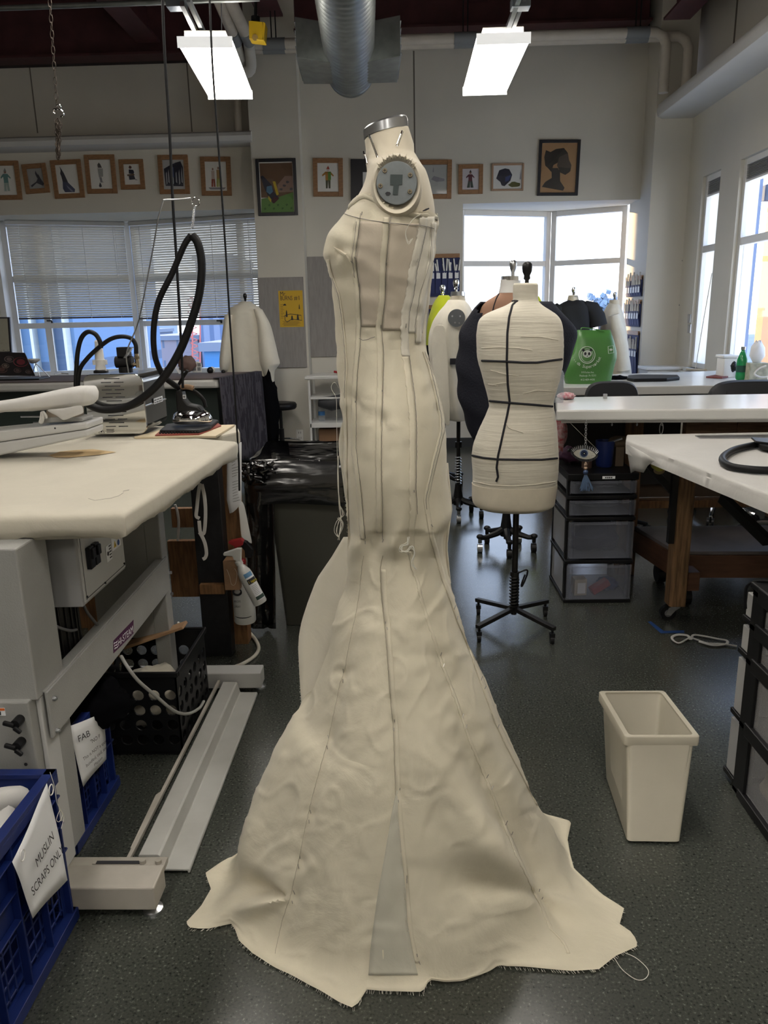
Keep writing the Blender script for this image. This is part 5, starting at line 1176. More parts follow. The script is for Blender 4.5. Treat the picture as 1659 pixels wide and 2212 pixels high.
b = MB(); b.lathe([(rC*.93, 0), (rC, .006), (rC, L2_*.45), (rC*.82, L2_*.62), (rC*.6, L2_*.8), (.018, L2_*.93), (.017, L2_)], q0, (0, 0, 1), 30); b.build('bottle_body', BS, t, smooth=True, ang=50)
b = MB(); b.lathe([(.017, L2_), (.019, L2_+.004), (.019, L2_+.018), (.014, L2_+.022)], q0, n=20); b.build('screw_cap', mat('red_plastic', (.35, .02, .025), .35), t)
b = MB(); b.prism([AY(x, y, 2.99) for x, y in ((529, 1205), (544, 1205), (546, 1188), (532, 1172), (520, 1167), (518, 1178), (528, 1190))], (0, .03, 0)); b.build('trigger_head', M['black'], t, bev=.003)
b = MB(); b.prism([AY(x, y, 2.985) for x, y in ((494, 1170), (520, 1165), (526, 1170), (524, 1178), (514, 1182), (508, 1186), (505, 1180), (493, 1174))], (0, .03, 0)); b.build('trigger', mat('red_plastic', (.35, .02, .025), .35), t, bev=.002)
f0 = q0+V((0, -rC-.001, 0))
text('PROFES', f0+V((-.032, .002, L2_*.40)), (1, 0, 0), (0, 0, 1), .014, M['ink'], t, width=.034); text('SPRAY B', f0+V((-.032, .002, L2_*.31)), (1, 0, 0), (0, 0, 1), .014, M['ink'], t, width=.034)
b = MB(); b.tube([f0+V((.030*math.sin(a)*1.4, .0+rC*(1-math.cos(a)), L2_*.13)) for a in (-.9, -.6, -.3, 0, .3, .6, .9)], .004, 6, flat=.3); b.build('label_band', M['ink'], t)
b = MB(); b.tube([f0+V((-.016+.017*math.cos(a), .004, L2_*.58+.014*math.sin(a))) for a in (2*PI*k/16 for k in range(16))], .005, 6, closed=True, flat=.4); b.build('ring_logo', M['ink'], t)

# ---- back left long table with patterned cloth
TZ = .92; tA = AZ(469, 819, TZ); tB = AZ(560, 804, TZ); ty0 = tA.y; tx1 = tA.x; ty1 = tB.y
print('table', tA, tB)
t = thing('long_work_table', 'long work table with pale rounded edge under the blinds at left', 'table', (-3, ty0+.5, 0))
b = MB(); b.prism([V((-4.6, ty0, TZ-.075)), V((tA.x, ty0, TZ-.075)), V((tB.x, ty1, TZ-.075)), V((-4.6, ty1, TZ-.075))], (0, 0, .073)); b.build('table_top', M['coverw'], t, bev=.02)
b = MB(); b.box(-4.5, tx1-.05, ty0+.18, ty1-.1, .02, TZ-.08); b.build('green_cabinet', mat('dark_green_metal', (.035, .05, .045), .5), t, bev=.004)
b = MB(); b.box(-3.2, -2.9, ty0+.165, ty0+.18, .55, .57); b.build('handle', M['steel'], t)
pm = mat('patterned_cloth', (.055, .048, .070), .85)
n = pm.node_tree; bsd = n.nodes['Principled BSDF']; tcx = n.nodes.new('ShaderNodeTexCoord'); mpx = n.nodes.new('ShaderNodeMapping'); mpx.inputs['Scale'].default_value = (3, 16, 3.2)
wv = n.nodes.new('ShaderNodeTexNoise'); wv.inputs['Scale'].default_value = 2.2; wv.inputs['Detail'].default_value = 3; rpx = n.nodes.new('ShaderNodeValToRGB'); rpx.color_ramp.interpolation = 'CONSTANT'
rpx.color_ramp.elements[0].color = (.014, .011, .020, 1); rpx.color_ramp.elements[1].position = .5; rpx.color_ramp.elements[1].color = (.050, .045, .058, 1)
n.links.new(tcx.outputs['Object'], mpx.inputs[0]); n.links.new(mpx.outputs[0], wv.inputs[0]); n.links.new(wv.outputs[0], rpx.inputs[0]); n.links.new(rpx.outputs[0], bsd.inputs['Base Color'])
t = thing('patterned_cloth', 'dark purple-grey patterned cloth lying on the long table and hanging over its right end', 'cloth', (tx1, ty0+.5, .5))
b = MB(); b.prism([V((-4.6, ty0+.01, TZ)), V((tA.x, ty0+.01, TZ)), V((tB.x, ty1, TZ)), V((-4.6, ty1, TZ))], (0, 0, .006)); b.build('top_cloth', mat('brown_grey_cloth', (.14, .105, .10), .85, var=.35, vs=7, stretch=(.6, 6, 1)), t)
g = []
for j in range(14):
    f = j/13; z = TZ+.008-f*.74; g.append([V((tA.x+(tB.x-tA.x)*u+.02+.012*f+.012*math.sin(u*14+f)*f, ty0-.01+(ty1-ty0+.02)*u, z)) for u in (i/24 for i in range(25))])
g = [[V((p.x-.05, p.y, TZ+.010)) for p in g[0]]]+g
b = MB(); b.grid(g); b.build('hanging_cloth', pm, t, smooth=True, solid=.004)
crumple('black_bag', AY(580, 890, ty1+.16), (.10, .11, .34), mat('black_fabric', (.003, .003, .004), .95, spec=.05), 'black fabric bundle hanging at the far corner of the long table', 11)
# things on the long table
t = thing('laptop', 'open dark laptop covered in round stickers at the far left', 'laptop', AY(40, 810, ty0+.25))
Yl = ty0+.2; q = [AY(x, y, Yl) for x, y in ((-30, 812), (76, 812), (53, 762), (-30, 760))]
b = MB(); b.prism(q, (0, .008, 0)); b.build('lid', mat('laptop_black', (.010, .008, .010), .35), t, bev=.002)
b = MB(); b.box(q[0].x, q[1].x+.03, Yl, Yl+.22, TZ+.006, TZ+.018); b.build('keyboard_base', M['black'], t, bev=.003)
for x, y, rx, cl in ((45, 782, .062, (.14, .02, .03)), (20, 776, .04, (.12, .09, .09)), (4, 798, .045, (.10, .05, .045)), (38, 800, .03, (.08, .05, .05)), (62, 803, .025, (.07, .05, .05)), (12, 790, .03, (.15, .12, .10))):
    c = AY(x, y, Yl-.001); b = MB()
    b.tube([c+V((rx*math.cos(a), 0, rx*.6*math.sin(a))) for a in (2*PI*k/20 for k in range(20))], .004, 5, closed=True, flat=.3); b.build('sticker', mat('sticker_%d' % x, cl, .6), t)
    b = MB(); b.poly([c+V((rx*.6*math.cos(a), 0, rx*.4*math.sin(a))) for a in (2*PI*k/16 for k in range(16))]); b.build('sticker', mat('sticker_%d' % x, cl, .6), t)
t = thing('white_dish_lamp', 'white round-headed lamp on a thin tripod behind the laptop', 'lamp', AY(72, 812, ty0+.5))
c = AY(72, 780, ty0+.5); b = MB(); b.lathe([(.02, -.02), (.05, 0), (.06, .012), (.05, .02)], c, n=20); b.build('lamp_head', M['whitepl'], t, smooth=True)
for dx in (-.04, .04, .13): b = MB(); b.tube([c+V((.02, 0, -.02)), V((c.x+dx, c.y, TZ+.008))], .004, 6); b.build('leg', M['steel'], t)
t = thing('fan_coil', 'small white ventilated box standing on the long table by the window', 'router', AY(425, 806, ty1-.2)); Yr = ty1-.25
pts = [AY(425+9.5*math.cos(a), 790+9*math.sin(-a), Yr) for a in [PI*k/8 for k in range(9)]]+[AY(415.5, 804, Yr), AY(434.5, 804, Yr)]
b = MB(); b.prism(pts, (0, .03, 0)); b.build('case', M['whitepl'], t, bev=.003)
b = MB()
for sx_ in (-5, 5):
    for sy_ in (788, 797):
        c = AY(425+sx_, sy_, Yr-.001); b.box(c.x-.015, c.x+.015, c.y-.001, c.y, c.z-.015, c.z+.015)
b.build('grille', M['sleeve'], t, kind='stuff')
crumple('paper_craft', AY(404, 786, ty1-.3), (.075, .04, .07), mat('brown_craft', (.13, .08, .07), .7), 'small brown paper house model beside the white ventilated box', 14)
b = MB(); rr = random.Random(3); c = AY(388, 800, ty1-.3)
for k in range(6): b.tube([c+V((rr.uniform(-.01, .01), 0, -.03)), c+V((-.05+k*.012, 0, .05))], .0035, 5)
b.build('white_utensils', M['whitepl'], label='fan of white plastic strips beside the brown paper house', cat='utensils', kind='stuff')
b = MB(); b.cyl(AY(361, 806, ty1-.3), AY(361, 794, ty1-.3), .022, n=14); b.build('red_cup', mat('red_cup', (.30, .02, .03), .5), label='small red cup on the long table left of the cord', cat='cup')
for x, y, r, lb in ((454, 800, .03, 'small round black webcam with white rim on the long table'), (482, 803, .018, 'tiny black knob beside the cream shirt on the long table')):
    c = AY(x, y, ty1-.1); b = MB(); b.sph(c, (r, r, r), 14, 8); b.build('webcam', M['black'], smooth=True, label=lb, cat='webcam')
b = MB(); b.sph(AY(458, 799, ty1-.08), (.03, .02, .03), 14, 8); b.build('white_ball', M['whitepl'], smooth=True, label='white ball touching the round black webcam', cat='ball')
b = MB(); g = [AZ(x, y, TZ+.012) for x, y in ((118, 808), (132, 805), (146, 807), (148, 809), (133, 807.5), (119, 810))]; b.prism(g, (0, 0, .01)); b.build('white_hook', M['whitepl'], label='small white curved clip on the long table under the left window', cat='clip')
# dark picture at far left
t = thing('dark_mirror', 'dark-framed mirror leaning at the far left beside the window', 'mirror', AY(10, 760, 7.4))
q = [AY(x, y, 7.4) for x, y in ((-60, 765), (25, 762), (20, 685), (-60, 685))]
b = MB(); b.prism(q, (0, .02, 0)); b.build('frame', M['frameblk'], t); q = [AY(x, y, 7.395) for x, y in ((-60, 762), (21, 759), (16, 688), (-60, 688))]; b = MB(); b.prism(q, (0, .002, 0)); b.build('glass', mat('old_mirror', (.5, .5, .45), .15, 1, bump=.5, bs=20), t)

# shirt form behind the table
def finial(b, c, s=1.0): b.lathe([(.008*s, -.01), (.008*s, .01), (.014*s, .016), (.010*s, .024), (.018*s, .045), (.019*s, .06), (.014*s, .075), (.004*s, .08)], c, n=14)
t = thing('dress_form', 'dress form in a loose cream shirt with wide sleeves beside the grey board', 'dress form', AY(540, 980, 7.55))
sh = body([(652, 519, 541, .05), (658, 512, 550, .09), (664, 500, 560, .13), (676, 493, 570, .16), (700, 487, 578, .17), (740, 484, 585, .17), (780, 482, 590, .17), (805, 484, 588, .16), (830, 486, 585, .15)], 7.55, n=60, step=5, disp=lambda q, c, t_, y: q+(q-c).normalized()*(.012*math.sin(t_*7+y*.01)*min(1, (y-650)/90)))
b = MB(); b.loft(sh, True, True, True); b.build('shirt_body', M['muslinw'], t, smooth=True, ang=80)
sl = body([(668, 548, 566, .06), (700, 556, 583, .10), (740, 558, 594, .12), (770, 560, 601, .13), (786, 562, 604, .12), (800, 568, 594, .10), (820, 576, 592, .07), (830, 582, 592, .05)], 7.45, n=24, step=5)
b = MB(); b.loft(sl); b.build('sleeve', M['muslinw'], t, smooth=True, ang=80)
sl = body([(680, 486, 505, .08), (730, 480, 502, .10), (780, 475, 500, .11), (800, 476, 492, .08)], 7.45, n=24, step=5)
b = MB(); b.loft(sl); b.build('sleeve', M['muslinw'], t, smooth=True, ang=80)
c = AY(530, 652, 7.55); b = MB(); b.lathe([(.055, -.05), (.055, .0), (.045, .004)], c, n=20); b.build('neck', M['form'], t, smooth=True, ang=40); b = MB(); finial(b, c); b.build('finial', M['blackm'], t, smooth=True)
b = MB(); b.cyl((c.x, 7.55, 0.05), (c.x, 7.55, 1.0), .02, n=12); b.cyl((c.x, 7.55, 0), (c.x, 7.55, .03), .15, n=20); b.build('stand', M['blackm'], t, kind='stuff')
# stool
def star_base(parent, c, R_, m, casters=5, z=.10, wm=None, rot=.3, rc=.028):
    for k in range(casters):
        a = rot+2*PI*k/casters; d = V((math.cos(a), math.sin(a), 0)); b = MB(); b.tube([c+V((0, 0, z)), c+d*R_*.5+V((0, 0, z*.95)), c+d*R_+V((0, 0, z*.62))], [.022, .017, .012], 8); b.build('base_arm', m, parent, smooth=True)
        p = c+d*R_; s = V((-d.y, d.x, 0)); b = MB()
        for sg in (-1, 1): b.cyl(p+s*sg*.008+V((0, 0, rc)), p+s*sg*.022+V((0, 0, rc)), rc, n=16)
        b.cyl(p+V((0, 0, rc)), p+V((0, 0, z*.66)), .006, n=8); b.build('caster', wm or M['black'], parent, kind='stuff')
t = thing('swivel_stool', 'black round swivel stool with chrome base against the wall by the pillar', 'stool', AZ(620, 975, 0))
c = V((AZ(620, 978, 0).x, 7.72, 0)); b = MB(); b.lathe([(.04, .50), (.15, .50), (.165, .515), (.168, .545), (.155, .565), (.10, .572), (.0, .572)], c, n=30); b.build('seat', M['black'], t, smooth=True, ang=50)
b = MB(); b.cyl(c+V((0, 0, .10)), c+V((0, 0, .50)), .016, n=14); b.cyl(c+V((0, 0, .15)), c+V((0, 0, .30)), .026, n=14); b.build('gas_column', M['blackm'], t, kind='stuff')
b = MB(); b.tube([c+V((.19*math.cos(a), .19*math.sin(a), .17)) for a in (2*PI*k/32 for k in range(32))], .009, 8, closed=True); b.build('foot_ring', M['chrome'], t, smooth=True)
star_base(t, c, .20, M['chrome'], 5, .09, rot=.5)
# white cart behind the gown
t = thing('white_cart', 'white three-tier utility cart against the back wall, half hidden by the gown', 'cart', (-.62, 7.7, 0))
kx0, kx1, ky0, ky1 = AY(668, 900, 7.62).x, -.25, 7.62, 8.05
b = MB(); b.prism([V((kx0-.03, ky0-.02, .80)), V((kx1, ky0-.02, .80)), V((kx1, ky1, .80)), V((kx0+.05, ky1, .80))], (0, 0, .035)); b.build('cart_top', M['whitepl'], t, bev=.008)
for z in (.60, .315, .03): b = MB(); b.box(kx0, kx1, ky0, ky1, z, z+.05 if z < .5 else z+.02); b.build('shelf', M['whitepl'], t, bev=.006)
for x in (kx0, kx0+.0): pass
for x, y in ((kx0, ky0), (kx0, ky1-.02), (kx1-.03, ky0), (kx1-.03, ky1-.02)): b = MB(); b.box(x, x+.022, y, y+.022, 0.0, .80); b.build('post', M['whitepl'], t, bev=.003)
t = thing('water_bottle', 'clear water bottle with blue label on the white cart', 'bottle', AY(695, 917, 7.75)); c = V((AY(695, 900, 7.75).x, 7.75, .367))
b = MB(); b.lathe([(.03, 0), (.034, .01), (.034, .11), (.030, .14), (.013, .165), (.013, .175)], c, n=20); b.build('bottle_body', frosted('clear_pet', (.6, .65, .68), .25, .1), t, smooth=True); b = MB(); b.lathe([(.0345, .06), (.0345, .10)], c, n=20, cap=False); b.build('label', mat('blue_label', (.03, .14, .35), .5), t); b = MB(); b.cyl(c+V((0, 0, .175)), c+V((0, 0, .19)), .014, n=14); b.build('cap', M['whitepl'], t)
b = MB(); b.tube([AY(690, 868, 7.7), AY(715, 872, 7.68), AY(760, 862, 7.68)], [.05, .075, .07], 16); b.build('black_fabric_roll', mat('grey_roll', (.05, .052, .058), .6), smooth=True, label='dark grey roll lying on the middle of the white cart', cat='fabric roll')
b = MB(); b.cbox(V((AY(712, 945, 7.8).x, 7.8, .19)), (.2, .2, .2)); b.build('cardboard_box', mat('brown_card', (.22, .12, .06), .7), bev=.003, label='brown cardboard box on the lowest shelf of the white cart', cat='box')
b = MB(); b.cyl(AY(722, 803, 7.72), AY(733, 805, 7.70), .012, n=10); b.build('red_clamp', mat('red_plastic', (.35, .02, .025), .35), label='red clamp on top of the white cart', cat='clamp')
# grey pin boards and poster
gb = mat('grey_felt_board', (.30, .28, .27), .9, var=.12, vs=60, stretch=(1, 1, .15))
def board(px, Y, lb):
    a, c = AY(px[0], px[3], Y), AY(px[2], px[1], Y); b = MB(); b.box(a.x, c.x, Y-.02, Y, a.z, c.z); b.build('pin_board', gb, bev=.004, label=lb, cat='pin board')
board((568, 598, 655, 795), PYF-.001, 'grey fabric pin board on the pillar, with a yellow poster')
board((668, 552, 790, 771), WY-.001, 'grey fabric pin board on the back wall, partly behind the gown')
t = thing('yellow_poster', 'yellow printed poster with black hand lettering on the pillar board', 'poster', AY(628, 708, PYF-.024)); YP = PYF-.0235
a, c = AY(602, 707, YP), AY(655, 627, YP); a.x = AY(603, 667, YP).x; c.x = AY(655, 667, YP).x
b = MB(); b.box(a.x, c.x, YP, YP+.001, a.z, c.z); b.build('sheet', mat('poster_yellow', (.62, .38, .02), .6), t)
Wp, Hp = c.x-a.x, c.z-a.z
def pp_t(s_, u, v, h, w_): return text(s_, V((a.x+Wp*u, YP-.0005, a.z+Hp*v)), (1, 0, 0), (0, 0, 1), h, M['ink'], t, width=w_)
pp_t('Mr.', .06, .86, .06, Wp*.25); pp_t('BURNS', .06, .74, .06, Wp*.5); pp_t('#1', .64, .74, .06, Wp*.22)
b = MB(); rr = random.Random(12)
for u, v, w_, h_ in ((.30, .38, .08, .20), (.52, .26, .10, .14), (.76, .28, .10, .16), (.24, .62, .14, .05), (.84, .56, .05, .14)):
    b.prism([V((a.x+Wp*(u+dx*w_), YP-.0006, a.z+Hp*(v+dz*h_))) for dx, dz in ((-.5, -.5), (.5, -.5), (.25, .3), (0, .5), (-.3, .2))], (0, .0004, 0))
for k in range(7): y = a.z+Hp*(.04+.02*k); b.box(a.x+Wp*rr.uniform(.1, .2), a.x+Wp*rr.uniform(.7, .9), YP-.0006, YP-.0002, y, y+Hp*.006)
for k in range(9): y = a.z+Hp*(.25+.045*k); b.box(a.x+Wp*.06, a.x+Wp*rr.uniform(.14, .22), YP-.0006, YP-.0002, y, y+Hp*.008)
b.tube([V((a.x+Wp*u, YP-.0006, a.z+Hp*v)) for u, v in ((.22, .2), (.22, .32), (.45, .36), (.9, .32), (.92, .18), (.5, .22), (.3, .14))], .0035, 5, closed=True)
b.build('black_print', M['ink'], t, kind='stuff')
t = thing('wall_outlet', 'white wall outlet beside the pillar near the stool', 'outlet', AY(652, 940, PYF-.01)); c = AY(648, 940, PYF-.012)
b = MB(); b.cbox(c, (.075, .012, .12)); b.build('plate', M['whitepl'], t, bev=.003)
for dz in (-.028, .028):
    for dx in (-.012, .008): b = MB(); b.box(c.x+dx, c.x+dx+.004, c.y-.0072, c.y-.006, c.z+dz-.01, c.z+dz+.01); b.build('socket_slot', M['ink'], t)

# ---- framed pictures
def pic(q4, Y, lb, shapes, fm=None, fw=.045, paper=(.80, .79, .76), mat_w=0, depth=.02, glassy=True):
    P = [AY(x, y, Y) for x, y in q4]   # tl, tr, br, bl
    c = sum(P, V((0, 0, 0)))/4; w_ = ((P[1]-P[0]).length+(P[2]-P[3]).length)/2; h_ = ((P[0]-P[3]).length+(P[1]-P[2]).length)/2
    d = (P[1]-P[0])+(P[2]-P[3]); ang = math.atan2(d.z, d.x); mx = Matrix.Translation(c) @ Matrix.Rotation(-ang, 4, 'Y')
    t = thing('framed_picture', lb, 'picture', (c.x, Y, c.z-h_/2))
    x0, x1, z0, z1 = -w_/2, w_/2, -h_/2, h_/2
    for q in ((x0, x0+fw, z0, z1), (x1-fw, x1, z0, z1), (x0+fw, x1-fw, z0, z0+fw), (x0+fw, x1-fw, z1-fw, z1)):
        b = MB(); b.box(q[0], q[1], -depth, 0, q[2], q[3], mx); b.build('frame_side', fm or M['oak'], t, bev=.003)
    ix, iz = w_-2*fw, h_-2*fw
    b = MB(); b.box(x0+fw, x1-fw, -.008, -.004, z0+fw, z1-fw, mx); b.build('backing_sheet', mat('pic_%.2f_%.2f_%.2f' % paper, paper, .7), t)
    by = {}
    for col, poly in shapes: by.setdefault(col, []).append(poly)
    for k, (col, polys) in enumerate(by.items()):
        b = MB()
        for poly in polys: b.prism([mx @ V((x0+fw+ix*u, -.0085-.0003*k, z0+fw+iz*v)) for u, v in poly], mx.to_3x3() @ V((0, .0003, 0)))
        b.build('drawing', mat('ink_%.2f_%.2f_%.2f' % col, col, .7), t, kind='stuff')
    if glassy: b = MB(); b.box(x0+fw-.002, x1-fw+.002, -.014, -.012, z0+fw-.002, z1-fw+.002, mx); b.build('glass', glass('picture_glass', (1, 1, 1), .03), t)
    return t
def blob(u, v, ru, rv, n=12, s=0): return [(u+ru*math.cos(2*PI*k/n)*(1+.15*math.sin(k*2.3+s)), v+rv*math.sin(2*PI*k/n)*(1+.15*math.cos(k*1.7+s))) for k in range(n)]
def fig(u, v0, h, ct, cl, ch=(.35, .2, .15), w_=.10, hat=None, arms=1, flare=0):
    """a small costume sketch: trousers, coat, arms, head"""
    o = [(cl, [(u-w_, v0+h*.55), (u+w_, v0+h*.55), (u+w_*(.9+flare), v0+.02), (u+w_*.2, v0+.02), (u, v0+h*.42), (u-w_*.2, v0+.02), (u-w_*(.9+flare), v0+.02)]),
         (ct, [(u-w_*1.1, v0+h*.84), (u+w_*1.1, v0+h*.84), (u+w_*1.0, v0+h*.42), (u-w_*1.0, v0+h*.42)]),
         (ch, blob(u, v0+h*.92, w_*.55, h*.065))]
    if arms: o += [(ct, [(u+w_, v0+h*.84), (u+w_*2.3, v0+h*.66), (u+w_*2.1, v0+h*.60), (u+w_*.9, v0+h*.72)]), (ct, [(u-w_, v0+h*.84), (u-w_*2.4, v0+h*.68), (u-w_*2.2, v0+h*.61), (u-w_*.9, v0+h*.72)])]
    if hat: o.append((hat, [(u-w_*.7, v0+h*.96), (u+w_*.7, v0+h*.96), (u+w_*.1, v0+h*1.12)]))
    return o
DK = (.03, .03, .05); GY = (.25, .25, .28); TE = (.12, .28, .28)
pic([(-25, 348), (40, 348), (49, 431), (-18, 433)], WY, 'oak-framed sketch of a teal robe and pointed hat, cut by the left edge', fig(.55, .12, .72, TE, (.35, .45, .42), hat=(.3, .33, .3), flare=.4))
pic([(48, 356), (100, 352), (108, 416), (57, 420)], WY, 'small tilted oak-framed dark drawing of a reclining figure, second from the left', [(DK, [(.1, .18), (.5, .35), (.62, .5), (.7, .72), (.8, .5), (.98, .22), (.9, .12), (.5, .28), (.15, .08)]), (DK, [(.5, .75), (.55, .9), (.62, .75), (.75, .6), (.6, .5)])], paper=(.36, .36, .36))
pic([(109, 347), (175, 344), (184, 427), (120, 430)], WY, 'oak-framed sketch of a figure in a long dark blue gown, under the chain', [(DK, [(.20, .95), (.35, .72), (.45, .5), (.5, .38), (.25, .42), (.22, .6), (.18, .7), (.22, .8)]), ((.05, .06, .13), [(.25, .42), (.5, .38), (.78, .14), (.75, .04), (.3, .05), (.22, .18)]), ((.2, .22, .32), [(.4, .3), (.6, .15), (.7, .06), (.6, .06), (.45, .2)])])
pic([(182, 335), (247, 334), (255, 418), (190, 419)], WY, 'largest oak-framed sketch in the left row, a grey standing figure, hung highest', [((.07, .06, .06), [(.40, .72), (.38, .82), (.45, .90), (.52, .84), (.58, .72)]), ((.36, .36, .36), [(.38, .70), (.62, .70), (.60, .42), (.40, .40)]), (GY, [(.42, .40), (.52, .40), (.55, .24), (.62, .22), (.45, .22)]), (DK, [(.42, .22), (.36, .10), (.40, .05), (.50, .08), (.46, .18)])])
pic([(256, 345), (309, 344), (315, 409), (263, 410)], WY, 'small oak-framed sketch of a figure in a dark full skirt, fifth from the left', [((.16, .08, .06), blob(.42, .85, .09, .08)), (DK, [(.32, .75), (.6, .72), (.66, .6), (.58, .52), (.3, .55)]), ((.14, .08, .05), [(.18, .50), (.62, .55), (.68, .46), (.20, .42)]), (DK, [(.28, .46), (.62, .46), (.7, .26), (.3, .24)]), (GY, [(.65, .3), (.85, .22), (.7, .22)])])
pic([(341, 335), (406, 335), (411, 419), (346, 420)], WY, 'oak-framed dark drawing of crowded figures, crossed by the thicker cord', [(DK, [(.08, .12), (.92, .10), (.95, .75), (.85, .95), (.6, .9), (.3, .8), (.05, .7)])]+[((.45, .46, .48), [(u, .15+.1*(k % 2)), (u+.06, .2), (u+.05, .6+.08*(k % 3)), (u+.01, .55)]) for k, u in enumerate((.12, .22, .42, .58, .72, .84))]+[((.10, .13, .28), [(.40, .4), (.5, .42), (.5, .75), (.38, .7)])], paper=(.5, .5, .5))
pic([(432, 339), (497, 339), (502, 423), (437, 423)], WY, 'oak-framed sketch of two figures in red and green trousers, nearest the pillar', fig(.36, .12, .68, (.55, .45, .40), (.30, .06, .03), w_=.07, arms=0, flare=.5)+fig(.62, .12, .72, (.40, .25, .10), (.40, .42, .12), w_=.08, arms=0, flare=.5)+[(GY, [(.12, .12), (.95, .12), (.85, .05), (.2, .05)])])
gr_ = (.13, .26, .07)
pic([(552, 344), (638, 342), (645, 465), (559, 467)], PYF, 'black-framed collage of a long-eared mask over green pattern, on the pillar', [((.16, .09, .05), [(.02, .98), (.98, .98), (.98, .30), (.02, .30)]), ((.30, .20, .16), [(.50, .40), (.98, .40), (.98, .72), (.75, .72), (.52, .55)]), (gr_, [(0, 0), (.98, 0), (.98, .40), (.5, .30), (.2, .30), (.02, .28)]), (DK, [(.03, .72), (.10, .74), (.35, .55), (.40, .42), (.55, .28), (.36, .18), (.22, .34), (.12, .50)]), ((.10, .22, .35), [(.2, .52), (.35, .54), (.38, .42), (.28, .36), (.18, .42)]), ((.55, .40, .03), [(.38, .62), (.46, .62), (.55, .36), (.48, .34)]), ((.08, .02, .03), [(.40, .32), (.55, .28), (.40, .18), (.32, .22)]), ((.55, .42, .05), [(.24, .34), (.32, .26), (.30, .20), (.22, .28)])]+[((.06, .14, .04), blob(.12+.13*k, .08+.07*(k % 2), .035, .025, 6)) for k in range(7)]+[((.11, .10, .11), blob(.62+.1*k, .46+.07*(k % 3), .05, .025, 8, k)) for k in range(4)], fm=M['frameblk'], fw=.03, depth=.025)
pic([(676, 342), (741, 342), (741, 425), (677, 425)], WY, 'oak-framed sketch of a clown costume with pointed red hat, right of the pillar', fig(.5, .10, .72, (.45, .22, .05), (.10, .10, .06), ch=(.6, .5, .45), hat=(.40, .03, .02), w_=.12)+[((.13, .30, .06), [(.5, .70), (.64, .70), (.64, .42), (.5, .40)])])
pic([(758, 344), (845, 344), (845, 436), (758, 436)], WY, 'black-framed picture mostly hidden behind the dress form shoulder', [], fm=M['frameblk'], fw=.12)
pic([(898, 346), (975, 345), (976, 430), (899, 430)], WY, 'oak-framed pencil drawing half hidden by the back of the dress form', [(GY, [(.4, .5), (.5, .62), (.9, .52), (.9, .44), (.6, .42)]), (GY, [(.45, .75), (.48, .95), (.5, .75)])], paper=(.42, .43, .42))
pic([(990, 356), (1043, 355), (1043, 419), (990, 420)], WY, 'small oak-framed sketch of a figure in a plum coat and flared trousers', fig(.48, .08, .78, (.13, .03, .05), (.06, .08, .07), w_=.11, flare=.9, hat=(.04, .03, .04)), paper=(.60, .56, .60), fw=.04)
pic([(1062, 354), (1131, 353), (1131, 412), (1061, 413)], WY, 'landscape light-oak-framed ink drawing of a dark shaggy animal shape', [(DK, [(.10, .45), (.2, .8), (.4, .88), (.55, .84), (.66, .6), (.6, .35), (.4, .12), (.3, .15), (.25, .3)]), ((.04, .06, .18), [(.42, .5), (.62, .6), (.55, .35), (.42, .3)]), ((.10, .10, .03), blob(.75, .18, .2, .12)), (GY, [(.92, .40), (.95, .85), (.97, .4)])], fw=.018, fm=mat('light_oak', (.36, .23, .15), .5), paper=(.68, .68, .67))
skn = (.035, .030, .028)
pic([(1163, 304), (1251, 301), (1250, 424), (1161, 422)], WY, 'large black-framed profile portrait of a head with tied-back hair on tan paper', [((.03, .025, .02), [(.08, .72), (.12, .86), (.25, .82), (.4, .88), (.62, .90), (.74, .80), (.70, .68), (.5, .62), (.35, .56), (.30, .42), (.2, .5), (.12, .55)]), ((.09, .07, .055), [(.50, .72), (.74, .80), (.78, .66), (.86, .56), (.84, .44), (.72, .38), (.55, .42), (.45, .55)]), (skn, [(.50, .52), (.72, .50), (.84, .50), (.82, .42), (.70, .36), (.52, .42)]), (skn, [(.30, .50), (.48, .50), (.55, .40), (.56, .24), (.70, .10), (.66, .04), (.35, .08), (.05, .12), (.14, .22), (.32, .30)])], fm=M['frameblk'], fw=.028, paper=(.40, .24, .12), depth=.025)
# ================================================================ RIGHT SIDE: FORMS, TABLES, DRAWERS
M['wrap'] = cloth('wrapped_muslin', (.68, .64, .54), wr=.1, ws=10)
def wrapmat():
    m = M['wrap']; n = m.node_tree; b = n.nodes['Principled BSDF']
    t = n.nodes.new('ShaderNodeTexCoord'); mp = n.nodes.new('ShaderNodeMapping'); mp.inputs['Scale'].default_value = (1.5, 1.5, 26); mp.inputs['Rotation'].default_value = (.06, .10, 0)
    z = n.nodes.new('ShaderNodeTexNoise'); z.inputs['Scale'].default_value = 3.2; z.inputs['Detail'].default_value = 5; z.inputs['Distortion'].default_value = .5
    bp = n.nodes.new('ShaderNodeBump'); bp.inputs['Strength'].default_value = .30; bp.inputs['Distance'].default_value = .012
    n.links.new(t.outputs['Object'], mp.inputs[0]); n.links.new(mp.outputs[0], z.inputs['Vector']); n.links.new(z.outputs[0], bp.inputs['Height']); n.links.new(bp.outputs[0], b.inputs['Normal'])
wrapmat()
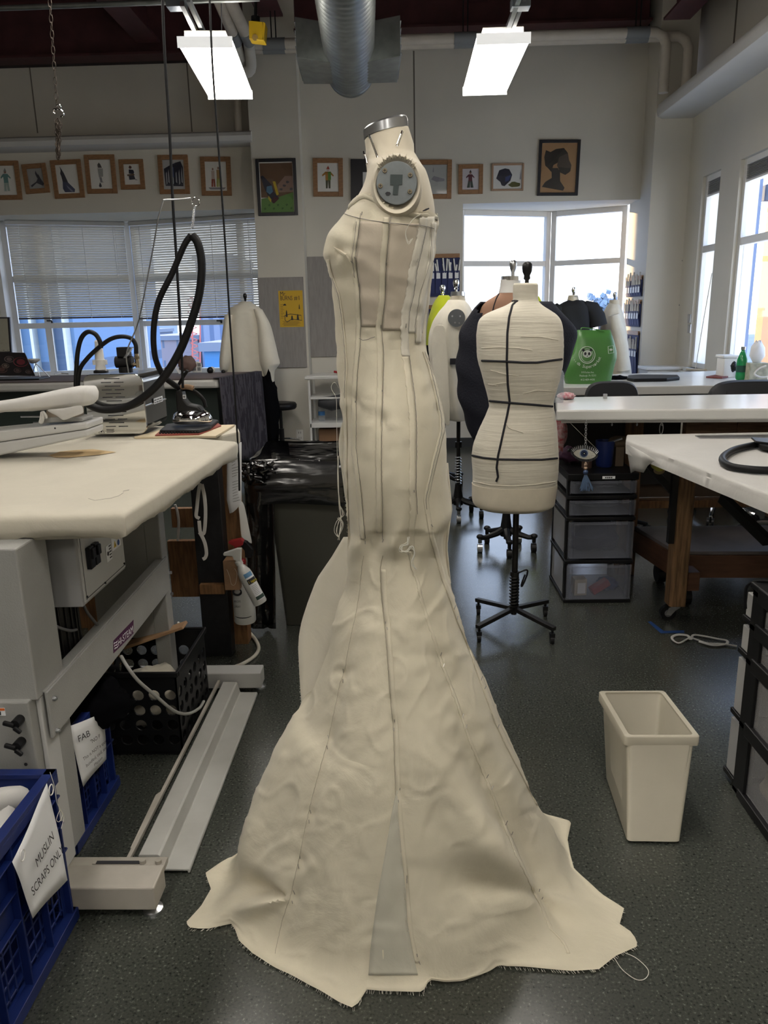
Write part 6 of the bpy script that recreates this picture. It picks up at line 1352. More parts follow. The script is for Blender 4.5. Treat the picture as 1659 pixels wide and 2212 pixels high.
def stand(t, c, ztop, R_, kind, rot=.4, m=None):
    m = m or M['blackm']
    b = MB(); b.cyl(c+V((0, 0, .07)), c+V((0, 0, ztop)), .0135, n=14); b.build('pole', m, t, smooth=True)
    if kind == 'x':
        for k in range(4):
            a = rot+k*PI/2; d = V((math.cos(a), math.sin(a), 0)); b = MB(); b.beam(c+V((0, 0, .098)), c+d*R_+V((0, 0, .072)), .024, .018); b.build('base_arm', m, t, bev=.002)
            p = c+d*(R_-.012); b = MB(); b.cyl(p+V((0, 0, .045)), p+V((0, 0, .07)), .006, n=8); b.cyl(p+V((-.008, 0, .018)), p+V((.008, 0, .018)), .018, n=14); b.box(p.x-.011, p.x+.011, p.y-.011, p.y+.011, .03, .05); b.build('caster', M['black'], t, kind='stuff')
        b = MB(); b.tube([c+V((.019*math.cos(k*.7), .019*math.sin(k*.7), .10+.0017*k)) for k in range(90)], .0045, 6); b.build('spring', m, t, smooth=True)
        b = MB(); b.cyl(c+V((0, 0, .255)), c+V((0, 0, .275)), .020, n=14); b.build('collar', m, t); b = MB(); b.tube(smooth_path([c+V(p) for p in ((.018, -.005, .27), (.05, -.01, .285), (.055, -.01, .265), (.035, -.01, .21), (.03, -.01, .215), (.045, -.01, .262))], 4), .004, 6); b.build('foot_lever', m, t, smooth=True)
    else:
        for k in range(5):
            a = rot+k*2*PI/5; d = V((math.cos(a), math.sin(a), 0)); b = MB(); b.tube([c+V((0, 0, .14)), c+d*R_*.35+V((0, 0, .11)), c+d*R_*.8+V((0, 0, .09)), c+d*R_+V((0, 0, .095))], [.024, .020, .015, .017], 8); b.build('base_arm', M['black'], t, smooth=True)
            p = c+d*R_; b = MB(); b.sph(p+V((0, 0, .10)), (.022, .022, .016), 12, 8); b.build('arm_end', M['black'], t, smooth=True)
            b = MB(); b.cyl(p+V((0, 0, .06)), p+V((0, 0, .09)), .012, n=10); b.cyl(p+V((-.014, 0, .028)), p+V((.014, 0, .028)), .028, n=18); b.cyl(p+V((-.016, 0, .028)), p+V((.016, 0, .028)), .012, n=12); b.build('caster', M['steel'] if k % 2 else M['blackm'], t, kind='stuff')
        b = MB(); b.lathe([(.035, .09), (.035, .14), (.026, .20), (.022, .24)], c, n=18); b.build('hub', M['black'], t, smooth=True, ang=50)
        b = MB(); b.tube([c+V((.021*math.cos(k*.7), .021*math.sin(k*.7), .24+.0022*k)) for k in range(90)], .004, 6); b.build('spring', M['steel'], t, smooth=True)
        b = MB(); b.cyl(c+V((0, 0, .50)), c+V((0, 0, .54)), .024, n=14); b.build('collar', M['black'], t)
def bvh(rings):
    b = MB(); b.loft(rings, True, True, True); b.bm.normal_update(); r = BVHTree.FromBMesh(b.bm); b.bm.free(); return r
def hitb(bv, px, py, off=.002):
    d = ray(px, py).normalized()
    for k in range(14):
        h = bv.ray_cast(CAM, d)
        if h[0] is not None: n = h[1]; n = -n if n.dot(d) > 0 else n; return h[0]+n*off
        px += 1 if px < 1110 else -1; d = ray(px, py).normalized()
def tape_on(bv, pts, name, m, t, r=.0045, n=6):
    P = [hitb(bv, x, y, .0015) for x, y in pts]; P = [p for p in P if p]
    b = MB(); b.tube(smooth_path(P, n), r, 8, flat=1); return b.build(name, m, t, smooth=True)
def dens(pts, k=5):
    out = []
    for a, c in zip(pts[:-1], pts[1:]): out += [(a[0]+(c[0]-a[0])*i/k, a[1]+(c[1]-a[1])*i/k) for i in range(k)]
    return out+[pts[-1]]
# --- form with black tape lines
FY = 3.25
A_ = [(612, 1111, 1160, .050), (616, 1109, 1162, .053), (636, 1108, 1162, .052), (650, 1107, 1163, .054), (660, 1092, 1172, .066), (669, 1070, 1186, .076), (679, 1048, 1201, .086), (690, 1036, 1210, .093), (706, 1031, 1215, .10), (740, 1029, 1217, .112), (776, 1032, 1216, .115),
    (810, 1041, 1211, .108), (840, 1049, 1203, .098), (868, 1056, 1196, .090), (880, 1056, 1196, .090), (900, 1048, 1200, .10), (930, 1034, 1203, .115), (960, 1023, 1205, .125), (988, 1019, 1206, .13), (1020, 1021, 1205, .13), (1046, 1021, 1202, .125), (1075, 1021, 1198, .125), (1090, 1027, 1193, .12), (1097, 1040, 1180, .10)]
def dA(q, c, t, y):
    u = (q-c); u.z = 0; L = u.length; u = u/L if L > 0 else u
    return q+u*(.0016*noise.noise(V((q.x*4, q.z*60, 2))) if 700 < y < 1040 else 0)
ra = body(A_, FY, n=72, step=4, disp=dA, p=2.2)
cA = V((AZ(1110, 1318, .09).x, FY, 0))
t = thing('dress_form', 'cream dress form with black tape guide lines on a black X-base stand, seen from behind', 'dress form', cA)
b = MB(); b.loft(ra, True, True, True); b.build('torso', M['wrap'], t, smooth=True, ang=80)
bvA = bvh(ra)
for pts in (((1117, 650), (1107, 660), (1100, 685), (1096, 720), (1095, 780), (1097, 830), (1101, 868), (1096, 895), (1086, 940), (1076, 985), (1073, 1010), (1076, 1030), (1072, 1040)), ((1041, 779), (1070, 780), (1096, 781), (1130, 783), (1160, 783), (1190, 779), (1213, 776)), ((1058, 866), (1080, 868), (1101, 870), (1150, 874), (1193, 878)), ((1021, 984), (1045, 989), (1075, 992), (1120, 993), (1170, 993), (1203, 990))):
    tape_on(bvA, dens(pts, 3), 'guide_tape', M['tape'], t, .0046, 2)
tape_on(bvA, [(1107, 651), (1113, 650), (1119, 651)], 'guide_tape', M['tape'], t, .0035, 2)
tape_on(bvA, dens([(1023, 1040), (1060, 1048), (1110, 1050), (1160, 1046), (1200, 1040)], 3), 'wrap_edge', M['wrap'], t, .0022, 2)
for pts in (((1040, 752), (1080, 750), (1120, 752), (1150, 757)), ((1060, 800), (1090, 808), (1120, 812)), ((1062, 832), (1082, 828), (1100, 826)), ((1125, 727), (1170, 728), (1205, 735)), ((1055, 830), (1075, 833)), ((1130, 850), (1160, 843), (1190, 845)), ((1090, 910), (1100, 925), (1130, 935))): tape_on(bvA, dens(pts, 3), 'fold_line', M['wrap'], t, .0018, 2)
pz = hitb(bvA, 1068, 1075, .001)
for k, s_ in enumerate(('B 37 3/4', 'W 30', 'H 39 1/2')): p = hitb(bvA, 1068, 1078+8*k, .0012); text(s_, p, (1, -.15, 0), (0, 0, 1), .011, M['ink'], t, width=.030 if k != 1 else .018)
c = AY(1138, 612, FY); b = MB(); b.lathe([(.010, -.01), (.008, .012), (.014, .018), (.012, .03), (.019, .045), (.021, .062), (.019, .075), (.012, .082), (.003, .084)], c, n=18); b.build('finial', M['black'], t, smooth=True, ang=60)
stand(t, cA, .62, .235, 'x', rot=rad(40))
low = body([(1044, 1019.5, 1203.5, .128), (1060, 1019.5, 1201.5, .128), (1078, 1020, 1198.5, .127), (1090, 1025, 1195, .122), (1098, 1040, 1180, .10)], FY, n=72, step=4, p=2.2); b = MB(); b.loft(low, True, True, True); b.build('base_cover', M['form'], t, smooth=True, ang=80)
# --- tan and black form behind
FB = 4.45; tb_ = thing('dress_form', 'dress form with tan back and black garment, just behind the taped form', 'dress form', (AZ(1090, 1172, .03).x, FB, 0))
nB = body([(606, 1083, 1123, .055), (620, 1081, 1122, .056), (632, 1079, 1122, .062), (640, 1068, 1132, .075), (650, 1052, 1150, .09), (664, 1040, 1170, .10), (690, 1034, 1180, .105), (740, 1034, 1180, .10)], FB, n=48, step=5)
b = MB(); b.loft(nB, True, True, True); b.build('torso', mat('tan_skin_cloth', (.36, .20, .13), .8), tb_, smooth=True, ang=80)
b = MB(); b.loft(body([(604, 1082, 1124, .058), (620, 1080, 1124, .060), (633, 1077, 1124, .067)], FB, n=40, step=5)); b.build('neck_cover', M['whitepl'], tb_, smooth=True)
b = MB(); b.loft(body([(597, 1083, 1124, .060), (606, 1083, 1124, .060)], FB, n=40, step=5)); b.build('neck_ring', M['chrome'], tb_, smooth=True, ang=40)
bl = body([(652, 1040, 1190, .085), (668, 1022, 1208, .13), (690, 1007, 1228, .14), (718, 995, 1244, .15), (745, 990, 1243, .15), (780, 987, 1228, .15), (820, 987, 1218, .15), (860, 992, 1212, .15), (900, 1003, 1206, .15), (930, 1014, 1200, .14), (955, 1024, 1190, .12)], FB+.03, n=60, step=6, disp=lambda q, c, t_, y: q+V((.006*math.sin(y*.09+t_*3), 0, 0)))
b = MB(); R_ = b.loft(bl, True, False, True)
dd_ = [f for f in b.bm.faces if f.calc_center_median().y < FB and 1030 < proj(f.calc_center_median())[0] < 1180 and proj(f.calc_center_median())[1] < 700-.6*abs(proj(f.calc_center_median())[0]-1075)]
bmesh.ops.delete(b.bm, geom=dd_, context='FACES'); b.build('black_garment', mat('black_wool', (.006, .007, .016), .85, bump=.3, bs=90), tb_, smooth=True, ang=80, solid=.004)
b = MB(); b.tube([AY(x, y, FB-.11) for x, y in ((1078, 634), (1072, 645), (1067, 660), (1062, 682))], .0035, 6); b.build('guide_tape', M['tape'], tb_)
c = AY(1108, 597, FB); b = MB(); b.lathe([(.010, -.01), (.009, .02), (.017, .04), (.021, .065), (.018, .08), (.006, .088)], c, n=16); b.build('finial', M['steel'], tb_, smooth=True, ang=60)
stand(tb_, V((AZ(1090, 1172, .03).x, FB, 0)), 1.0, .17, 'star', rot=-.32)
# --- white jacket form
FC = 5.25; tc_ = thing('dress_form', 'dress form in a loose white jacket with grey arm plate, left of the black one', 'dress form', (AY(990, 1000, FC).x, FC, 0))
jk = body([(648, 968, 1004, .065), (660, 960, 1014, .10), (675, 948, 1020, .13), (700, 935, 1024, .15), (740, 928, 1026, .15), (790, 932, 1024, .15), (840, 941, 1022, .15), (880, 948, 1020, .15), (905, 958, 1018, .13)], FC, n=64, step=5, disp=lambda q, c, t_, y: q+(q-c).normalized()*.012*math.sin(t_*6+y*.012)*min(1, (y-650)/70))
b = MB(); b.loft(jk, True, True, True); b.build('jacket', M['muslinw'], tc_, smooth=True, ang=80)
b = MB(); b.loft(body([(638, 974, 1004, .06), (650, 971, 1006, .062)], FC, n=30, step=5)); b.build('neck', M['form'], tc_, smooth=True); b = MB(); b.loft(body([(630, 974, 1004, .061), (639, 973, 1005, .061)], FC, n=30, step=5)); b.build('neck_ring', M['steel'], tc_, smooth=True)
c = AY(985, 630, FC); b = MB(); finial(b, c, 1.1); b.build('finial', M['chrome'], tc_, smooth=True)
c = AY(986, 687, FC-.165); b = MB(); b.lathe([(.056, .0), (.056, -.012)], c, (0, 1, 0), 30); b.build('arm_plate', mat('dark_arm_plate', (.13, .14, .15), .5, .3), tc_)
for x, y in ((977, 683), (994, 683), (983, 697), (992, 698)): p = AY(x, y, FC-.18); b = MB(); b.cyl(p, p+V((0, -.004, 0)), .006, n=8); b.build('screw', M['steel'], tc_)
b = MB(); b.box(AY(972, 780, FC-.16).x, AY(992, 780, FC-.16).x, FC-.185, FC-.16, AY(980, 787, FC-.16).z, AY(980, 774, FC-.16).z); b.build('black_band', M['tape'], tc_)
P = [[AY(x, y, FC-.17-.02*k) for k, x in enumerate(xs)] for y, xs in ((700, (935, 950, 962)), (740, (930, 948, 966)), (800, (934, 950, 968)), (850, (942, 956, 972)), (890, (952, 962, 972)), (920, (962, 968, 972)))]
b = MB(); b.grid(P); b.build('hanging_front', M['muslinw'], tc_, smooth=True, sub=2, solid=.003)
stand(tc_, V((AY(990, 1000, FC).x, FC, 0)), 1.0, .17, 'star', rot=.9)
# --- neon yellow form, T-shirt form, coat form
FD = 6.2; t = thing('dress_form', 'dress form wearing a neon yellow top beside the blue wall organiser', 'dress form', (AY(955, 900, FD).x, FD, 0))
yb = body([(638, 948, 970, .06), (648, 940, 976, .10), (665, 932, 982, .14), (700, 923, 984, .16), (745, 920, 982, .16)], FD, n=48, step=5); b = MB(); b.loft(yb); b.build('yellow_top', cloth('neon_yellow', (.55, .62, .03), trans=.2), t, smooth=True, ang=80)
b = MB(); b.loft(body([(745, 921, 982, .15), (800, 925, 980, .15), (880, 930, 978, .14)], FD, n=40)); b.build('torso', mat('black_fabric', (.004, .004, .005), .9), t, smooth=True)
c = AY(956, 638, FD); b = MB(); finial(b, c, 1.2); b.build('finial', M['chrome'], t, smooth=True); stand(t, V((c.x, FD, 0)), 1.1, .17, 'star')
t = thing('dress_form', 'second neon yellow garment on a form right of the taped form neck', 'dress form', (AY(1170, 900, 6.5).x, 6.5, 0))
b = MB(); b.loft(body([(640, 1158, 1164, .03), (655, 1150, 1172, .08), (668, 1140, 1182, .12), (720, 1135, 1190, .14), (850, 1135, 1190, .14)], 6.5, n=40)); b.build('yellow_top', MC['neon_yellow'], t, smooth=True); stand(t, V((AY(1165, 900, 6.5).x, 6.5, 0)), 1.0, .15, 'x')
FE = 7.1; t = thing('dress_form', 'dress form with a black T-shirt hung on it in front of the right window', 'dress form', (AY(1238, 900, FE).x, FE, 0))
b = MB(); b.loft(body([(638, 1228, 1248, .05), (655, 1224, 1252, .06)], FE, n=24)); b.build('neck', M['form'], t, smooth=True)
ts_ = body([(648, 1228, 1256, .05), (653, 1216, 1266, .09), (662, 1203, 1276, .12), (680, 1199, 1277, .13), (710, 1204, 1274, .13), (760, 1206, 1272, .13)], FE, n=48, step=4, disp=lambda q, c, t_, y: q+(q-c).normalized()*.008*math.sin(t_*5+y*.05)); b = MB(); b.loft(ts_); b.build('tshirt_body', mat('black_jersey', (.010, .011, .014), .85), t, smooth=True, ang=80)
for pts in (((1262, 662), (1278, 668), (1288, 685), (1292, 704)), ((1212, 664), (1204, 672), (1198, 686))): b = MB(); b.tube([AY(x, y, FE-.03) for x, y in pts], [.055, .075, .08, .082][:len(pts)], 14); b.build('sleeve', MC['black_jersey'], t, smooth=True)
b = MB(); b.tube([AY(1212, 668, FE-.05), AY(1232, 652, FE-.05), AY(1244, 652, FE-.05), AY(1262, 660, FE-.05)], .007, 6); b.tube(smooth_path([AY(x, y, FE-.05) for x, y in ((1238, 652), (1240, 642), (1247, 640), (1249, 646))], 4), .004, 6); b.build('hanger', M['steel'], t, kind='stuff')
b = MB(); b.loft(body([(745, 1210, 1275, .12), (830, 1216, 1268, .12)], FE, n=30)); b.build('torso', mat('pink_cloth', (.36, .16, .13), .8), t, smooth=True)
c = AY(1239, 640, FE); b = MB(); finial(b, c, 1.1); b.build('finial', M['chrome'], t, smooth=True); stand(t, V((c.x, FE, 0)), .9, .16, 'x')
FG = 7.3; t = thing('dress_form', 'dress form in a long pale coat at the right edge of the bay window', 'dress form', (AY(1328, 900, FG).x, FG, 0))
co = body([(655, 1316, 1336, .05), (664, 1310, 1340, .09), (680, 1303, 1345, .12), (710, 1299, 1350, .14), (750, 1300, 1355, .15), (790, 1308, 1360, .15), (835, 1312, 1362, .15), (880, 1312, 1362, .15)], FG, n=56, step=5, disp=lambda q, c, t_, y: q+(q-c).normalized()*.014*math.sin(t_*6+y*.02)*min(1, (y-655)/60)); b = MB(); b.loft(co); b.build('coat', M['muslinw'], t, smooth=True, ang=80)
b = MB(); b.tube([AY(x, y, FG-.14) for x, y in ((1326, 680), (1333, 710), (1342, 750), (1346, 800))], [.05, .06, .065, .06], 14); b.build('sleeve', M['muslinw'], t, smooth=True)
b = MB(); b.loft(body([(648, 1317, 1337, .06), (662, 1316, 1338, .06)], FG, n=24)); b.build('neck', M['form'], t, smooth=True); c = AY(1328, 650, FG); b = MB(); finial(b, c, 1.1); b.build('finial', M['steel'], t, smooth=True); stand(t, V((c.x, FG, 0)), .9, .16, 'x')

# --- tables
def slab(P, z0, z1): b = MB(); b.prism([V((p.x, p.y, z0)) for p in P], (0, 0, z1-z0)); return b
MZ = .965; mA, mB_ = AZ(1206, 886, MZ), AZ(1200, 858, MZ)
t = thing('covered_table', 'long table with glossy white top behind the drawer tower', 'table', (1.6, 4.2, 0))
P = [AZ(1202, 886, MZ), V((2.66, AZ(1659, 886, MZ).y-.03, 0)), V((2.70, 4.02, 0)), AZ(1200, 858, MZ)]; print('mid', P)
mp_top = mat('glossy_white_top', (.62, .62, .60), .22, var=.04, vs=3)
slab(P, MZ-.05, MZ).build('table_top', mp_top, t, bev=.008)
P2 = [V((P[0].x+.03, P[0].y+.03, 0)), V((2.64, P[1].y+.03, 0)), V((2.68, 3.99, 0)), V((P[3].x+.03, P[3].y-.03, 0))]; slab(P2, MZ-.064, MZ-.05).build('cover_edge', M['coverw'], t)
wd = mat('weathered_wood', (.16, .09, .05), .65, var=.45, vs=9, stretch=(1, 5, 9), bump=.3, bs=40); wv_ = mat('weathered_wood_post', (.20, .11, .055), .65, var=.5, vs=9, stretch=(9, 9, 1), bump=.3, bs=40)
x0 = AY(1482, 925, 3.62).x; z1_ = MZ-.066
b = MB(); b.box(x0, x0+.24, 3.62, 3.67, z1_-.09, z1_); b.build('apron_board', wd, t, bev=.003); b = MB(); b.box(x0+.245, 2.6, 3.63, 3.67, z1_-.09, z1_-.01); b.build('apron_board', wd, t, bev=.003)
for x, y in ((2.5, 3.62), (1.16, 3.96), (2.55, 3.9)): b = MB(); b.box(x, x+.09, y, y+.09, 0, MZ-.066); b.build('leg', wv_, t, bev=.004)
b = MB(); b.box(.95, 2.6, 4.03, 4.06, .42, .62); b.build('back_board', mat('dark_brown_board', (.07, .045, .03), .6), t); b = MB(); b.box(.95, 2.6, 3.98, 4.06, .37, .41); b.build('stretcher', M['pine'], t)
b = MB(); b.box(.80, 1.45, 3.99, 4.02, .50, MZ-.07); b.build('dark_panel', mat('near_black_panel', (.012, .011, .011), .6), t)
for px in (1321, 1375, 1429):
    q = AY(px, 908, 3.53); b = MB(); b.tube(smooth_path([q+V(v) for v in ((0, 0, .01), (0, -.004, -.008), (.002, -.012, -.018), (.001, -.006, -.024), (0, .0, -.018))], 4), .0018, 6); b.build('hook', M['steel'], t, smooth=True)
q = AY(1429, 920, 3.525); b = MB(); b.tube([q+V((.008*math.cos(a), 0, .026*math.sin(a)-.012)) for a in (2*PI*k/20 for k in range(20))], .002, 6, closed=True); b.build('wire_loop', M['steel'], label='steel wire loop hanging from the right hook of the white table edge', cat='wire loop', smooth=True)
TZ2 = .92; t = thing('covered_table', 'farther white-topped table with the green bag, below the bay window', 'table', (1.8, 5.6, 0))
P = [V((1.02, 5.06, 0)), V((2.68, 4.98, 0)), V((2.70, 6.25, 0)), V((1.0, 5.95, 0))]; slab(P, TZ2-.055, TZ2).build('table_top', mp_top, t, bev=.006)
slab([V((p.x, p.y, 0)) for p in (V((1.08, 5.12, 0)), V((2.62, 5.05, 0)), V((2.64, 6.1, 0)), V((1.06, 5.9, 0)))], TZ2-.10, TZ2-.056).build('apron', mat('grey_apron', (.16, .16, .16), .6), t)
for x, y in ((1.1, 5.15), (2.5, 5.08), (1.08, 5.8), (2.5, 6.0)): b = MB(); b.box(x, x+.08, y, y+.08, 0, TZ2-.1); b.build('leg', wv_, t, bev=.004)
b = MB(); b.box(1.15, 2.55, 5.75, 5.79, .02, .30); b.build('lower_board', M['pine'], t)
# right near table
RZ = .86; t = thing('covered_table', 'nearest right-hand work table with wrinkled cream cover and wooden leg on a caster', 'table', (1.6, 3.1, 0))
TR = [AZ(1353, 951, RZ), AZ(1353, 939, RZ), V((2.35, 3.43, RZ)), V((2.35, 2.1, RZ)), AZ(1745, 1100, RZ)]
print('TR', TR)
def edge_ring(P, sc, z, wob=0, seed=0):
    c = sum(P, V((0, 0, 0)))/len(P); lp = around(P, .02); out = []
    for i, p in enumerate(lp): d = (p-c); d.z = 0; d.normalize(); w_ = wob*noise.noise(V((i*.23, seed, 0))); out.append(V((p.x, p.y, 0))+d*(sc+w_*.6)+V((0, 0, z+w_)))
    return out
b = MB(); b.loft([edge_ring(TR, -.02, RZ), edge_ring(TR, -.006, RZ), edge_ring(TR, .0, RZ-.006, .003), edge_ring(TR, -.002, RZ-.018, .006, 3), edge_ring(TR, .001, RZ-.024, .003, 5), edge_ring(TR, 0, RZ-.058), edge_ring(TR, -.01, RZ-.06)], True, True, True); b.build('covered_top', M['coverw'], t, smooth=True, ang=60)
P = [[AY(1353, 960, 3.255), AY(1365, 964, 3.18), AY(1386, 976, 3.07), AY(1416, 994, 2.92)], [AY(1357, 985, 3.25), AY(1370, 986, 3.17), AY(1386, 990, 3.07), AY(1408, 999, 2.95)], [AY(1360, 1005, 3.25), AY(1370, 1003, 3.18), AY(1384, 1004, 3.09), AY(1399, 1006, 3.0)], [AY(1363, 1022, 3.24), AY(1371, 1017, 3.19), AY(1381, 1019, 3.12), AY(1390, 1021, 3.06)]]
b = MB(); b.grid(P); b.build('cover_corner', M['coverw'], t, smooth=True, solid=.002)
lx0, lx1 = 1.212, 1.288
b = MB(); b.loft([[V((x, y, .075)) for x, y in ((lx0+.008, 3.30), (lx0, 3.308), (lx0, 3.375), (lx1, 3.375), (lx1, 3.308), (lx1-.008, 3.30))], [V((x, y, RZ-.06)) for x, y in ((lx0+.008, 3.30), (lx0, 3.308), (lx0, 3.375), (lx1, 3.375), (lx1, 3.308), (lx1-.008, 3.30))]]); b.build('leg', mat('leg_wood', (.27, .15, .07), .65, var=.55, vs=7, stretch=(12, 12, 1), bump=.5, bs=50), t, bev=.002)
cs = V((1.248, 3.335, 0)); b = MB(); b.cyl(cs+V((0, 0, .062)), cs+V((0, 0, .076)), .026, n=18); b.prism([cs+V((x, -.018, z)) for x, z in ((.02, .064), (-.03, .066), (-.044, .03), (-.020, .026), (.0, .05))], (0, .004, 0)); b.prism([cs+V((x, .014, z)) for x, z in ((.02, .064), (-.03, .066), (-.044, .03), (-.020, .026), (.0, .05))], (0, .004, 0)); b.build('caster_fork', M['steel'], t, kind='stuff', bev=.001)
wc = cs+V((-.030, 0, .036)); b = MB(); b.cyl(wc+V((0, -.013, 0)), wc+V((0, .013, 0)), .036, n=26); b.build('caster_wheel', M['rubber'], t, smooth=True, ang=30); b = MB(); b.cyl(wc+V((0, -.0135, 0)), wc+V((0, .0135, 0)), .018, n=18); b.build('wheel_hub', mat('grey_hub', (.16, .16, .17), .5), t)
b = MB(); b.box(lx0-.028, lx0-.002, 3.30, 3.33, .38, RZ-.06); b.build('steel_bracket', M['blackm'], t)
b = MB(); b.beam(AY(1398, 1000, 3.32), AY(1466, 1078, 3.32), .02, .03); b.build('diagonal_brace', M['blackm'], t, bev=.002)
b = MB(); b.beam(AY(1560, 1075, 3.0), AY(1659, 1170, 2.75), .03, .04); b.build('diagonal_brace', M['blackm'], t, bev=.002)
b = MB(); b.box(2.1, 2.18, 3.3, 3.38, 0, RZ-.06); b.build('leg', wv_, t); b = MB(); b.box(1.3, 2.2, 3.31, 3.35, RZ-.15, RZ-.06); b.build('apron_board', wd, t)
# lower trolley shelf
t = thing('low_platform', 'low plywood platform on brown rails under the right tables', 'platform', (1.7, 3.7, 0))
P = [AZ(1371, 1137, .28), V((2.3, 3.93, 0)), V((2.3, 3.46, 0)), AZ(1461, 1191, .28)]
slab(P, .262, .28).build('plywood_top', mat('scuffed_plywood', (.17, .155, .16), .4, var=.3, vs=5), t, bev=.002)
P3 = [V((p.x+dx, p.y+dy, 0)) for p, dx, dy in zip(P, (.005, 0, 0, .005), (-.005, -.005, .005, .005))]
for a, c in ((P3[0], P3[3]), (P3[3], P3[2]), (P3[0], P3[1])): b = MB(); b.beam(V((a.x, a.y, .205)), V((c.x, c.y, .205)), .03, .112); b.build('rail', mat('red_brown_wood', (.12, .055, .03), .55, var=.3, vs=8, stretch=(1, 1, 6)), t, bev=.002)
b = MB(); a = AZ(1493, 1275, .14); b.box(lx1+.005, lx1+.06, 3.32, 3.42, .145, .235); b.build('block', mat('red_brown_wood', (.12, .055, .03)), t, bev=.002)
for x, y in ((1.35, 3.85), (1.36, 3.52), (2.2, 3.85), (2.2, 3.52)): b = MB(); b.cyl((x-.02, y, .05), (x+.02, y, .05), .05, n=16); b.box(x-.02, x+.02, y-.01, y+.01, .05, .15); b.build('caster', M['black'], t, kind='stuff')
# things on the right table
hz = RZ+.015; t = thing('black_hose', 'thick black hose loop lying on the right table with a black strap', 'hose', AZ(1600, 1000, RZ))
b = MB(); b.tube(smooth_path([AZ(x, y, hz) for x, y in ((1700, 950), (1659, 957), (1620, 963), (1585, 972), (1564, 985), (1562, 997), (1580, 1008), (1620, 1014), (1659, 1016), (1710, 1016))], 8), .013, 14); b.build('hose', M['rubber'], t, smooth=True, ang=80)
b = MB(); b.prism([AZ(x, y, RZ+.03) for x, y in ((1622, 948), (1632, 957), (1720, 968), (1720, 956))], (0, 0, .008)); b.build('strap', M['black'], t, bev=.002); b = MB(); b.prism([AZ(x, y, RZ+.01) for x, y in ((1634, 962), (1640, 971), (1720, 985), (1720, 964))], (0, 0, .02)); b.build('nozzle', M['blackm'], t, bev=.004)
b = MB(); b.prism([AZ(x, y, RZ+.001) for x, y in ((1501, 942), (1512, 948), (1750, 946), (1750, 939))], (0, 0, .003)); b.build('steel_ruler', M['steel'], label='long steel ruler lying along the far edge of the right table', cat='ruler')
t = thing('tape_roll', 'yellow tape roll tucked under the right table cover', 'tape roll', AY(1422, 1010, 3.45)); c = AY(1422, 1004, 3.28); b = MB(); b.cyl(c+V((0, -.02, .002)), c+V((0, .02, .002)), .028, n=20); b.build('roll', mat('yellow_tape', (.42, .40, .05), .5), t, smooth=True); c = AY(1424, 1016, 3.30); b = MB(); b.sph(c, (.025, .02, .018), 12, 8); b.build('paper_wad', mat('tan_paper', (.32, .24, .13), .8), t, smooth=True)

# --- drawer towers
FR1 = frosted('frosted_drawer', (.30, .32, .37), .20, .25); FR2 = frosted('milky_drawer', (.50, .50, .51), .34, .3)
t = thing('drawer_tower', 'black-framed four-drawer tower with clear drawers under the table edge', 'drawer unit', (.94, 3.72, 0))
dx0, dx1, dy0, dy1, dz = .785, 1.108, 3.55, 3.93, .655
for (x, y) in ((dx0, dy0+.03), (dx1-.016, dy0+.03), (dx0, dy1-.03), (dx1-.016, dy1-.03)): b = MB(); b.box(x, x+.016, y, y+.03, 0, dz); b.build('frame_post', M['black'], t, bev=.002)
levels = [(.010, .200), (.222, .418), (.440, .525), (.547, .620)]
for z in (0, .203, .421, .528): b = MB(); b.box(dx0-.004, dx1+.004, dy0+.004, dy1, z, z+.018); b.build('frame_shelf', M['black'], t, bev=.003)
b = MB(); b.box(dx0-.006, dx1+.006, dy0-.002, dy1+.005, .622, dz); b.build('top', M['black'], t, bev=.004)
b = MB(); b.box(dx0+.155, dx0+.215, dy0-.0035, dy0-.002, .629, .642); b.build('label', M['paper'], t); b = MB(); [b.box(dx0+.168+.009*k, dx0+.174+.009*k, dy0-.0042, dy0-.0035, .632, .639) for k in range(4)]; b.build('label_print', M['ink'], t, kind='stuff')
for k, (z0_, z1_) in enumerate(levels):
    a0, a1 = z0_+.012, z1_
    b = MB(); b.box(dx0+.004, dx1-.004, dy0-.006, dy0-.002, a0, a1); b.build('drawer_front', FR1, t, bev=.003)
    b = MB()
    for xx in (dx0+.030, dx1-.034): b.box(xx, xx+.003, dy0-.020, dy0-.006, a0+.006, a1-.004)
    b.box(dx0+.03, dx1-.03, dy0-.020, dy0-.006, a1-.010, a1-.007); b.build('drawer_lip', FR1, t, kind='stuff')
    b = MB(); b.box(dx0+.018, dx0+.021, dy0, dy1-.03, a0, a1-.012); b.box(dx1-.021, dx1-.018, dy0, dy1-.03, a0, a1-.012); b.box(dx0+.018, dx1-.018, dy0, dy1-.03, a0, a0+.003); b.build('drawer_tray', FR1, t, kind='stuff')
    b = MB(); b.box(dx0+.001, dx0+.004, dy0+.065, dy1-.04, a0+.008, a1-.005); b.build('side_panel', FR2, t)
def item(bm_fn, name, m, lb, cat, **k): b = MB(); bm_fn(b); return b.build(name, m, label=lb, cat=cat, **k)
item(lambda b: b.cbox(V((.87, 3.62, .068)), (.062, .06, .085), (0, 0, .1)), 'white_carton', mat('cream_carton', (.48, .42, .34), .6), 'cream carton with a small printed panel in the bottom clear drawer', 'box', bev=.002)
item(lambda b: b.cbox(V((.876, 3.588, .065)), (.040, .001, .055), (0, 0, .1)), 'printed_panel', M['paper'], 'printed label panel on the cream carton in the bottom clear drawer', 'label')
item(lambda b: b.cbox(V((.975, 3.63, .06)), (.10, .05, .035), (0, -.5, .2)), 'red_package', mat('red_package', (.30, .03, .05), .4), 'tilted red package in the bottom clear drawer', 'package', bev=.006)
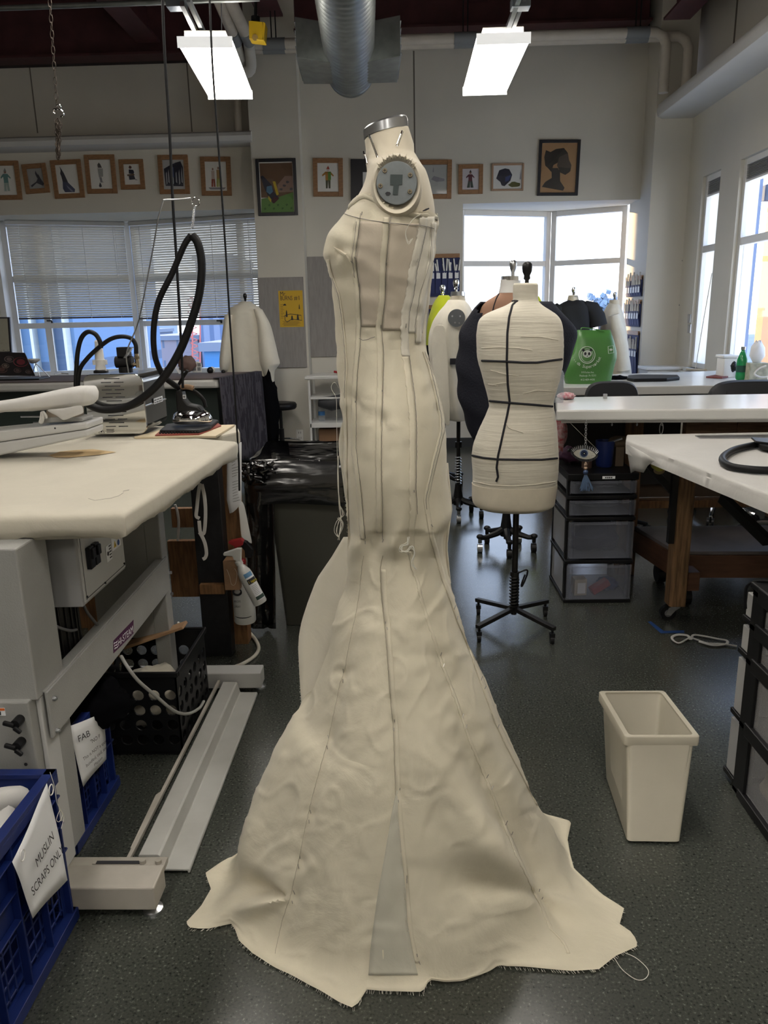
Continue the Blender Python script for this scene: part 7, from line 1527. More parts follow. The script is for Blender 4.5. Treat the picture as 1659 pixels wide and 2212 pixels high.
crumple('blue_bundle', (1.03, 3.68, .055), (.05, .06, .03), mat('navy_cloth', (.015, .03, .14), .7), 'dark blue cloth bundle in the bottom clear drawer', 31)
crumple('navy_bundle', (.95, 3.70, .31), (.125, .12, .075), mat('navy_dark', (.01, .015, .05), .7), 'navy cloth filling the second lowest clear drawer', 33)
crumple('grey_bundle', (.94, 3.72, .485), (.12, .12, .022), mat('slate_cloth', (.06, .07, .09), .7), 'slate grey cloth in the shallow upper clear drawer', 34)
crumple('dark_bundle', (.95, 3.72, .585), (.12, .12, .018), mat('dark_cloth', (.02, .025, .028), .7), 'dark cloth in the topmost shallow drawer', 35)
# on top of the tower
crumple('shell', AY(1238, 1022, 3.66), (.026, .02, .013), mat('pink_shell', (.25, .17, .13), .6), 'small pinkish shell on top of the drawer tower', 40)
t = thing('blue_mug', 'dark blue cup holding tools on top of the drawer tower', 'cup', V((.99, 3.72, dz))); b = MB(); b.lathe([(.036, .001), (.04, .01), (.046, .13), (.043, .13), (.036, .015)], V((.99, 3.72, dz)), n=24, cap=False); b.build('cup', mat('navy_glaze', (.012, .025, .12), .3), t, smooth=True); b = MB(); b.tube([V((.96, 3.72, .76)), V((1.06, 3.68, .80))], .006, 6); b.build('blade_handle', M['steel'], t)
item(lambda b: (b.box(1.045, 1.085, 3.72, 3.76, dz, dz+.10), b.sph(V((1.063, 3.74, dz+.12)), (.055, .04, .03), 14, 8)), 'wooden_stand', mat('tan_wood_block', (.10, .07, .045), .7), 'tan mushroom-shaped wooden block on the drawer tower', 'stand', kind=None, smooth=True)
item(lambda b: (b.cyl((.835, 3.78, dz), (.835, 3.78, dz+.05), .012, n=12), b.sph(V((.835, 3.78, dz+.065)), .02, 12, 8)), 'dark_bottle', M['black'], 'small dark figure-like bottle on the drawer tower behind the tassel', 'bottle', smooth=True)
item(lambda b: b.cyl((.90, 3.70, dz), (.90, 3.70, dz+.06), .025, n=16), 'brown_jar', mat('brown_glass', (.10, .06, .045), .3), 'small brown jar on the drawer tower behind the tassel beads', 'jar', smooth=True)
crumple('plum_cloth', (.84, 3.80, .70), (.06, .05, .04), mat('plum_cloth', (.06, .02, .05), .8), 'plum-coloured cloth at the left back of the drawer tower', 44)
crumple('red_bundle', AY(1211, 935, 3.72), (.03, .04, .09), mat('red_white_print', (.35, .05, .06), .8, var=.8, vs=60, col2=(.5, .4, .4)), 'red and white printed pouch hanging beside the taped form hip', 41)
# evil-eye ornament
EYY = 3.475; t = thing('eye_ornament', 'hanging eye-shaped ornament with beads and blue tassel at the table edge', 'ornament', AY(1267, 1060, EYY))
ce = AY(1263, 981, EYY); K2 = 1/ppm(ce)
def eye(rx, rz, y, n=28, sk=.0): return [ce+V((rx*K2*math.cos(a), y, (rz*math.copysign(abs(math.sin(a))**1.3, math.sin(a))-rx*math.cos(a)*.12+sk)*K2)) for a in (2*PI*k/n for k in range(n))]
b = MB(); b.prism(eye(29, 17, 0), (0, .008, 0)); b.build('eye_body', mat('black_beads', (.03, .03, .035), .4, bump=.8, bs=200), t)
b = MB(); b.prism(eye(24, 11, -.002), (0, .002, 0)); b.build('eye_white', mat('silver_beads', (.60, .58, .50), .4, bump=.6, bs=250), t)
for r, y, m in ((9.5, -.004, mat('pale_blue_bead', (.35, .42, .50), .4)), (7.5, -.006, mat('sequin_navy', (.03, .05, .12), .3)), (3.2, -.008, mat('sequin_black', (.005, .005, .008), .2)), (1.0, -.010, M['paper'])): b = MB(); b.cyl(ce+V((-2*K2, y, 2*K2)), ce+V((-2*K2, y+.003, 2*K2)), r*K2, n=24); b.build('iris_ring', m, t)
for k in range(15):
    a = PI*(.08+.84*k/14); p = ce+V((25*K2*math.cos(a), -.002, (12*math.sin(a)-25*math.cos(a)*.12)*K2)); d = V((math.cos(a)*.5, 0, math.sin(a)+.3)).normalized(); b = MB(); b.tube([p, p+d*.016], [.0025, .0012], 6); b.build('lash', M['steel'], t)
b = MB(); P0, P1 = AY(1266, 908, EYY), AY(1265, 962, EYY)
for k in range(10): link(b, P0+(P1-P0)*(k+.5)/10, P1-P0, V((0, 1, 0)) if k % 2 else V((1, .3, 0)), .008, .0045, .0012)
b.build('chain', M['steel'], t, smooth=True, kind='stuff')
for y, r, m in ((1004, .008, mat('wood_bead', (.34, .24, .17), .5)), (1011, .009, mat('wood_bead2', (.40, .28, .20), .5)), (1020, .012, mat('blue_bead', (.04, .07, .16), .35)), (1000, .005, MC['wood_bead'])): b = MB(); b.sph(AY(1265, y, EYY), r, 12, 8); b.build('bead', m, t, smooth=True)
b = MB(); rr = random.Random(8)
for k in range(46):
    q = AY(1265+rr.uniform(-3, 3), 1026, EYY); e = AY(1267+rr.uniform(-15, 15), 1060+rr.uniform(-6, 2), EYY+rr.uniform(-.015, .015)); b.tube([q, q.lerp(e, .5)+V((rr.uniform(-.004, .004), 0, .006)), e], .0012, 4)
b.build('tassel', mat('blue_thread', (.12, .19, .32), .8), t, kind='stuff')
b = MB(); b.tube([AY(1224, 906, EYY), AY(1293, 974, EYY+.01)], .0006, 4); b.build('loose_thread', M['thread'], label='thin white thread stretched from the table edge past the eye ornament', cat='thread')
# --- near right drawer unit (side on)
t = thing('drawer_tower', 'tall black-framed storage unit with milky side panels, cut by the right edge', 'drawer unit', (1.2, 1.8, 0))
ux0, ux1, uy0, uy1, uz = .975, 1.36, 1.50, 2.03, .645
ul = [(.03, .215), (.235, .415), (.435, .520), (.540, .622)]
for y in (uy1-.045, uy0): 
    for x in (ux0, ux1-.02): b = MB(); b.box(x, x+.022, y-(.025 if y > 1.6 else 0), y+.045, 0, uz); b.build('frame_post', M['black'], t, bev=.003)
for z in (0, .216, .416, .521, .622):
    b = MB(); b.box(ux0-.006, ux0+.016, uy0, uy1-.04, z-(.012 if z else 0), z+(.028 if z < .6 else .032)); b.build('side_rail', M['black'], t, bev=.003)
    b = MB(); b.box(ux0, ux1, uy0, uy1, z, z+.014); b.build('frame_shelf', M['black'], t)
b = MB(); b.box(ux0-.004, ux1+.004, uy0, uy1+.012, .637, .655); b.build('top', M['black'], t, bev=.004)
for k, (z0_, z1_) in enumerate(ul):
    off = (3-k)*.012
    b = MB(); b.box(ux0+.004, ux1, uy1+.002, uy1+.040+off*.6, z0_+.004, z1_-.008); b.build('drawer_front', mat('milky_front', (.40, .40, .40), .4), t, bev=.003)
    b = MB(); b.box(ux0, ux1, uy1, uy1+.05+off*.6, z0_-.014, z0_+.002); b.build('drawer_ledge', M['black'], t, bev=.002)
    b = MB(); b.box(ux0+.008, ux0+.011, uy0+.05, uy1-.055, z0_, z1_); b.build('side_panel', FR2, t)
crumple('tan_yarn', (1.075, 1.91, .305), (.07, .075, .065), mat('tan_yarn', (.42, .24, .09), .8), 'tan round bundle seen through the middle of the right storage unit', 50)
crumple('cream_wool', (1.07, 1.85, .085), (.07, .13, .055), mat('cream_wool', (.55, .48, .34), .9), 'cream fabric in the bottom drawer of the right storage unit', 51)
crumple('pink_bundle', (1.06, 1.80, .17), (.055, .07, .045), mat('pink_cloth2', (.35, .09, .22), .8), 'pink bundle above the cream fabric in the right storage unit', 52)
b = MB(); b.tube(smooth_path([V(p) for p in ((1.16, 1.90, .665), (1.08, 1.98, .662), (1.0, 2.03, .660), (.968, 2.05, .64), (.965, 2.05, .60), (.968, 2.05, .57))], 5), .005, 8, flat=.6); b.build('black_lace', M['black'], smooth=True, label='black lace hanging over the corner of the right storage unit', cat='lace')
b = MB(); b.cyl((1.12, 1.93, .685), (1.30, 1.90, .70), .028, n=16); b.build('blue_tool', mat('teal_blue', (.012, .05, .11), .35), smooth=True, label='dark teal cylindrical item on the right storage unit', cat='tool')
# floor bits
b = MB(); 
bt2 = mat('blue_tape', (.015, .06, .22), .6)
b.prism([AZ(x, y, .0005) for x, y in ((1399, 1343), (1406, 1342), (1434, 1363), (1426, 1367))], (0, 0, .0006)); b.prism([AZ(x, y, .0012) for x, y in ((1424, 1363), (1478, 1362), (1478, 1367), (1428, 1368))], (0, 0, .0006)); b.build('floor_tape', bt2, label='L-shaped blue tape mark on the floor under the caster', cat='tape mark')
b = MB(); b.tube(smooth_path([AZ(x, y, .008) for x, y in ((1592, 1396), (1560, 1391), (1530, 1390), (1505, 1382), (1490, 1378), (1468, 1389), (1455, 1384), (1452, 1376), (1465, 1371), (1485, 1373), (1492, 1381), (1498, 1372), (1520, 1374), (1550, 1380), (1570, 1384), (1568, 1391), (1540, 1394), (1510, 1386))], 6), .006, 8, flat=.6); b.build('cotton_tie', M['coverw'], smooth=True, label='looped white cotton tie lying on the floor near the storage unit', cat='tie')

# --- small things on the white tables
t = thing('green_bag', 'green plastic shopping bag with panda emblem standing on the farther white table', 'bag', AZ(1272, 832, TZ2))
YB = 5.35; gm = mat('green_bag_plastic', (.065, .20, .045), .38, var=.12, vs=5, bump=.5, bs=9)
P = [(713, 1247, 1318), (735, 1242, 1326), (760, 1236, 1331), (775, 1226, 1330), (790, 1219, 1326), (812, 1216, 1320), (834, 1224, 1316)]
g1 = []
for y, xl, xr in P:
    row = []
    for i in range(20):
        a = 2*PI*i/20; A0, A1 = AY(xl, y, YB), AY(xr, y, YB); c = (A0+A1)/2; h = (A1-A0)/2
        row.append(c+h*math.copysign(abs(math.cos(a))**.7, math.cos(a))+V((0, -.09*math.copysign(abs(math.sin(a))**.7, math.sin(a))*(.25+.75*min(1, (y-713)/60)), 0))+V((0, .008*noise.noise(V((a*2, y*.05, 0))), 0)))
    g1.append(row)
b = MB(); b.loft(g1, True, False, True); b.build('bag_body', gm, t, smooth=True, ang=70, solid=.002)
bvB = bvh(g1)
def ob(x, y, off=.004):
    h = hitb(bvB, x, y, off); return h or AY(x, y, YB-.1)
def onbag(pts, r, m, name, closed=False): b = MB(); b.tube([ob(x, y) for x, y in pts], r, 6, closed=closed); return b.build(name, m, t)
wm_ = mat('white_print', (.62, .68, .60), .5)
onbag([(1268+17*math.cos(a), 767+18*math.sin(a)) for a in (2*PI*k/32 for k in range(32))], .002, wm_, 'emblem_ring', True)
onbag([(1268+13*math.cos(a), 768+14*math.sin(a)) for a in (2*PI*k/32 for k in range(32))], .0014, wm_, 'emblem_ring', True)
def disc(x, y, rx, ry, off, m, name):
    b = MB(); c0 = ob(x, y, off); Kb = 1/ppm(c0); b.prism([c0+V((rx*Kb*math.cos(a), 0, ry*Kb*math.sin(a))) for a in (2*PI*k/20 for k in range(20))], (0, -.0012, 0)); return b.build(name, m, t)
for x in (1260, 1276): disc(x, 757, 3, 3, .006, M['ink'], 'panda_ear')
disc(1268, 765, 9.5, 8, .007, wm_, 'panda_face')
for x in (1264, 1272): disc(x, 765, 2.6, 3.4, .010, M['ink'], 'panda_eye')
disc(1268, 770, 1.3, 1, .010, M['ink'], 'panda_nose')
def arc_text(s_, cx, cy, R_, a0, a1, size):
    for i, ch_ in enumerate(s_):
        if ch_ == ' ': continue
        a = rad(a0+(a1-a0)*i/(len(s_)-1)); x, y = cx+R_*math.cos(a), cy-R_*math.sin(a); p = ob(x, y, .004); ta_ = a+PI/2; text(ch_, p, (math.cos(ta_), 0, math.sin(ta_)), (-math.sin(ta_), 0, math.cos(ta_)), size, wm_, t)
arc_text('Panda Supermarket', 1268, 764, 31, 196, 338, .030)
for y, s_, w_ in ((806, '919 Forbes Ave,', .085), (813, 'Pittsburgh, Pa 15213', .11), (822, '412-409-4430', .095)): p = ob(1269, y, .004); text(s_, p+V((-w_/2, 0, 0)), (1, 0, 0), (0, 0, 1), .018, wm_, t, width=w_)
onbag([(1313, 749), (1324, 747), (1325, 762), (1314, 764)], .0016, wm_, 'side_stamp', True); disc(1319, 756, 3.5, 2.5, .006, wm_, 'side_stamp')
for k in (0, 1): b = MB(); b.tube(smooth_path([AY(x, y, YB+.03-.06*k) for x, y in ((1255, 716), (1258, 708), (1290, 712), (1306, 716))], 5), .004, 6, flat=.4); b.build('handle', gm, t, smooth=True)
# near-left of the white table: clear bottle, pink pouch, clip
t = thing('clear_bottle', 'tall clear plastic bottle behind the right side of the taped form', 'bottle', AZ(1206, 865, MZ)); c = V((AY(1205, 862, 3.80).x, 3.80, MZ))
b = MB(); b.lathe([(.026, .001), (.028, .008), (.028, .13), (.022, .15), (.012, .165), (.012, .18)], c, n=20); b.build('bottle_body', frosted('clear_pet', (.6, .65, .68), .25, .1), t, smooth=True)
crumple('pink_pouch', V((AY(1224, 850, 3.93).x, 3.93, MZ+.018)), (.045, .03, .018), mat('pink_print', (.45, .10, .14), .7, var=.7, vs=70, col2=(.6, .5, .5)), 'small pink and red patterned pouch at the left end of the white table', 60)
b = MB(); p = AZ(1307, 861, MZ+.001); b.cbox(p+V((0, 0, .012)), (.020, .012, .024)); b.build('binder_clip', M['steel'], label='tiny metal clip standing on the white table', cat='clip', bev=.002)
# far table: black pouch, crumpled black cloth, right-hand clutter
b = MB(); b.prism([AZ(x, y, TZ2+.001) for x, y in ((1354, 822), (1356, 817), (1380, 815), (1464, 816), (1468, 821), (1440, 824), (1370, 825))], (0, 0, .022)); b.build('black_case', M['rubber'], label='flat black zipped case on the farther white table', cat='case', bev=.006)
crumple('black_cloth', AY(1333, 822, 5.6), (.09, .05, .035), mat('black_fabric', (.004, .004, .005), .9), 'black cloth heap just right of the green bag', 61)
t = thing('white_bin', 'white flip-top plastic box on the far table under the right wall windows', 'box', AY(1575, 812, 5.5)); a, c = AY(1555, 812, 5.6), AY(1588, 772, 5.6); b = MB(); b.box(a.x, c.x, 5.55, 5.68, TZ2, c.z); b.build('box_body', M['whitepl'], t, bev=.006); b = MB(); b.box(a.x-.01, c.x+.01, 5.54, 5.69, c.z, c.z+.018); b.build('lid', M['whitepl'], t, bev=.005)
t = thing('green_soda_bottle', 'green plastic soda bottle with dark label on the far table at right', 'bottle', AZ(1600, 819, TZ2)); c = V((AY(1600, 815, 5.35).x, 5.35, TZ2)); s_ = 1.0
b = MB(); b.lathe([(.028, .002), (.034, .012), (.036, .03), (.033, .07), (.035, .11), (.033, .14), (.018, .185), (.012, .195), (.012, .205)], c, n=24); b.build('bottle_body', mat('green_pet', (.03, .38, .14), .12, spec=.8, trans=.4), t, smooth=True)
b = MB(); b.lathe([(.0355, .055), (.0355, .10)], c, n=24, cap=False); b.build('label', mat('dark_green_label', (.01, .07, .05), .5), t, smooth=True); b = MB(); b.cyl(c+V((0, 0, .205)), c+V((0, 0, .225)), .015, n=16); b.build('cap', M['steel'], t)
t = thing('tissue_box', 'patterned tissue box with a white tissue standing up, at the right edge', 'tissue box', AY(1635, 815, 5.3)); a, c = AY(1618, 818, 5.25), AY(1662, 784, 5.25); b = MB(); b.box(a.x, c.x, 5.25, 5.37, TZ2, c.z); b.build('box_body', mat('tissue_pattern', (.42, .42, .33), .6, var=.3, vs=30), t, bev=.003)
b = MB(); q = AY(1634, 784, 5.3); b.loft([[q+V((r*math.cos(a)*1.2, r*.5*math.sin(a), z+.012*math.sin(a*3)*(z/.12))) for a in (2*PI*k/14 for k in range(14))] for r, z in ((.02, 0), (.045, .05), (.04, .10), (.012, .14))]); b.build('tissue', M['paper'], t, smooth=True, ang=80)
b = MB(); b.tube(smooth_path([AY(x, y, 5.15) for x, y in ((1655, 790), (1640, 796), (1630, 808), (1645, 815), (1665, 812))], 5), .006, 8); b.build('white_cable', M['whitepl'], smooth=True, label='loop of white cable in front of the tissue box', cat='cable')
for k, (x, y, lb) in enumerate(((1585, 792, 'black sewing gadget beside the green soda bottle'), (1612, 806, 'black object behind the green soda bottle'))): crumple('black_gadget', AY(x, y, 5.5), (.02, .02, .035), M['black'], lb, 70+k)
b = MB(); b.prism([AZ(x, y, TZ2+.002) for x, y in ((1525, 816), (1545, 812), (1580, 814), (1560, 818))], (0, 0, .01)); b.build('pencil_case', mat('dusty_red', (.18, .05, .05), .7), label='flat dusty red and black case on the far table', cat='case')
# window stick on the narrow sill
b = MB(); b.tube([AX(1484, 798, 2.69), AX(1524, 800, 2.69)], .012, 10); b.build('wooden_dowel', mat('pale_wood', (.5, .42, .3), .6), label='pale wooden dowel lying on the sill of the narrow window', cat='dowel')
b = MB(); b.tube([AX(1538, 590, 2.70), AX(1520, 690, 2.70), AX(1502, 798, 2.70)], .003, 6); b.build('blind_cord', M['thread'], label='slack blind cord hanging at the narrow window', cat='cord')
# side boards and wall bits near the right corner
b = MB(); b.box(2.40, 2.74, 7.60, 7.86, 0, .83); b.box(2.38, 2.76, 7.58, 7.87, .83, .86); b.build('white_cabinet', M['trim'], label='low white cabinet in the corner under the column', cat='cabinet', bev=.004)
b = MB(); b.box(2.69, 2.748, 5.0, 7.58, SZ-.13, SZ-.035); b.build('wall_duct', M['whitepl'], label='white cable duct running along the right wall under the sills', cat='cable duct', bev=.004)
for y, lb in ((688, 'upper grey switch plate on the right wall beside the narrow window'), (710, 'lower grey switch plate on the right wall beside the narrow window')): p = AX(1489, y, 2.745); b = MB(); b.cbox(p, (.01, .07, .08)); b.build('switch_plate', M['steel'], bev=.002, label=lb, cat='switch plate')
for k, (x, y) in enumerate(((1487, 355), (1481, 460), (1474, 563), (1468, 659))): p = AX(x, y, 2.748); b = MB(); b.cyl(p, p+V((-.006, 0, 0)), .006, n=8); b.build('wall_nail', M['sleeve'], label='tiny nail in the right wall, number %s from the top of four in a column' % ('one', 'two', 'three', 'four')[k], cat='nail')
# office chairs
def chair(bx0, bx1, by0, by1, Y, lb, floor_c, chrome=True, pads=False):
    t = thing('office_chair', lb, 'chair', floor_c); R0, R1 = AY(bx0, (by0+by1)/2, Y), AY(bx1, (by0+by1)/2, Y); zt_, zb_ = AY((bx0+bx1)/2, by0, Y).z, AY((bx0+bx1)/2, by1, Y).z-.2
    c = (R0+R1)/2; hw = (R1.x-R0.x)/2; rings = []
    for y, s_ in ((-.03, .94), (0, 1), (.03, .94)):
        ring = []
        for i in range(40):
            a = 2*PI*i/40; ex = math.copysign(abs(math.cos(a))**.5, math.cos(a)); ez = math.copysign(abs(math.sin(a))**.6, math.sin(a)); x = hw*ex*s_; ring.append(V((c.x+x, Y+y-.06*(x/hw)**2*hw, (zt_+zb_)/2+(zt_-zb_)/2*ez*s_)))
        rings.append(ring)
    b = MB(); b.loft(rings); b.build('backrest', mat('chair_black', (.018, .019, .024), .6), t, smooth=True, ang=70)
    if pads:
        for k in range(5): x = c.x-hw*.6+hw*.34*k; b = MB(); b.tube([V((x, Y-.035, zb_+.03)), V((x, Y-.045, (zt_+zb_)/2)), V((x, Y-.03, zt_-.03))], .004, 6); b.build('stitch_line', M['ink'], t)
    fc = V(floor_c); b = MB(); b.lathe([(.05, .42), (.22, .43), (.235, .46), (.22, .50), (.05, .51)], V((fc.x, fc.y, 0)), n=28); b.build('seat', mat('chair_black', (.018, .019, .024), .6), t, smooth=True, ang=60)
    b = MB(); b.tube([V((fc.x, fc.y+.1, .44)), V((c.x, (Y+fc.y)/2+.1, .5)), V((c.x, Y+.03, zb_+.1))], .02, 8); b.build('back_bar', M['black'], t, smooth=True)
    b = MB(); b.cyl(fc+V((0, 0, .08)), fc+V((0, 0, .43)), .022, n=14); b.build('gas_column', M['blackm'], t, smooth=True)
    star_base(t, fc, .24, M['chrome'] if chrome else M['black'], 5, .10, rc=.03, rot=.2)
    return t
chair(1262, 1379, 823, 850, 4.55, 'black office chair with rounded back between the two white tables', (1.33, 4.72, 0), False)
chair(1527, 1720, 820, 850, 4.55, 'black office chair with ribbed back at the right edge, between the tables', (2.36, 4.62, 0), True, True)
t = thing('drafting_stool', 'chrome-footed swivel stool base under the right table beside the wooden leg', 'stool', (1.83, 4.62, 0)); fc = V((1.60, 4.15, 0))
fc = AZ(1540, 1118, 0); b = MB(); b.cyl(fc+V((0, 0, .08)), fc+V((0, 0, .50)), .02, n=14); b.build('gas_column', M['blackm'], t); star_base(t, fc, .27, M['chrome'], 5, .11, rc=.032, rot=.5); b = MB(); b.tube([fc+V((.2*math.cos(a), .2*math.sin(a), .20)) for a in (2*PI*k/32 for k in range(32))], .009, 8, closed=True); b.build('foot_ring', M['chrome'], t, smooth=True); b = MB(); b.lathe([(.05, .50), (.18, .51), (.19, .54), (.17, .57), (.02, .575)], fc, n=26); b.build('seat', M['black'], t, smooth=True)
# blue wall organisers
def organiser(name, lb, o, xd, W_, H_, n_, nrm, tools, rows=1):
    t = thing(name, lb, 'wall organiser', o); zd = V((0, 0, 1)); b = MB(); b.prism([o, o+xd*W_, o+xd*W_+zd*H_, o+zd*H_], nrm*.01); b.build('backing', mat('navy_canvas', (.022, .030, .10), .8), t)
    b = MB(); b.prism([o+zd*(H_-.02), o+xd*W_+zd*(H_-.02), o+xd*W_+zd*(H_+.02), o+zd*(H_+.02)], nrm*.018); b.build('wood_batten', M['oak'], t, bev=.002)
    rr = random.Random(len(name)+n_)
    for r in range(rows):
        zb_ = H_*(.08+.92*r/rows); zt_ = zb_+H_*.55/rows
        for k in range(n_):
            a = W_*(k+.06)/n_; c = W_*(k+.94)/n_; b = MB(); b.prism([o+nrm*.011+xd*a+zd*zb_, o+nrm*.011+xd*c+zd*zb_, o+nrm*.024+xd*c+zd*zt_, o+nrm*.024+xd*a+zd*zt_], nrm*.002); b.build('pocket', mat('navy_pocket', (.028, .038, .13), .75), t)
            b = MB(); q = o+nrm*.026+zd*(zt_-.075); b.prism([q+xd*(a+.008), q+xd*(c-.008), q+xd*(c-.008)+zd*.055, q+xd*(a+.008)+zd*.055], nrm*.001); b.build('label_card', M['paper'], t)
            for j in range(tools):
                x = a+(c-a)*rr.uniform(.15, .85); p = o+nrm*.018+xd*x+zd*(zt_-.03); b = MB(); b.tube([p, p+xd*rr.uniform(-.02, .02)+zd*rr.uniform(.07, .16)/max(1, rows*.6)], .008 if rows == 1 else .005, 5); b.build('tool', M['whitepl'] if rows == 1 else M['steel'], t)
    return t
a, c = AY(927, 641, WY-.012), AY(993, 552, WY-.012); organiser('pocket_organiser', 'navy pocket organiser with white rulers on the back wall left of the bay window', V((a.x, WY-.012, a.z)), V((1, 0, 0)), c.x-a.x, c.z-a.z, 5, V((0, -1, 0)), 3)
a, c = AY(927, 790, WY-.012), AY(993, 662, WY-.012); organiser('pocket_organiser', 'lower navy pocket organiser on the back wall behind the yellow top', V((a.x, WY-.012, a.z)), V((1, 0, 0)), c.x-a.x, c.z-a.z, 5, V((0, -1, 0)), 1)
for k, (y0_, y1_, lb) in enumerate(((600, 640, 'upper'), (652, 706, 'middle'), (720, 815, 'lower'))):
    pa, pc = AX(1383, y1_, 2.395), AX(1383, y0_, 2.395); organiser('pocket_organiser', '%s pocket organiser full of scissors on the side of the corner column' % lb, V((2.395, 7.92, pa.z)), V((0, 1, 0)), .52, pc.z-pa.z, 6, V((-1, 0, 0)), 4)
# ================================================================ OVERHEAD SERVICES, BLINDS, OUTSIDE
def pipe(name, pts, r, m, lb, parent=None, cat='pipe'):
    b = MB(); b.tube(smooth_path(pts, 4) if len(pts) > 2 else pts, r, 16); return b.build(name, m, parent, smooth=True, ang=80, label=None if parent else lb, cat=None if parent else cat)
PY1, PY2 = 7.62, 7.74
e1, e2 = AY(1440, 92, PY1), AY(1474, 98, PY2)
def rnd(p, q, r_, k=.12):  # right-angle elbow p -> corner q -> r_
    a, c = (p-q).normalized(), (r_-q).normalized(); return [p, q+a*k, q+a*k*.35+c*k*.35, q+c*k, r_]
t = thing('insulated_pipe', 'upper cream insulated pipe along the back wall, turning down at the corner column', 'pipe', e1)
S1_ = AY(548, 96, PY1); b = MB(); b.tube(rnd(S1_, V((e1.x, PY1, S1_.z)), V((e1.x, PY1, 3.29)), .1), .043, 16); b.build('pipe_run', M['insul'], t, smooth=True, ang=80)
for x in (592, 1005, 1376):
    c = AY(x, 95, PY1); c.z = S1_.z; b = MB(); b.cyl(c-V((.10, 0, 0)), c+V((.10, 0, 0)), .048, n=18); b.build('sleeve', M['sleeve'], t, smooth=True, ang=40)
    for dx in (-.02, .02): b = MB(); b.cyl(c+V((dx, 0, 0)), c+V((dx, 0, 1.2)), .006, n=6); b.build('hanger_rod', M['blackm'], t)
t = thing('insulated_pipe', 'lower cream insulated pipe behind the upper one, turning down nearest the corner', 'pipe', e2)
S2_ = AY(548, 106, PY2); b = MB(); b.tube(rnd(S2_, V((2.62, PY2, S2_.z)), V((2.62, PY2, 3.29)), .1), .043, 16); b.build('pipe_run', M['insul'], t, smooth=True, ang=80)
for x in (592, 1005, 1374): c = AY(x, 106, PY2); c.z = S2_.z; b = MB(); b.cyl(c-V((.10, 0, 0)), c+V((.10, 0, 0)), .047, n=18); b.build('sleeve', M['sleeve'], t, smooth=True, ang=40)
for (xa, xb, ys, xe, ye, xf, yf, lb) in ((474, 506, 78, 522, 136, 528, 140, 'left one of two cream pipes running overhead towards the pillar, with grey sleeve'), (497, 533, 78, 541, 150, 512, 157, 'right one of two cream pipes running overhead, with a bend turning left')):
    t = thing('insulated_pipe', lb, 'pipe', AY(xb, ys, 7.3)); c1 = AY(xb, ys, 7.1); c0_ = AZ(xa, 0, c1.z); dd_ = (c1-c0_).normalized()
    b = MB(); b.tube([c0_-dd_*1.5, c1], .048, 16); b.build('pipe_run', M['insul'], t, smooth=True, ang=80)
    b = MB(); b.cyl(c1-dd_*.12, c1+dd_*.12, .053, n=18); b.build('sleeve', M['sleeve'], t, smooth=True, ang=40)
    b = MB(); b.tube(smooth_path([c1+dd_*.1, AY(xb+5, ys+22, 7.35), AY(xe, ye, 7.4), AY(xf, yf, 7.4)], 5), .048, 16); b.build('elbow', mat('pale_elbow', (.50, .49, .46), .7), t, smooth=True, ang=80)
pipe('wall_pipe', [AY(512, 160, 8.1), AY(515, 286, 8.1)], .035, M['insul'], 'vertical cream pipe on the upper wall behind the left light')
b = MB(); b.tube([AY(-60, 20, 4.75), AY(560, -3, 4.75)], .014, 10); b.build('conduit', M['galv'], smooth=True, label='thin steel conduit crossing the top left corner', cat='conduit')
for x0, y0, x1, y1, lb, jx in ((393, 8, 439, 103, 'steel strut and junction box above the left ceiling light', 382), (1122, -8, 1086, 92, 'steel strut and junction box above the right ceiling light', 1124)):
    t = thing('light_strut', lb, 'strut', AY(x1, y1, 4.95)); p, q = AY(x0, y0, 4.5), AY(x1, y1, 4.95)
    b = MB(); b.beam(p, q, .024, .024); b.build('channel', M['steel'], t); b = MB(); b.beam(p+V((.035, 0, .02)), q+V((.035, 0, .02)), .02, .03); b.build('dark_channel', M['sleeve'], t); b = MB(); b.cbox(AY(jx, 8, 4.6), (.10, .08, .05)); b.build('junction_box', mat('zinc_box', (.22, .25, .28), .4, .6), t, bev=.003)
b = MB(); b.tube([AY(478, -5, 4.9), AY(479, 96, 4.9)], .003, 6); b.build('hanger_wire', M['steel'], label='thin wire holding up the near end of the left ceiling light', cat='wire')
t = thing('pendant_box', 'small yellow control box hanging on a black cord from the ceiling', 'control box', AY(554, 85, 5.8))
b = MB(); b.prism([AY(x, y, 5.8) for x, y in ((538, 84), (537, 44), (567, 47), (571, 88))], (0, .10, 0)); b.build('case', mat('safety_yellow', (.55, .36, .01), .45), t, bev=.004); b = MB(); b.prism([AY(x, y, 5.8) for x, y in ((568, 46), (573, 50), (570, 84), (566, 88))], (0, .10, 0)); b.build('flange', mat('safety_yellow', (.55, .36, .01), .45), t, bev=.002)
b = MB(); b.tube([AY(552, -30, 5.85), AY(552, 40, 5.85)], .011, 8); b.cyl(AY(552, 36, 5.85), AY(552, 46, 5.85), .03, n=12); b.build('cord', M['rubber'], t, kind='stuff'); b = MB(); b.cyl(AY(551, 81, 5.799), AY(551, 81, 5.796), .02, n=14); b.build('logo_mark', mat('dark_ochre', (.2, .12, .01), .5), t)
for k, x in enumerate((590,)): pass
# steel top-of-wall backing so the sky never shows over the beams
b = MB(); b.box(PX1-.1, RX+.2, WY+.02, WY+.3, TOPR, 4.7); struct(b, 'wall_back_top', M['deck'])
b = MB(); b.box(LX, PX0, WY+.02, WY+.11, TOPL, 4.7); struct(b, 'wall_back_left_top', M['deck'])
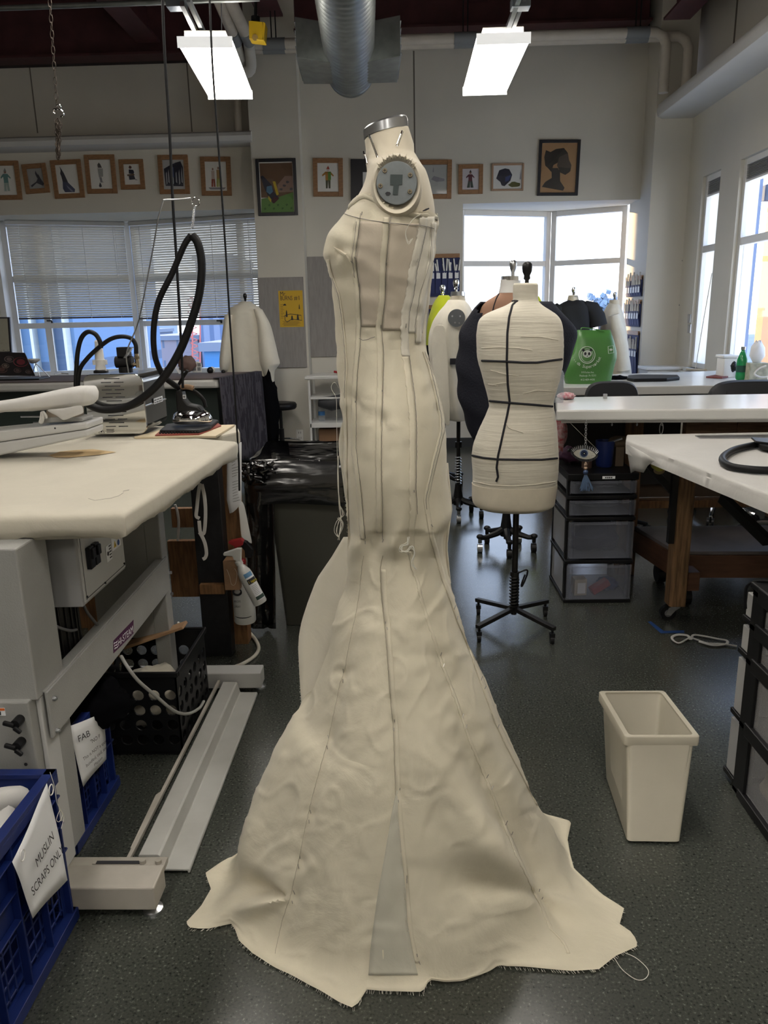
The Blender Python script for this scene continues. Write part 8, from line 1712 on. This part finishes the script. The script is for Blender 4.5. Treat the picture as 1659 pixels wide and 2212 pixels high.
# blinds
slm = mat('blind_slat', (.74, .70, .62), .5, trans=.5)
def blind(nm, lb, p0, p1, zb):
    p0 = V((p0[0], p0[1], 0)); p1 = V((p1[0], p1[1], 0)); L = (p1-p0).length; dd = (p1-p0).normalized(); n_ = V((-dd.y, dd.x, 0)); n_ = n_ if n_.y < 0 else -n_
    t = thing(nm, lb, 'window blind', (p0+p1)/2+n_*.08+V((0, 0, zb))); b = MB(); o0 = n_*.07
    mx = Matrix((dd, -n_, V((0, 0, 1)))).transposed().to_4x4(); mx.translation = p0+o0
    b.box(.05, L-.05, -.02, .03, HEAD-.045, HEAD-.004, mx); b.build('headrail', M['trim'], t)
    b = MB(); z = HEAD-.06
    while z > zb+.02:
        q = mx @ Matrix.Translation((0, 0, z)) @ Matrix.Rotation(rad(70-24*((HEAD-z)/(HEAD-zb))**2), 4, 'X'); b.box(.06, L-.06, -.0135, .0135, -.0005, .0005, q); z -= .0255
    b.build('slat', slm, t, kind='stuff')
    b = MB(); b.box(.06, L-.06, -.014, .014, zb, zb+.018, mx); b.build('bottom_rail', mat('brown_rail', (.10, .08, .07), .5), t)
    for k in range(4):
        s = .18+(L-.36)*k/3; b = MB(); b.box(s-.003, s+.003, -.016, -.014, zb, HEAD-.05, mx); b.build('ladder_tape', M['whitepl'], t)
    b = MB(); b.box(L-.16, L-.157, -.025, -.022, 1.45, HEAD-.05, mx); b.build('tilt_cord', M['whitepl'], t)
zbl = AY(170, 688, 8.8).z
blind('slatted_blind', 'lowered pale slatted blind in the left half of the left bay window', (lp[0]+.02, lp[1]), apl, zbl)
blind('slatted_blind', 'lowered pale slatted blind in the right half of the left bay window, behind the cords', apl, (rp[0]+.0, rp[1]), AY(400, 688, 8.8).z)
for x, lb in ((112, 'left'), (338, 'middle'), (478, 'right')): p = AY(x, 694, 8.75); b = MB(); b.box(p.x-.05, p.x+.01, p.y-.02, p.y, p.z, p.z+.012); b.cyl(p, p+V((0, 0, -.02)), .01, n=8); b.build('window_latch', M['black'], label='%s black handle on the rail of the left bay window' % lb, cat='window latch')
# outside, seen through the panes
GZ = -7.0
b = MB(); b.box(-160, 160, 13, 260, GZ-.5, GZ); b.build('ground', mat('street_ground', (.17, .21, .27), .9, var=.2, vs=.05), kind='structure')
def win_mat(name, wall, pane, sx, sz, frac=.5):
    if name in MC: return MC[name]
    m = mat(name, wall, .7); n = m.node_tree; L = n.links.new; b_ = n.nodes['Principled BSDF']; t_ = n.nodes.new('ShaderNodeTexCoord'); br = n.nodes.new('ShaderNodeTexBrick'); mp = n.nodes.new('ShaderNodeMapping'); mp.inputs['Rotation'].default_value = (PI/2, 0, 0)
    br.offset = 0; br.inputs['Color1'].default_value = br.inputs['Color2'].default_value = (*pane, 1); br.inputs['Mortar'].default_value = (*wall, 1); br.inputs['Scale'].default_value = 1; br.inputs['Brick Width'].default_value = sx; br.inputs['Row Height'].default_value = sz; br.inputs['Mortar Size'].default_value = frac*min(sx, sz)*.5
    L(t_.outputs['Object'], mp.inputs[0]); L(mp.outputs[0], br.inputs[0]); L(br.outputs[0], b_.inputs['Base Color']); return m
def bldg(name, x0, x1, ytop, Y, dep, m, lb, rz=None):
    a, c = AY(x0, 650, Y), AY(x1, 650, Y); a.z = c.z = min(40, AY((x0+x1)/2, ytop, Y).z); t = thing(name, lb, 'building', ((a.x+c.x)/2, Y, GZ)); b = MB(); b.box(a.x, c.x, Y, Y+dep, GZ, a.z); b.build('facade', m, t); b = MB(); b.box(a.x-.2, c.x+.2, Y-.2, Y+dep, a.z, a.z+.4); b.build('roof_edge', mat('roof_slate', (.16, .19, .25), .8), t); return t, a, c
t, a, c = bldg('glass_building', -700, 152, -300, 14, 5, win_mat('blue_glass_facade', (.05, .09, .17), (.08, .16, .30), 1.1, 1.9, .2), 'blue glass-clad building seen through the far left panes')
for k in range(7): x = c.x-.12-.30*k; b = MB(); b.box(x, x+.05, 13.8, 14, GZ, a.z); b.build('fin', mat('pale_fin', (.32, .36, .38), .5), t)
bldg('city_block', 165, 300, 722, 88, 12, win_mat('pale_block_facade', (.20, .22, .27), (.08, .12, .20), 1.4, 1.9, .9), 'pale distant apartment block with rows of small windows behind the boiler')
bldg('city_block', 300, 420, 735, 70, 12, win_mat('pink_block_facade', (.24, .21, .24), (.09, .13, .20), 1.3, 1.8, .9), 'distant pinkish block with a grid of windows behind the hose loop')
bldg('city_block', 180, 330, 700, 120, 12, win_mat('haze_block_facade', (.24, .30, .40), (.17, .23, .34), 2, 2.4, .9), 'hazy taller blocks on the skyline in the left bay window')
bldg('office_tower', 428, 500, 560, 66, 10, win_mat('ribbed_tower_facade', (.18, .22, .32), (.09, .13, .23), .9, 30, .6), 'ribbed grey-blue office tower behind the right blind')
bldg('blue_hoarding', 432, 560, 758, 36, 4, mat('bright_blue_panel', (.04, .17, .38), .6), 'flat bright blue hoarding panel behind the cream shirt form')
t = thing('tower_crane', 'red lattice crane mast between the distant blocks', 'crane', AY(424, 790, 50)); b = MB(); p, q = AY(424, 800, 50), AY(424, 640, 50)
for dx in (-.25, .25): b.beam(p+V((dx, 0, 0)), q+V((dx, 0, 0)), .08, .08)
for k in range(24): z0 = p.z+(q.z-p.z)*k/24; z1 = p.z+(q.z-p.z)*(k+1)/24; sg = 1 if k % 2 else -1; b.beam(V((p.x-.25*sg, 50, z0)), V((p.x+.25*sg, 50, z1)), .05, .05)
b.build('mast', mat('crane_red', (.50, .12, .10), .6), t, kind='stuff')
rr = random.Random(21)
for k, (x, y, lb) in enumerate(((1298, 655, 'left'), (1322, 662, 'right'), (1278, 668, 'lowest'))):
    t = thing('distant_tree', '%s of the hazy bluish trees beyond the bay window near the coat' % lb, 'tree', AY(x, 700, 60)); b = MB()
    c = AY(x, y+6, 60); b.cyl(V((c.x, 60, GZ)), c, .15, n=6); b.build('trunk', mat('bark', (.1, .1, .12), .9), t); b = MB()
    for j in range(70): d = V((rr.gauss(0, .5), rr.gauss(0, .4), rr.gauss(0, .35))); b.cbox(c+d, (.35, .35, .25), (rr.random()*3, rr.random()*3, 0))
    b.build('crown', mat('hazy_leaves', (.20, .26, .34), .9), t, kind='stuff')
a = 24.0
for x0, x1, m, lb, yt in ((1596, 1624, mat('dark_blue_cladding', (.10, .14, .24), .5), 'dark blue building edge seen through the right wall window', -200), (1652, 1760, mat('sunlit_brick', (.55, .27, .13), .8), 'sunlit orange brick building at the right edge of the view', 430), (1536, 1562, mat('dark_blue_cladding2', (.12, .16, .26), .5), 'dark blue facade strip in the narrow right window', -200)):
    bldg('side_building', x0, x1, yt, 22, .4, m, lb)
